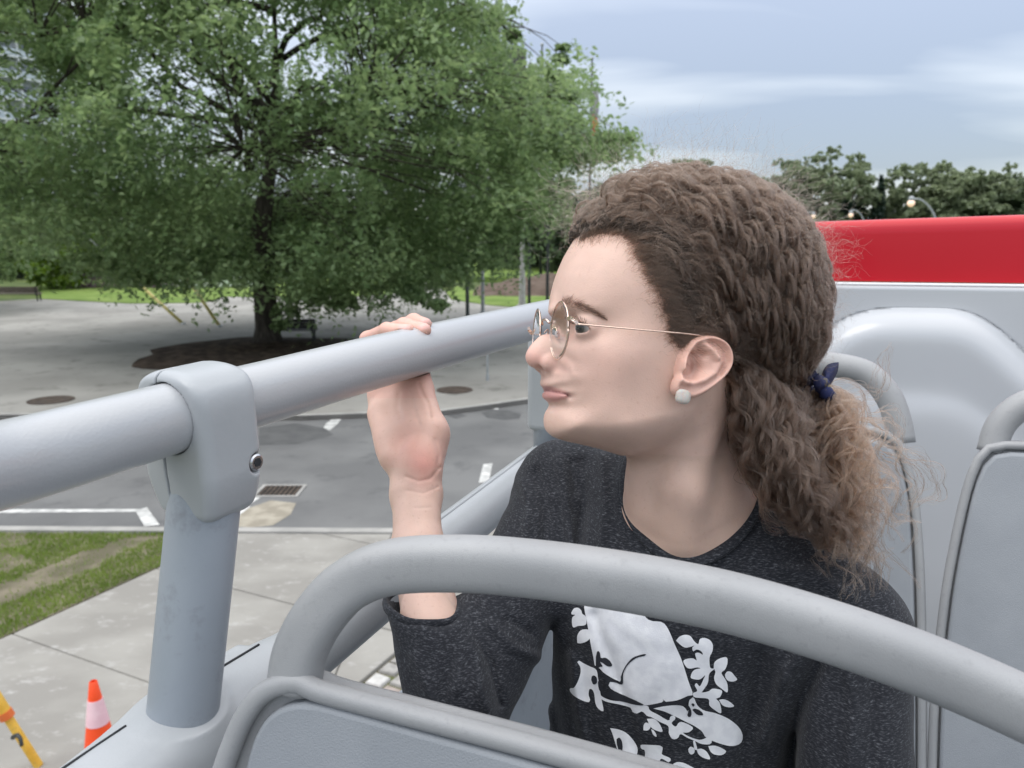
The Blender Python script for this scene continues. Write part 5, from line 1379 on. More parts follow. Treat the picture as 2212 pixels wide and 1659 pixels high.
# ---- one body mesh
Vw = np.vstack([h2w(VH), h2w(VE), c2w(VA), c2w(VB)])
n1, n2, n3 = len(VH), len(VH) + len(VE), len(VH) + len(VE) + len(VA)
Fw = np.vstack([FH[:, ::1], FE + n1, FA + n2, FB + n3])
PB_ = B(0.72, -0.12, 2.78)
person = thing('person', 'young person with curly brown ponytail, round glasses and dark sweater gripping the handrail', 'person', PB_)
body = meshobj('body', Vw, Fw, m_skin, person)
# colouring: lips, blush, ear, knuckles, heel of the hand
base = np.array([0.635, 0.435, 0.355]); tone = np.tile(base, (len(Vw), 1))
vx_, vy_ = to_v(Vw)
isH = np.arange(len(Vw)) < n1; isE = (np.arange(len(Vw)) >= n1) & (np.arange(len(Vw)) < n2); isA = (np.arange(len(Vw)) >= n2) & (np.arange(len(Vw)) < n3)
hv = w2h(Vw)
def tint(mask, col): 
    global tone
    tone = tone * (1 - mask[:, None]) + np.array(col) * mask[:, None]
def gv(x, y, sx, sy, u): 
    q = hp(x, y, u); return np.exp(-((hv[:, 0] - q[0]) ** 2 / (2 * (sx * PX) ** 2) + (hv[:, 1] - q[1]) ** 2 / (2 * (sy * PX) ** 2)))
tint(0.55 * isH * gv(1148, 775, 16, 16, 0), (0.62, 0.30, 0.25))
tint(0.30 * isH * gv(1195, 790, 16, 12, .015), (0.60, 0.30, 0.25))
tint(0.30 * isH * gv(1300, 790, 55, 40, .055), (0.62, 0.35, 0.29))
tint(0.35 * isH * gv(1250, 560, 50, 40, .05), (0.66, 0.45, 0.37))
tint(0.4 * isH * gv(1243, 722, 22, 8, .04), (0.50, 0.30, 0.25))
tint(0.35 * isH * (hv[:, 1] < -0.10) , (0.52, 0.375, 0.29))  # neck more tan, and darkened: shade below the jaw painted into the tone
lipd = sd_poly(hv[:, 0], hv[:, 1], np.vstack([LIPQ, LIPQ[:1]]))
tint(isH * 0.85 / (1 + np.exp(-lipd / 0.0005)) * (hv[:, 0] > hp(1243, 850, .03)[0]), (0.50, 0.235, 0.215))
_d = 1e9
for a_, b_ in zip(ML[:-2], ML[1:-1]):
    e_ = b_[:2] - a_[:2]; t = np.clip(((hv[:, 0] - a_[0]) * e_[0] + (hv[:, 1] - a_[1]) * e_[1]) / (e_ @ e_), 0, 1)
    _d = np.minimum(_d, (hv[:, 0] - a_[0] - t * e_[0]) ** 2 + (hv[:, 1] - a_[1] - t * e_[1]) ** 2)
tint(isH * 0.7 * np.exp(-_d / (2 * .0006 ** 2)), (0.16, 0.05, 0.05))  # dark line along the mouth: shade between the lips painted in
tint(0.35 * isE.astype(float), (0.62, 0.30, 0.24))
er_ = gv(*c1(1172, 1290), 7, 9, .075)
tint(0.6 * isE * er_, (0.22, 0.08, 0.06))  # shade inside the ear canal painted into the tone
tint(0.45 * isA * (vy_ < 860), (0.64, 0.32, 0.26))
tint(0.25 * isA * ((vy_ > 860) & (vy_ < 1010)), (0.66, 0.37, 0.30))
tint(0.62 * isA * np.exp(-((vx_ - 915) ** 2 / (2 * 24 ** 2) + (vy_ - 1005) ** 2 / (2 * 30 ** 2))), (0.66, 0.26, 0.21))
tint(0.35 * isA * np.exp(-((vx_ - 880) ** 2 / (2 * 25 ** 2) + (vy_ - 960) ** 2 / (2 * 30 ** 2))), (0.64, 0.27, 0.21))
for nx_, ny_, a_ in ((873, 707, .1), (915, 706, .15), (920, 694, .1)):
    tint(0.8 * isA * np.clip(1.6 - ((vx_ - nx_) / 13) ** 2 - ((vy_ - ny_) / 5.5) ** 2, 0, 1), (0.68, 0.42, 0.38))
_s = hv[:, 0] - EYE[0]; _t = hv[:, 1] - EYE[1]; _u = np.abs(hv[:, 2]) - EYE[2]; _az = np.degrees(np.arctan2(_u, _s + 1e-6)); _rr = np.sqrt(_s ** 2 + _t ** 2 + _u ** 2)
_top = -0.0004 - 0.0012 * (_az - 12) / 50 + 0.0040 * np.sqrt(np.clip(1 - ((_az - 12) / 50) ** 2, 0, 1))
tint(isH * 0.8 * (_rr < .0145) * (np.abs(_az - 14) < 52) * np.exp(-((_t - _top) / .0011) ** 2), (0.10, 0.055, 0.045))
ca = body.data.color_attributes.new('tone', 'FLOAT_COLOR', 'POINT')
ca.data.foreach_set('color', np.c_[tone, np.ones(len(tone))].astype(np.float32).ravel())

# ---- eyes, brows, lashes
m_eye, et, eb = newmat('eye_white_and_iris')
eb.inputs['Roughness'].default_value = 0.08; eb.inputs['Specular IOR Level'].default_value = 0.6
n = et.nodes.new; l = et.links.new
cO = n('ShaderNodeTexCoord'); le_ = n('ShaderNodeVectorMath'); le_.operation = 'DISTANCE'
l(cO.outputs['Object'], le_.inputs[0])
rp = n('ShaderNodeValToRGB'); l(le_.outputs['Value'], rp.inputs[0])
el_ = rp.color_ramp.elements; el_[0].position = 0.0; el_[0].color = (0.005, 0.005, 0.005, 1); el_[1].position = 1.0; el_[1].color = (0.42, 0.37, 0.355, 1)
for p_, c_ in ((0.0020, (0.005, 0.005, 0.005, 1)), (0.0024, (0.05, 0.045, 0.04, 1)), (0.0052, (0.07, 0.068, 0.062, 1)), (0.0058, (0.03, 0.03, 0.03, 1)), (0.0064, (0.42, 0.37, 0.35, 1))):
    x_ = el_.new(p_); x_.color = c_
l(rp.outputs[0], eb.inputs['Base Color'])
for sg in (1, -1):
    ec = np.array([EYE[0], EYE[1], sg * EYE[2]])
    u = np.linspace(0, math.pi, 25); v = np.linspace(0, 2 * math.pi, 32, endpoint=False)
    V = np.array([[math.cos(a), math.sin(a) * math.cos(b), math.sin(a) * math.sin(b)] for a in u for b in v]) * ER
    bulge = np.exp(-((np.arccos(np.clip(V[:, 0] / ER, -1, 1))) / 0.42) ** 2) * 0.0009
    V = V * (1 + bulge / ER)[:, None]
    look = np.array([0.90, -0.06, sg * 0.36]); look /= np.linalg.norm(look)
    Fc = [(i * 32 + j, (i + 1) * 32 + j, (i + 1) * 32 + (j + 1) % 32, i * 32 + (j + 1) % 32) for i in range(24) for j in range(32)]
    o = meshobj('eye', h2w(V + ec), Fc, m_eye, body)
    if sg == 1:
        fr_ = h2w(ec + look * (ER + .0006))[0] - PB_
        le_.inputs[1].default_value = tuple(fr_)
        m_eye2 = m_eye.copy()
        for nd_ in m_eye2.node_tree.nodes:
            if nd_.type == 'VECT_MATH': nd_.inputs[1].default_value = tuple(h2w(np.array([EYE[0], EYE[1], -EYE[2]]) + look * (ER + .0006))[0] - PB_)
    else:
        o.data.materials[0] = m_eye2
def hairmat(name, col, rough=0.33, var=0.42):
    m = bpy.data.materials.new(name); m.use_nodes = True; t = m.node_tree; t.nodes.clear(); n = t.nodes.new; l = t.links.new
    o = n('ShaderNodeOutputMaterial'); h = n('ShaderNodeBsdfHairPrincipled'); h.parametrization = 'COLOR' if hasattr(h, 'parametrization') else h.parametrization
    inf = n('ShaderNodeHairInfo'); mr = n('ShaderNodeMapRange'); mr.inputs[3].default_value = 1 - var; mr.inputs[4].default_value = 1 + var * 1.6
    l(inf.outputs['Random'], mr.inputs[0]); vm = n('ShaderNodeVectorMath'); vm.operation = 'SCALE'; vm.inputs[0].default_value = col; l(mr.outputs[0], vm.inputs['Scale'])
    l(vm.outputs[0], h.inputs['Color']); h.inputs['Roughness'].default_value = rough; h.inputs['Radial Roughness'].default_value = 0.5; h.inputs['Random Roughness'].default_value = 0.1
    l(h.outputs[0], o.inputs[0]); return m
m_hair = hairmat('brown_hair', (0.040, 0.024, 0.016)); m_hairt = hairmat('brown_hair_backlit_tips', (0.125, 0.072, 0.044)); m_brow = hairmat('brow_hair', (0.035, 0.022, 0.016))  # loose hair lightened: backlight put into the colour, besides paler tips
def curves(name, P, rad, mat, parent, taper=0.3):
    """P: (n strands, k points, 3) in world space"""
    n_, k_, _ = P.shape
    hc_ = bpy.data.hair_curves.new(name); hc_.add_curves([k_] * n_)
    off = OFF.get(parent.name, np.zeros(3))
    hc_.attributes['position'].data.foreach_set('vector', (P - off).astype(np.float32).ravel())
    ra = hc_.attributes.get('radius') or hc_.attributes.new('radius', 'FLOAT', 'POINT')
    rr_ = np.asarray(rad).reshape(-1, 1) * np.linspace(1, taper, k_)[None, :] * np.ones((n_, 1))
    ra.data.foreach_set('value', rr_.astype(np.float32).ravel())
    hc_.materials.append(mat)
    o = bpy.data.objects.new(name, hc_); link(o, parent); OFF[o.name] = off
    return o
def project(G, P, off, it=4):
    for _ in range(it):
        P = P - (samp(G, P) - off)[..., None] * grad(G, P)
    return P
# brow
n_ = 430; tt = rng.uniform(0, 1, n_)
bx = np.interp(tt, [0, .25, .5, .75, 1], [1213, 1228, 1250, 1277, 1306]); by = np.interp(tt, [0, .25, .5, .75, 1], [660, 656, 659, 670, 687]) + rng.normal(0, 1, n_) * np.interp(tt, [0, .3, .7, 1], [5, 5, 3.6, 1.2])
rt0 = np.array([hp(x, y, .05) for x, y in zip(bx, by)])
rt0 = march(bx, by); rt0 += grad(HG, rt0) * .0003
dirb = np.stack([-np.ones(n_) * .8, np.interp(tt, [0, .3, 1], [.9, .35, -.45]) + rng.normal(0, .2, n_), np.full(n_, .35)], 1); dirb /= np.linalg.norm(dirb, axis=1)[:, None]
ln_ = np.interp(tt, [0, .5, 1], [.006, .0075, .005]) * rng.uniform(.7, 1.2, n_)
nb_r = grad(HG, rt0); dirb -= (dirb * nb_r).sum(1)[:, None] * nb_r; dirb = dirb / np.linalg.norm(dirb, axis=1)[:, None] + nb_r * .22
P = rt0[:, None, :] + dirb[:, None, :] * (np.linspace(0, 1, 5)[None, :, None] * ln_[:, None, None])
P -= nb_r[:, None] * ((np.linspace(0, 1, 5)[None, :, None] ** 2) * .0016)
curves('eyebrow', h2w(P.reshape(-1, 3)).reshape(P.shape), 0.00007, m_brow, body)
n_ = 64; az_ = np.radians(np.linspace(-30, 60, n_))
hh2 = 0.0040 * np.sqrt(np.clip(1 - ((np.degrees(az_) - 12) / 50) ** 2, 0, 1)); ty = -0.0004 - 0.0012 * (np.degrees(az_) - 12) / 50 + hh2
r0 = np.sqrt(np.maximum((ER + .0014) ** 2 - ty ** 2, 0))
b0 = np.stack([EYE[0] + r0 * np.cos(az_), EYE[1] + ty, EYE[2] + r0 * np.sin(az_)], 1)
dl = np.stack([np.cos(az_) * 1.0, np.full(n_, .25), np.sin(az_)], 1)
k = np.linspace(0, 1, 6)
P = b0[:, None] + dl[:, None] * (k[None, :, None] * .0075) + np.array([0, 1, 0]) * (k[None, :, None] ** 2 * .0035)
P += rng.normal(0, .0003, (n_, 1, 3)) * k[None, :, None]
curves('eyelashes', h2w(P.reshape(-1, 3)).reshape(P.shape), 0.00020, hairmat('lash_hair', (0.02, 0.015, 0.012)), body)

# ---- glasses
m_gold = M('rose_gold_wire', (0.78, 0.60, 0.50), None, 1, 0.22, metal=1.0)
m_lens = bpy.data.materials.new('clear_lens'); m_lens.use_nodes = True
t_ = m_lens.node_tree; b_ = t_.nodes['Principled BSDF']; b_.inputs['Transmission Weight'].default_value = 1.0; b_.inputs['Roughness'].default_value = 0.0; b_.inputs['IOR'].default_value = 1.08; b_.inputs['Base Color'].default_value = (0.93, 0.95, 0.95, 1); b_.inputs['Coat Weight'].default_value = 0.5; b_.inputs['Coat Roughness'].default_value = 0.0
m_pad2 = M('clear_nose_pad', (0.62, 0.50, 0.46), None, 1, 0.2)
LC = hp(1207.5, 714.5, .030); LR = 0.0222
gl = thing('eyeglasses', 'thin round rose-gold wire glasses worn on the nose', 'glasses', h2w(LC)[0])
def lens_frame(sg):
    a = R(-0.5) if sg == 1 else R(-9)
    nrm = np.array([math.cos(a), 0.05, math.sin(a)]); nrm /= np.linalg.norm(nrm)
    upl = np.array([0, 1.0, 0]) - nrm[1] * nrm; upl /= np.linalg.norm(upl); sd_ = np.cross(nrm, upl)
    return nrm, upl, sd_
for sg in (1, -1):
    c = np.array([LC[0], LC[1], sg * LC[2]]); nrm, upl, sd_ = lens_frame(sg)
    a = np.linspace(0, 2 * math.pi, 73)
    Rg = c + LR * (np.cos(a)[:, None] * sd_ + np.sin(a)[:, None] * upl * 1.0)
    Vr, Fr = tube(h2w(Rg), 0.00062, 8, up=h2w(nrm)[0] - HO)
    meshobj('rim', Vr, Fr, m_gold, gl)
    ri = np.linspace(0.0, 1, 7)[1:]; V = [c + nrm * 0.0012]
    for r_ in ri:
        V += [c + nrm * 0.0012 * (1 - r_ ** 2) + LR * .985 * r_ * (math.cos(q) * sd_ + math.sin(q) * upl) for q in a[:-1]]
    Fc = [(0, 1 + j, 1 + (j + 1) % 72) for j in range(72)] + [(1 + i * 72 + j, 1 + (i + 1) * 72 + j, 1 + (i + 1) * 72 + (j + 1) % 72, 1 + i * 72 + (j + 1) % 72) for i in range(5) for j in range(72)]
    o = meshobj('lens', h2w(np.array(V)), Fc, m_lens, gl); md = o.modifiers.new('thick', 'SOLIDIFY'); md.thickness = 0.0012; o.visible_shadow = True
    # nose pad on its little arm
    pc0 = c + np.array([-.0045, -.0015, -sg * .0165]); 
    V, Fc = lathe([(0.001, -.0008), (.0018, -.0006), (.0022, 0), (.0018, .0006), (.001, .0008)], 18)
    V = pc0 + V[:, :1] * np.array([0.15, 1.3, 0.1 * sg]) * 1.0 + V[:, 1:2] * np.array([.9, -.1, 0]) + V[:, 2:3] * np.array([0, 0, 1.0])
    meshobj('nose_pad', h2w(V), Fc, m_pad2, gl)
    Pa = catmull(np.array([c + LR * (-sg * sd_ if False else np.array([0, 0, -sg * 0.97])) + np.array([0, .001, 0]), c + np.array([-.004, .004, -sg * .0195]), pc0]), 14)
    meshobj('pad_arm', *tube(h2w(Pa), 0.0004, 6), m_gold, gl)
br = catmull(np.array([[LC[0] + .001, LC[1] + .0075, LC[2] - LR * .93], [LC[0] + .0025, LC[1] + .0105, .005], [LC[0] + .0025, LC[1] + .0105, -.005], [LC[0] + .001, LC[1] + .0075, -(LC[2] - LR * .93)]]), 20)
meshobj('bridge', *tube(h2w(br), 0.0009, 8), m_gold, gl)
for sg in (1, -1):
    h0 = np.array([LC[0], LC[1] + .0075, sg * (LC[2] + LR * .93)]); h1_ = hp(1247, 700, .058); h1_ = np.array([h1_[0], h1_[1], sg * .058])
    hm = np.array([LC[0] - .001, LC[1] + .0072, sg * .0575])
    V, Fc = sweep(h2w(catmull(np.array([h0, hm, h1_]), 12)), [(-.0007, -.0014), (.0007, -.0014), (.0007, .0014), (-.0007, .0014)], up=hU)
    o = meshobj('end_piece', V, Fc, m_gold, gl, smooth=False)
    e0 = hp(1380, 712, .068); e1_ = hp(1500, 723, .074); e2_ = hp(1560, 735, .070); e3_ = hp(1590, 775, .066)
    pth = catmull(np.array([h1_] + [np.array([q[0], q[1], sg * q[2]]) for q in (e0, e1_, e2_, e3_)]), 40)
    meshobj('temple', *tube(h2w(pth), 0.00065, 8, up=hU), m_gold, gl)
# ---- earring
q = hp(*c1(1108, 1466), .083)
er = thing('earring', 'frosted white pebble stud earring in the ear lobe', 'earring', h2w(q)[0])
u = np.linspace(0, math.pi, 15); v = np.linspace(0, 2 * math.pi, 24, endpoint=False)
V = np.array([[np.sign(math.sin(a) * math.cos(b)) * abs(math.sin(a) * math.cos(b)) ** .75, np.sign(math.sin(a) * math.sin(b)) * abs(math.sin(a) * math.sin(b)) ** .75, math.cos(a)] for a in u for b in v]) * np.array([.0060, .0054, .0032])
c_, s_ = math.cos(.2), math.sin(.2); V[:, :2] = V[:, :2] @ np.array([[c_, s_], [-s_, c_]])
Fc = [(i * 24 + j, (i + 1) * 24 + j, (i + 1) * 24 + (j + 1) % 24, i * 24 + (j + 1) % 24) for i in range(14) for j in range(24)]
m_peb = M('frosted_glass', (0.36, 0.34, 0.31), (0.50, 0.48, 0.45), 90, 0.45, sss=0.3)
meshobj('stone', h2w(V + q), Fc, m_peb, er)
meshobj('stud', *tube(h2w(np.array([q + [0, 0, -.002], q + [.0, .001, -.012]])), .0005, 6), m_steel, er)

# ---- sweater
m_shirt, ts, bs = newmat('dark_heather_knit')
n = ts.nodes.new; l = ts.links.new
co = n('ShaderNodeTexCoord'); mp = n('ShaderNodeMapping'); mp.inputs['Scale'].default_value = (300, 300, 1350); mp.inputs['Rotation'].default_value = (0, R(-8), 0); l(co.outputs['Object'], mp.inputs[0])
na = n('ShaderNodeTexNoise'); na.inputs['Scale'].default_value = 1.0; na.inputs['Detail'].default_value = 3.0; na.inputs['Roughness'].default_value = 0.6; l(mp.outputs[0], na.inputs['Vector'])
ra = n('ShaderNodeValToRGB'); ra.color_ramp.elements[0].position = 0.46; ra.color_ramp.elements[0].color = (0.0135, 0.015, 0.0195, 1); ra.color_ramp.elements[1].position = 0.70; ra.color_ramp.elements[1].color = (0.095, 0.10, 0.112, 1)
x_ = ra.color_ramp.elements.new(0.57); x_.color = (0.029, 0.031, 0.037, 1)
l(na.outputs[0], ra.inputs[0]); l(ra.outputs[0], bs.inputs['Base Color']); bs.inputs['Roughness'].default_value = 0.9; bs.inputs['Specular IOR Level'].default_value = 0.2
bs.inputs['Sheen Weight'].default_value = 0.08; bs.inputs['Sheen Roughness'].default_value = 0.5
nb = n('ShaderNodeTexNoise'); nb.inputs['Scale'].default_value = 1400; l(co.outputs['Object'], nb.inputs['Vector'])
bpn = n('ShaderNodeBump'); bpn.inputs['Distance'].default_value = 0.0004; bpn.inputs['Strength'].default_value = 0.8; l(nb.outputs[0], bpn.inputs['Height']); l(bpn.outputs[0], bs.inputs['Normal'])
SG = Grid([(835 - 1106) / FPX * .66 - .01, (829.5 - 1800) / FPX * .72, .535], [(1975 - 1106) / FPX * .68, (829.5 - 900) / FPX * .8 + .03, .87], 0.0021)
_, SX, SY, SD = SG.all()
f = torso(SX, SY, SD)
A_ = cm(985, 1525, .615); B_ = cm(915, 1318, .662); dv = (B_ - A_); ln = np.linalg.norm(dv); dv /= ln
ta_ = (SX - A_[0]) * dv[0] + (SY - A_[1]) * dv[1] + (SD - A_[2]) * dv[2]
ra_ = np.sqrt(np.maximum((SX - A_[0] - ta_ * dv[0]) ** 2 + (SY - A_[1] - ta_ * dv[1]) ** 2 + (SD - A_[2] - ta_ * dv[2]) ** 2, 0))
fa = smax(arm_sleeve(SX, SY, SD), ((SY - B_[1]) - .12 * (SD - B_[2]) - .004 + 0.0008 * np.sin(SX * 200)) * .93, .0030)
fa = smax(fa, -np.maximum(ra_ - .0248, ln - .012 - ta_), .0020)
f = smin(f, fa, .012)
VXg = 1106 + SX / SD * FPX; VYg = 829.5 - SY / SD * FPX
sh, cc_ = shaft(SX, SY, SD)
front = (SD < 0.84)
def fold(pts, sig, amp, sig2=None):
    g2 = None
    for a, b in zip(pts[:-1], pts[1:]):
        e_ = np.array(b, float) - a; t = np.clip(((VXg - a[0]) * e_[0] + (VYg - a[1]) * e_[1]) / (e_ @ e_), 0, 1)
        q_ = (VXg - a[0] - t * e_[0]) ** 2 + (VYg - a[1] - t * e_[1]) ** 2; g2 = q_ if g2 is None else np.minimum(g2, q_)
    return (-amp * np.exp(-g2 / (2 * sig ** 2))).astype(np.float32)
dsp = np.zeros(SG.n, np.float32)
for pts, sg_, am in (
    ([(1205, 990), (1222, 1080), (1235, 1180)], 9, .0030), ([(1258, 1000), (1262, 1090), (1250, 1190)], 8, -.0022), ([(1300, 985), (1305, 1100), (1298, 1180)], 7, .0026), ([(1335, 1000), (1325, 1090), (1335, 1180)], 8, -.0022),
    ([(1160, 1020), (1180, 1110), (1178, 1170)], 8, -.0026), ([(1128, 1040), (1142, 1100), (1135, 1160)], 6, .002), ([(1236, 1000), (1245, 1060)], 6, -.002),
    ([(1385, 1130), (1440, 1185), (1520, 1215)], 9, .0012), ([(1690, 1230), (1760, 1240), (1840, 1290)], 10, .0022), ([(1700, 1270), (1780, 1290)], 9, -.002),
    ([(1190, 1350), (1185, 1450), (1205, 1560), (1225, 1659)], 9, -.0030), ([(1235, 1420), (1250, 1540), (1290, 1690)], 9, .0036), ([(1285, 1330), (1345, 1500), (1400, 1700)], 8, -.0022),
    ([(1000, 1330), (1030, 1420), (1040, 1500), (1070, 1580)], 9, .0034), ([(1020, 1350), (1062, 1440), (1080, 1520)], 7, -.0034), ([(1060, 1350), (1110, 1400), (1160, 1420)], 9, .0030), ([(1100, 1340), (1150, 1370)], 7, -.002),
    ([(985, 1300), (1000, 1400), (990, 1490)], 7, .0022), ([(960, 1330), (972, 1420), (955, 1520)], 8, -.0024), ([(900, 1420), (925, 1500), (960, 1560)], 9, .002), ([(875, 1330), (880, 1420)], 7, -.001),
    ([(1780, 1400), (1730, 1520), (1700, 1659)], 12, -.006), ([(1745, 1380), (1690, 1480), (1650, 1600)], 12, .0045), ([(1620, 1300), (1680, 1400), (1690, 1470)], 12, .002), ([(1640, 1420), (1620, 1550), (1600, 1680)], 11, -.0025),
    ([(1830, 1420), (1845, 1540), (1835, 1659)], 10, .0025), ([(1880, 1430), (1890, 1540), (1880, 1659)], 10, -.0022), ([(1560, 1250), (1450, 1260), (1370, 1230)], 12, .0015)):
    dsp += fold(pts, sg_, am * 1.7)
wob_ = 0.0007 * np.sin(SX * 90 + 40 * SY + 3 * np.sin(SY * 60)) * np.sin(SY * 60 + 25 * SX + 2 * np.sin(SX * 75))
_cv = np.where(ra_ < .046, np.clip(-((SY - B_[1]) - .12 * (SD - B_[2])) / .025, 0, 1), 1.0)
dsp = dsp * np.clip((sh - .006) / .03, 0, 1) * _cv; wob_ = wob_ * np.clip((sh - .006) / .03, 0, 1)
f = f + dsp + wob_.astype(np.float32)
band = 1 / (1 + np.exp((sh - 0.0145) / 0.0006)) * (cc_ > -.05)
f = f - 0.0011 * band - 0.0007 * np.exp(-((sh - 0.016) / 0.0009) ** 2) * 0 + 0.0009 * np.exp(-((sh - 0.0155) / 0.0007) ** 2) * (cc_ > -.05)
f = smax(f, -np.maximum(sh, -0.045 - cc_), .0015)
SG.F = f.astype(np.float32)
VS, FS = nets(SG.F, SG.lo, SG.h)
shirt = meshobj('sweater', c2w(VS), FS, m_shirt, person)

# ribbed collar and turned cuff: rings laid along the two openings
def torso_pt(P):
    return float(torso(np.float64(P[0]), np.float64(P[1]), np.float64(P[2])))
ca_ = np.linspace(0, 2 * math.pi, 97)[:-1]; cs = []
for a_ in ca_:
    b0 = oc + h1 * math.cos(a_) * e1 + h2 * math.sin(a_) * e2
    c_ = .10
    while c_ > -.12 and torso_pt(b0 + e3 * c_) > 0: c_ -= .001
    cs.append(c_)
cs = np.array(cs)
for _ in range(14): cs = (np.roll(cs, 1) + cs * 2 + np.roll(cs, -1)) / 4
CR = np.array([oc + h1 * 1.012 * math.cos(a_) * e1 + h2 * 1.012 * math.sin(a_) * e2 + e3 * (c_ + .0006) for a_, c_ in zip(ca_, cs)])
def ring_sweep(R_, prof, radial):
    n_ = len(R_); T_ = np.roll(R_, -1, 0) - np.roll(R_, 1, 0); T_ /= np.linalg.norm(T_, axis=1)[:, None]
    Rd = radial - (radial * T_).sum(1)[:, None] * T_; Rd /= np.linalg.norm(Rd, axis=1)[:, None]; N_ = np.cross(T_, Rd)
    k_ = len(prof); V_ = (R_[:, None] + Rd[:, None] * prof[None, :, :1] + N_[:, None] * prof[None, :, 1:]).reshape(-1, 3)
    F_q = [(i * k_ + j, ((i + 1) % n_) * k_ + j, ((i + 1) % n_) * k_ + (j + 1) % k_, i * k_ + (j + 1) % k_) for i in range(n_) for j in range(k_)]
    return V_, F_q
rad_ = CR - (oc + e3 * cs[:, None])
rad_ = CR - CR.mean(0)
V_, F_q = ring_sweep(CR, circ(12, .0072, .0036), rad_)
meshobj('collar', c2w(V_), F_q, m_shirt, shirt)
w1 = np.array([1.0, 0, 0]) - dv[0] * dv; w1 /= np.linalg.norm(w1); w2 = np.cross(dv, w1)
pn = np.array([0, 1.0, -.12]); RR = []
for a_ in ca_:
    rdir = math.cos(a_) * w1 + math.sin(a_) * w2; p_ = B_ + .0290 * rdir; t_ = (.0030 - (p_ - B_) @ pn) / (dv @ pn); RR.append(p_ + dv * (t_ + .0006 * math.sin(a_ * 5)))
RR = np.array(RR)
V_, F_q = ring_sweep(RR, circ(10, .0030, .0046), RR - RR.mean(0))
meshobj('cuff', c2w(V_), F_q, m_shirt, shirt)
# ------------------------------------------------------------ hair
hairline = [(1241, 533), (1262, 520), (1286, 512), (1323, 514), (1350, 533), (1360, 564), (1379, 593), (1398, 631), (1418, 664), (1430, 690), (1430, 714), (1438, 736), (1458, 748), (1488, 742), (1512, 727), (1560, 720), (1606, 740), (1612, 800), (1590, 860), (1566, 905), (1588, 960), (1612, 1010), (1660, 1100), (1900, 1200), (1950, 500), (1700, 250), (1300, 250), (1150, 400), (1190, 500)]
dh = sd_poly(S2, T2, poly2d(hairline, u=.05))
capF = np.maximum(HG.F - 0.006 * np.clip((dh[:, :, None] - .004) / .012, 0.05, 1), 0.0095 - dh[:, :, None] + 0 * HG.F)
capF = np.maximum(capF, np.where(GT < hp(1500, 1030, 0)[1], 0.01, -1))
VC, FC = nets(capF.astype(np.float32), HG.lo, HG.h)
m_cap = M('hair_underlayer', (0.018, 0.013, 0.010), (0.035, 0.025, 0.019), 60, 0.8, 0.001, 300, spec=0.2)
hair = meshobj('hair', h2w(VC), FC, m_cap, body)
tie = hp(1765, 838, 0.0)

def wave_strands(center, nper, spread, amp, wl, nz=0.0009, coh=False):
    """center (n,k,3): clump paths in head coordinates -> strands (n*nper,k,3)"""
    n_, k_, _ = center.shape
    seg = np.linalg.norm(np.diff(center, axis=1), axis=2); arc = np.concatenate([np.zeros((n_, 1)), np.cumsum(seg, 1)], 1)
    T_ = np.gradient(center, axis=1); T_ /= np.linalg.norm(T_, axis=2, keepdims=True) + 1e-9
    ref = np.array([0, 0, 1.0]); A = np.cross(T_, ref); A /= np.linalg.norm(A, axis=2, keepdims=True) + 1e-9; Bv = np.cross(T_, A)
    env = np.clip(arc / 0.02, 0, 1)
    wl_ = wl * (rng.uniform(.9, 1.12, (n_, 1)) if coh else rng.uniform(.7, 1.35, (n_, 1))); ph = (np.array([5.5 * mnoise.noise(Vector(q * 22)) for q in center[:, 0]])[:, None] + rng.normal(0, .45, (n_, 1))) if coh else rng.uniform(0, 6.28, (n_, 1)); am = amp * rng.uniform(.55, 1.4, (n_, 1))
    th = 2 * math.pi * arc / wl_ + ph + 0.8 * np.sin(arc / wl_ * 2.3 + ph * 2)
    c = center + A * (am * env * np.sin(th))[..., None] + Bv * (0.65 * am * env * np.cos(th))[..., None]
    out_ = []
    a0 = rng.uniform(0, 6.28, (n_, nper)); r0 = spread * np.sqrt(rng.uniform(0, 1, (n_, nper))) * rng.uniform(.6, 1.3, (n_, 1))
    prof = 0.55 + 0.45 * np.cos(arc / 0.035 + ph)[:, None, :] * 0.6 + 0.25
    tw = a0[:, :, None] + (arc * 60)[:, None, :]
    P = c[:, None] + A[:, None] * (r0[:, :, None] * prof * np.cos(tw))[..., None] + Bv[:, None] * (r0[:, :, None] * prof * np.sin(tw))[..., None]
    # every strand strays a little on its own
    fr = rng.uniform(80, 260, (n_, nper, 1)); p2 = rng.uniform(0, 6.28, (n_, nper, 1)); nzs = nz * rng.exponential(1.0, (n_, nper, 1)) * env[:, None, :]
    P = P + A[:, None] * (nzs * np.sin(fr * arc[:, None] + p2))[..., None] + Bv[:, None] * (nzs * np.cos(fr * .8 * arc[:, None] + p2 * 1.7))[..., None]
    return P.reshape(n_ * nper, k_, 3)

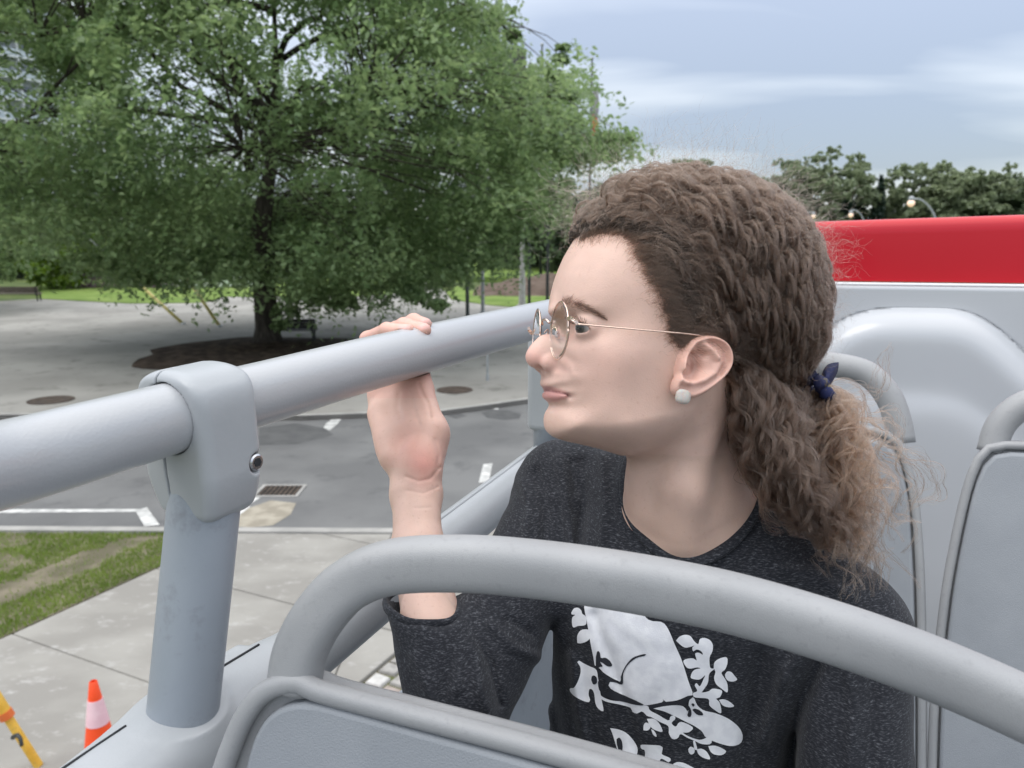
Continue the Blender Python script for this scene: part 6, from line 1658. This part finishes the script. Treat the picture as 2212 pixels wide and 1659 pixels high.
# roots on the scalp
ok = (samp(HG, VC) > .0002) & (VC[:, 1] > hp(1500, 1020)[1])
cand = VC[ok]
cand = cand[(cand[:, 2] > -0.04)]
def flow(roots, steps, step, lift, target=tie):
    P = roots.copy(); paths = [P.copy()]
    for i in range(steps):
        d = target - P; dist = np.linalg.norm(d, axis=1, keepdims=True)
        d = d / (dist + 1e-9)
        d = d + np.array([-.55, .25, 0]) * np.clip((P[:, :1] - .02) / .08, 0, 1)          # first up and back from the brow
        d = d + np.array([-.4, 0, 0]) * np.clip((P[:, 1:2] - .06) / .06, 0, 1)
        nrm = grad(HG, P)
        d -= (d * nrm).sum(1, keepdims=True) * nrm * .97
        d /= np.linalg.norm(d, axis=1, keepdims=True) + 1e-9
        st = np.minimum(step, dist * .35)
        P = P + d * st
        fr_ = (i + 1) / steps
        off = 0.006 + lift * np.sin(min(1, fr_ * 1.6) * math.pi * .5)[..., None] if np.ndim(lift) else 0.006 + lift
        P = project(HG, P, off if np.ndim(off) else off, 1)
        paths.append(P.copy())
    return np.stack(paths, 1)
def resample(C, k):
    n_, m_, _ = C.shape; seg = np.linalg.norm(np.diff(C, axis=1), axis=2); arc = np.concatenate([np.zeros((n_, 1)), np.cumsum(seg, 1)], 1)
    out_ = np.zeros((n_, k, 3))
    for i in range(n_):
        t = np.linspace(0, arc[i, -1], k)
        for j in range(3): out_[i, :, j] = np.interp(t, arc[i], C[i, :, j])
    return out_
def flow_all(roots, lift, steps=34, step=.0085, target=tie):
    P = roots.copy(); paths = [P.copy()]
    for i in range(steps):
        d = target - P; dist = np.linalg.norm(d, axis=1, keepdims=True); d = d / (dist + 1e-9)
        d = d + np.array([-.5, .35, 0]) * np.clip((P[:, :1] - .03) / .06, 0, 1) + np.array([-.5, 0, 0]) * np.clip((P[:, 1:2] - .05) / .06, 0, 1)
        nrm = grad(HG, P); d -= (d * nrm).sum(1, keepdims=True) * nrm * .97
        d /= np.linalg.norm(d, axis=1, keepdims=True) + 1e-9
        P = P + d * np.minimum(step, dist * .4)
        off = 0.0015 + (0.004 + lift) * min(1, (i + 1) / 5.0)
        q = (samp(HG, P) - off)[..., None] * grad(HG, P); P = P - q
        paths.append(P.copy())
    return np.stack(paths, 1)
def pick(n_): return cand[rng.integers(0, len(cand), n_)] + rng.normal(0, .001, (n_, 3))
ed = np.array([hp(x, y, .05)[:2] for x, y in hairline[:18]]); ti = rng.uniform(0, 15.9, 420); ii = ti.astype(int); fr_ = ti - ii
E2x = ed[ii] * (1 - fr_[:, None]) + ed[ii + 1] * fr_[:, None]
inw = np.array([[-.75, .65]]) * np.clip(1 - ti / 7, 0, 1)[:, None] + np.array([[-1.0, .1]]) * np.clip(ti / 7, 0, 1)[:, None]
E2x = E2x + inw * rng.uniform(0.3, 1.1, (420, 1)) * .014
# dense layers: near the scalp, middle, outer curls
sets = []
for n_, lf, amp, wl, nper, spr in ((700, (0.000, 0.002), .0016, .036, 20, .0038), (620, (.001, .004), .0038, .036, 24, .0030), (640, (.003, .008), .0068, .037, 28, .0023)):
    r_ = pick(n_); lift = rng.uniform(lf[0], lf[1], n_)
    # less lift at the hairline by the temple, more on top
    top_ = np.clip((r_[:, 1] - .02) / .08, 0, 1); lift = lift * (0.65 + 0.3 * top_)
    C = resample(flow_all(r_, lift), 44)
    sets.append(wave_strands(C, nper, spr, amp, wl, nz=.0006, coh=True))
vx4, vy4 = to_v(h2w(np.c_[E2x, np.full(len(E2x), .05)])); r_ = march(vx4, vy4); C = resample(flow_all(r_, rng.uniform(0, .002, len(r_))), 44); sets.append(wave_strands(C, 14, .0030, .0026, .034, nz=.0007, coh=True))
P = np.vstack(sets)
curves('scalp_hair', h2w(P.reshape(-1, 3)).reshape(P.shape), 0.00010, m_hair, hair, .7)
# fuzz: short stray hairs standing off the outline
n_ = 2600
r_ = pick(n_); nr_ = grad(HG, r_); k_ = 18; tt = np.linspace(0, 1, k_)
ln_ = rng.uniform(.014, .042, n_) * (0.6 + .8 * np.clip((r_[:, 1] - .0) / .1, 0, 1))
base_ = r_ + nr_ * rng.uniform(.003, .010, (n_, 1))
dr_ = nr_ * rng.uniform(.2, 1.0, (n_, 1)) + rng.normal(0, .6, (n_, 3)) + np.array([-.3, .15, 0]); dr_ /= np.linalg.norm(dr_, axis=1)[:, None]
s1 = rng.normal(0, 1, (n_, 3)); s1 -= (s1 * dr_).sum(1)[:, None] * dr_; s1 /= np.linalg.norm(s1, axis=1)[:, None]; s2_ = np.cross(dr_, s1)
a_ = rng.uniform(4, 13, n_)[:, None] * tt; cr__ = rng.uniform(.0015, .0058, n_)[:, None] * np.minimum(1, tt * 3)
P = base_[:, None] + dr_[:, None] * (tt[None, :, None] * ln_[:, None, None]) + s1[:, None] * (cr__ * np.sin(a_))[..., None] + s2_[:, None] * (cr__ * (np.cos(a_) - 1))[..., None]
curves('stray_hair', h2w(P.reshape(-1, 3)).reshape(P.shape), 0.000048, m_hairt, hair, .6)
# fine baby hair along the hairline
n_ = 3000; ed = np.array([hp(x, y, .05)[:2] for x, y in hairline[:18]]); ti = rng.uniform(0, 15.9, n_); ii = ti.astype(int); fr_ = ti - ii
E2 = ed[ii] * (1 - fr_[:, None]) + ed[ii + 1] * fr_[:, None] + rng.normal(0, .0036, (n_, 2))
inw = np.array([[-.75, .65]]) * np.clip(1 - ti / 7, 0, 1)[:, None] + np.array([[-1.0, .1]]) * np.clip(ti / 7, 0, 1)[:, None]
E2 = E2 + inw * rng.uniform(0, 1, (n_, 1)) ** .8 * .013
Pb = np.c_[E2, np.full(n_, .06)]
vx3, vy3 = to_v(h2w(np.c_[E2, np.full(n_, .05)])); Pb = march(vx3, vy3)
dirs = tie - Pb; dirs /= np.linalg.norm(dirs, axis=1)[:, None]; dirs[:, 1] += .35 * np.clip((Pb[:, 0] - .03) / .06, 0, 1); nn = grad(HG, Pb); dirs -= (dirs * nn).sum(1)[:, None] * nn; dirs = dirs / np.linalg.norm(dirs, axis=1)[:, None] + rng.normal(0, .3, (n_, 3))
k_ = 10; tt = np.linspace(0, 1, k_); ln_ = rng.uniform(.006, .030, n_)
P = Pb[:, None] + dirs[:, None] * (tt[None, :, None] * ln_[:, None, None]) + nn[:, None] * ((.0008 + .010 * tt ** 1.3)[None, :, None] * rng.uniform(.3, 1.0, (n_, 1, 1))) + np.cross(dirs, nn)[:, None] * (.0022 * np.sin(tt[None] * rng.uniform(4, 9, (n_, 1))))[..., None]
curves('hairline_hair', h2w(P.reshape(-1, 3)).reshape(P.shape), 0.00005, m_hair, hair, .4)

# nape and ponytail: guides drawn as (x, y, depth)
def gpath(pts): return w2h(np.array([at(x, y, d) for x, y, d in pts]))
tiep = (1762, 842, .655)
nape = [[(1560, 790, .600), (1590, 850, .585), (1625, 930, .585), (1680, 1030, .590), (1740, 1110, .605)],
        [(1600, 760, .595), (1640, 830, .590), (1670, 920, .588), (1720, 1020, .59), (1800, 1140, .60)],
        [(1600, 900, .605), (1620, 980, .600), (1670, 1060, .598), (1740, 1130, .605), (1830, 1210, .61)],
        [(1650, 800, .60), (1700, 860, .60), (1720, 950, .60), (1760, 1060, .60), (1850, 1180, .61)],
        [(1590, 880, .62), (1600, 950, .615), (1640, 1040, .61), (1700, 1100, .61), (1790, 1160, .62)],
        [tiep, (1730, 900, .63), (1700, 960, .61), (1720, 1050, .60), (1790, 1120, .60)]]
tail = [[tiep, (1775, 900, .64), (1750, 980, .62), (1760, 1070, .61), (1820, 1160, .61), (1870, 1240, .62)],
        [tiep, (1800, 880, .65), (1810, 960, .63), (1800, 1060, .62), (1830, 1150, .62), (1905, 1195, .63)],
        [tiep, (1830, 870, .66), (1880, 930, .65), (1890, 1020, .64), (1860, 1110, .63), (1850, 1190, .63)],
        [tiep, (1820, 850, .67), (1890, 880, .67), (1930, 960, .66), (1925, 1040, .65), (1880, 1110, .64)],
        [tiep, (1790, 900, .64), (1830, 1000, .62), (1870, 1080, .62), (1900, 1140, .62), (1890, 1220, .62)],
        [tiep, (1760, 920, .65), (1720, 1000, .63), (1740, 1100, .62), (1800, 1170, .62), (1830, 1260, .62)]]
wisp = [[tiep, (1830, 850, .67), (1880, 850, .67), (1895, 810, .66), (1905, 755, .66)], [(1900, 960, .66), (1950, 985, .66), (2010, 1010, .66), (2030, 1065, .66), (1960, 1095, .66)],
        [(1890, 900, .67), (1930, 900, .67), (1950, 950, .67), (1935, 1000, .67)], [(1860, 1100, .64), (1875, 1150, .64), (1885, 1220, .64), (1905, 1275, .64)],
        [(1910, 980, .66), (1960, 1010, .66), (1985, 1070, .66), (1940, 1130, .66)], [(1820, 1130, .62), (1855, 1190, .60), (1835, 1240, .60), (1825, 1290, .60)], [(1880, 1160, .64), (1860, 1195, .63), (1895, 1195, .63), (1920, 1190, .63)]]
def bundle(gs, n_, jit, k=40, both=True):
    G_ = np.array([catmull(gpath(g), k) for g in gs]); m_ = len(G_)
    w_ = rng.dirichlet(np.ones(m_) * .35, n_)
    C = np.einsum('nm,mkj->nkj', w_, G_)
    tt = np.linspace(0, 1, k)
    for q in range(1, 5):
        C += rng.normal(0, jit / q, (n_, 1, 3)) * np.sin(tt * math.pi * q * .5)[None, :, None]
    ln = rng.uniform(.6, 1.0, n_)
    C2 = np.zeros_like(C)
    for i in range(n_):
        for j in range(3): C2[i, :, j] = np.interp(tt * ln[i], tt, C[i, :, j])
    return C2
P = wave_strands(bundle(nape, 330, .007), 18, .0034, .0042, .036, nz=.0007)
curves('nape_hair', h2w(P.reshape(-1, 3)).reshape(P.shape), 0.00013, m_hair, hair, .6)
P = wave_strands(bundle(tail, 130, .013, 48), 11, .0024, .0085, .044, nz=.0010)
curves('ponytail', h2w(P.reshape(-1, 3)).reshape(P.shape), 0.00012, m_hairt, hair, .4)
P = wave_strands(bundle(tail[:2] + tail[4:], 80, .008, 48), 14, .0030, .0062, .040, nz=.0008)
curves('ponytail', h2w(P.reshape(-1, 3)).reshape(P.shape), 0.00012, m_hair, hair, .4)
C = []
for g in wisp:
    G_ = catmull(gpath(g), 36)
    for _ in range(6): C.append(G_ + rng.normal(0, .0035, 3) + np.cumsum(rng.normal(0, .0005, (36, 3)), 0))
P = wave_strands(np.array(C), 5, .0016, .0030, .045)
curves('loose_wisps', h2w(P.reshape(-1, 3)).reshape(P.shape), 0.00009, m_hairt, hair, .5)
# loose curl blown forward over the brow
fw = [[(1300, 405, .62), (1262, 402, .62), (1215, 400, .62), (1170, 392, .62)], [(1290, 415, .62), (1245, 408, .62), (1205, 405, .62), (1160, 402, .62)], [(1275, 420, .61), (1235, 425, .61), (1222, 450, .61), (1250, 470, .61)]]
C = []
for g in fw:
    G_ = catmull(gpath(g), 26)
    for _ in range(3): C.append(G_ + rng.normal(0, .003, 3))
P = wave_strands(np.array(C), 3, .0016, .0026, .03)
curves('loose_wisps', h2w(P.reshape(-1, 3)).reshape(P.shape), 0.00006, m_hairt, hair, .4)
# hair tie
m_navy = M('navy_ribbon', (0.010, 0.013, 0.055), (0.02, 0.028, 0.11), 60, 0.8, 0.0004, 600, third=(0.45, 0.36, 0.05), tscale=70)
tq = gpath([tiep])[0]
tie_o = thing('hair_tie', 'navy blue ribbon hair tie with small yellow flecks holding the ponytail', 'hair tie', h2w(tq)[0])
a = np.linspace(0, 2 * math.pi, 40)
ring = tq + np.array([0, 0, 0]) + 0.013 * (np.cos(a)[:, None] * np.array([.45, .75, 0]) + np.sin(a)[:, None] * np.array([0, 0, 1.0])) + .0012 * np.sin(a * 9)[:, None]
meshobj('band', *tube(h2w(ring), 0.0058 + .0012 * np.sin(a * 7), 10, up=hN), m_navy, tie_o)
rb = [(1811.7, 782.5), (1797, 784), (1785, 790), (1777, 803), (1773, 820), (1768, 842), (1752, 864), (1765, 862), (1784, 845), (1796, 828), (1807, 809), (1811, 795)]
RB = np.array([[x, y, 0] for x, y in rb]); RB = catmull(np.vstack([RB, RB[:1]]), 40)[:-1, :2]
c_ = RB.mean(0); V = [hp(c_[0], c_[1], .034)] + [hp(c_[0] + (x - c_[0]) * f_, c_[1] + (y - c_[1]) * f_, .030 - .010 * f_ ** 2) for f_ in (.33, .66, 1.0) for x, y in RB]
nb = len(RB); Fc = [(0, 1 + j, 1 + (j + 1) % nb) for j in range(nb)] + [(1 + i * nb + j, 1 + (i + 1) * nb + j, 1 + (i + 1) * nb + (j + 1) % nb, 1 + i * nb + (j + 1) % nb) for i in range(2) for j in range(nb)]
o = meshobj('ribbon_end', h2w(np.array(V)), Fc, m_navy, tie_o); md = o.modifiers.new('thick', 'SOLIDIFY'); md.thickness = 0.0015

# ------------------------------------------------------------ print on the sweater
m_print = M('white_print', (0.66, 0.67, 0.70), (0.74, 0.75, 0.77), 120, 0.6, 0.0002, 900)
m_pdark = M('dark_print', (0.014, 0.016, 0.022), None, 1, 0.9)
bvh = BVHTree.FromPolygons([tuple(v) for v in c2w(VS)], [tuple(int(i) for i in f_) for f_ in FS])
def c7(x, y): return (1194.5 + x * 0.22666, 1283.0 + y * 0.22666)      # from the enlarged study of the print
def decal(name, polys, off, mat, grid=5.0, smooth_it=1):
    VV, FF = [], []
    for poly in polys:
        P = np.array([c7(*p) for p in poly]); n_ = len(P)
        Pm = catmull(np.c_[np.vstack([P, P[:1]]), np.zeros(n_ + 1)], max(n_ * 3, 16))[:-1, :2]
        n_ = len(Pm); pts = [Vector(p) for p in Pm]
        lo_, hi_ = Pm.min(0), Pm.max(0)
        for x in np.arange(lo_[0] + 1, hi_[0], grid):
            for y in np.arange(lo_[1] + 1, hi_[1], grid):
                ins = False
                for i in range(n_):
                    a, b = Pm[i], Pm[(i + 1) % n_]
                    if (a[1] > y) != (b[1] > y) and x < (b[0] - a[0]) * (y - a[1]) / (b[1] - a[1]) + a[0]: ins = not ins
                if ins and np.min(np.hypot(Pm[:, 0] - x, Pm[:, 1] - y)) > 1.2: pts.append(Vector((x, y)))
        r_ = mgeo.delaunay_2d_cdt(pts, [], [list(range(n_))], 1, 1e-4)
        o_ = len(VV); bad = set()
        for i, v in enumerate(r_[0]):
            D = Vector(ray(v[0], v[1])).normalized(); h = bvh.ray_cast(Vector(CAM), D)
            if h[0] is None: bad.add(i); VV.append((0, 0, 0)); continue
            p = h[0] + Vector(-ray(1480, 1500)).normalized() * off
            VV.append(tuple(p))
        FF += [tuple(i + o_ for i in f_) for f_ in r_[2] if not any(i in bad for i in f_)]
    return meshobj(name, VV, FF, mat, shirt)
bird = [(298, 60), (298, 132), (330, 300), (360, 480), (385, 600), (402, 690), (440, 700), (470, 740), (560, 800), (640, 838), (668, 862), (600, 846), (545, 838), (528, 868), (560, 910), (640, 950), (720, 985), (800, 1030), (880, 1060), (960, 1050), (1060, 1030), (1180, 1015), (1290, 970), (1333, 955), (1290, 830), (1230, 640), (1160, 480), (1100, 340), (1040, 270), (900, 240), (760, 60)]
leaf = [
    [(175, 180), (200, 140), (240, 132), (272, 160), (280, 190), (312, 215), (318, 285), (290, 302), (240, 306), (196, 320), (182, 280), (185, 225), (212, 200), (180, 196)],
    [(232, 468), (232, 400), (262, 350), (300, 338), (340, 346), (352, 420), (318, 455), (262, 472)],
    [(1172, 445), (1210, 405), (1262, 390), (1310, 402), (1345, 450), (1385, 478), (1400, 430), (1450, 420), (1500, 445), (1524, 490), (1518, 550), (1492, 610), (1500, 705), (1540, 712), (1490, 760), (1475, 850), (1430, 920), (1420, 940), (1490, 925), (1510, 905), (1560, 905), (1612, 925), (1590, 985), (1555, 998), (1590, 1040), (1602, 1135), (1540, 1105), (1490, 1060), (1478, 1000), (1350, 985), (1335, 945), (1375, 925), (1350, 870), (1370, 850), (1400, 880), (1440, 800), (1450, 775), (1400, 815), (1340, 812), (1312, 795), (1330, 740), (1370, 715), (1405, 712), (1380, 700), (1300, 712), (1265, 690), (1242, 640), (1280, 618), (1340, 615), (1370, 635), (1355, 570), (1390, 560), (1430, 580), (1410, 545), (1370, 530), (1335, 548), (1328, 510), (1350, 490), (1310, 505), (1260, 512), (1220, 490)],
    [(1532, 705), (1540, 650), (1590, 615), (1655, 605), (1662, 660), (1640, 720), (1605, 752), (1640, 810), (1662, 860), (1662, 938), (1610, 905), (1555, 860), (1535, 800), (1548, 745)],
    [(1638, 770), (1660, 740), (1700, 745), (1730, 780), (1755, 815), (1720, 835), (1670, 828), (1645, 800)],
    [(1582, 1010), (1625, 1003), (1680, 1025), (1726, 1070), (1670, 1080), (1615, 1060)],
    [(955, 1092), (1060, 1070), (1180, 1060), (1250, 1075), (1285, 1120), (1300, 1010), (1340, 985), (1375, 1060), (1440, 1110), (1560, 1140), (1680, 1195), (1770, 1270), (1808, 1350), (1790, 1420), (1720, 1448), (1640, 1440), (1520, 1400), (1452, 1362), (1420, 1310), (1350, 1260), (1270, 1220), (1160, 1165), (1060, 1120)],
    [(450, 960), (480, 985), (560, 1015), (650, 1020), (685, 998), (705, 1035), (800, 1060), (900, 1065), (925, 1110), (1000, 1150), (1100, 1205), (1120, 1165), (1155, 1160), (1168, 1190), (1130, 1230), (1170, 1265), (1200, 1225), (1250, 1225), (1335, 1275), (1290, 1320), (1240, 1322), (1300, 1360), (1400, 1390), (1480, 1365), (1512, 1390), (1500, 1430), (1420, 1430), (1350, 1400), (1280, 1370), (1215, 1335), (1190, 1375), (1140, 1382), (1105, 1330), (1098, 1260), (1020, 1220), (930, 1170), (900, 1165), (850, 1120), (800, 1140), (755, 1120), (740, 1085), (640, 1055), (520, 1030), (460, 1000)],
    [(895, 1190), (960, 1190), (1010, 1230), (1045, 1312), (980, 1300), (930, 1265)], [(862, 1300), (865, 1250), (885, 1225), (920, 1240), (930, 1270), (905, 1300)], [(935, 1290), (960, 1300), (985, 1340), (985, 1362), (955, 1340)],
    [(1480, 1450), (1540, 1445), (1600, 1465), (1650, 1500), (1610, 1535), (1540, 1530), (1500, 1500)], [(1370, 1480), (1420, 1475), (1470, 1510), (1497, 1575), (1430, 1560), (1385, 1525)], [(1290, 1480), (1310, 1455), (1345, 1470), (1348, 1510), (1320, 1530), (1295, 1510)], [(1335, 1405), (1352, 1400), (1375, 1480), (1350, 1480)]]
frag_r = [[(232, 650), (250, 636), (290, 660), (350, 690), (412, 722), (430, 800), (445, 900), (462, 1000), (482, 1116), (430, 1090), (405, 1040), (395, 960), (378, 915), (350, 905), (340, 960), (355, 1010), (340, 1032), (280, 1015), (200, 970), (162, 925), (165, 898), (200, 895), (235, 840), (262, 760), (262, 700)]]
frag_o = [[(545, 1278), (620, 1290), (700, 1325), (770, 1400), (806, 1470), (800, 1530), (770, 1580), (720, 1588), (660, 1575), (630, 1540), (600, 1440), (570, 1340)]]
frag_t = [[(835, 1440), (860, 1436), (1020, 1445), (1045, 1470), (1040, 1500), (1040, 1530), (1110, 1560), (1122, 1580), (1105, 1605), (1030, 1570), (1010, 1640), (1000, 1720), (850, 1700), (862, 1640), (878, 1500), (840, 1475)]]
frag_e = [[(1135, 1660), (1140, 1625), (1180, 1603), (1240, 1608), (1310, 1640), (1370, 1680), (1360, 1740), (1150, 1740)]]
decal('bird_print', [bird], 0.0006, m_print)
decal('branch_print', leaf, 0.0006, m_print)
decal('letter_r', frag_r, 0.0006, m_print); decal('letter_o', frag_o, 0.0006, m_print); decal('letter_t', frag_t, 0.0006, m_print); decal('letter_e', frag_e, 0.0006, m_print)
darks = [[(410, 600), (425, 545), (448, 560), (458, 610), (500, 608), (545, 640), (565, 685), (520, 690), (470, 655), (450, 650), (475, 690), (450, 695), (412, 710)],
         [(425, 720), (470, 760), (560, 810), (640, 838), (650, 780), (690, 690), (760, 610), (860, 575), (890, 576), (880, 590), (800, 610), (720, 670), (670, 760), (664, 862), (600, 846), (545, 838), (528, 868), (560, 910), (640, 950), (720, 985), (865, 1055), (820, 1062), (700, 1035), (560, 1000), (450, 930), (430, 830), (455, 840), (500, 945), (535, 940), (520, 880), (490, 800), (430, 740)],
         [(905, 1062), (1045, 1030), (1045, 1000), (1085, 1030), (1200, 1015), (1320, 965), (1337, 980), (1300, 1010), (1262, 1040), (1290, 1060), (1318, 1110), (1318, 1160), (1300, 1175), (1280, 1160), (1290, 1110), (1262, 1068), (1200, 1058), (1080, 1062), (960, 1085), (955, 1100), (1060, 1120), (1000, 1115), (930, 1095)],
         [(1328, 1105), (1350, 1092), (1400, 1110), (1432, 1145), (1420, 1158), (1370, 1148)], [(1318, 1050), (1335, 1042), (1350, 1058), (1335, 1075)],
         [(606, 1385), (630, 1368), (655, 1395), (665, 1460), (655, 1505), (635, 1505), (612, 1440)], [(365, 820), (372, 785), (395, 778), (418, 800), (418, 850), (385, 862)]]
for d_ in darks: decal('dark_print', [d_], 0.0011, m_pdark, 6)
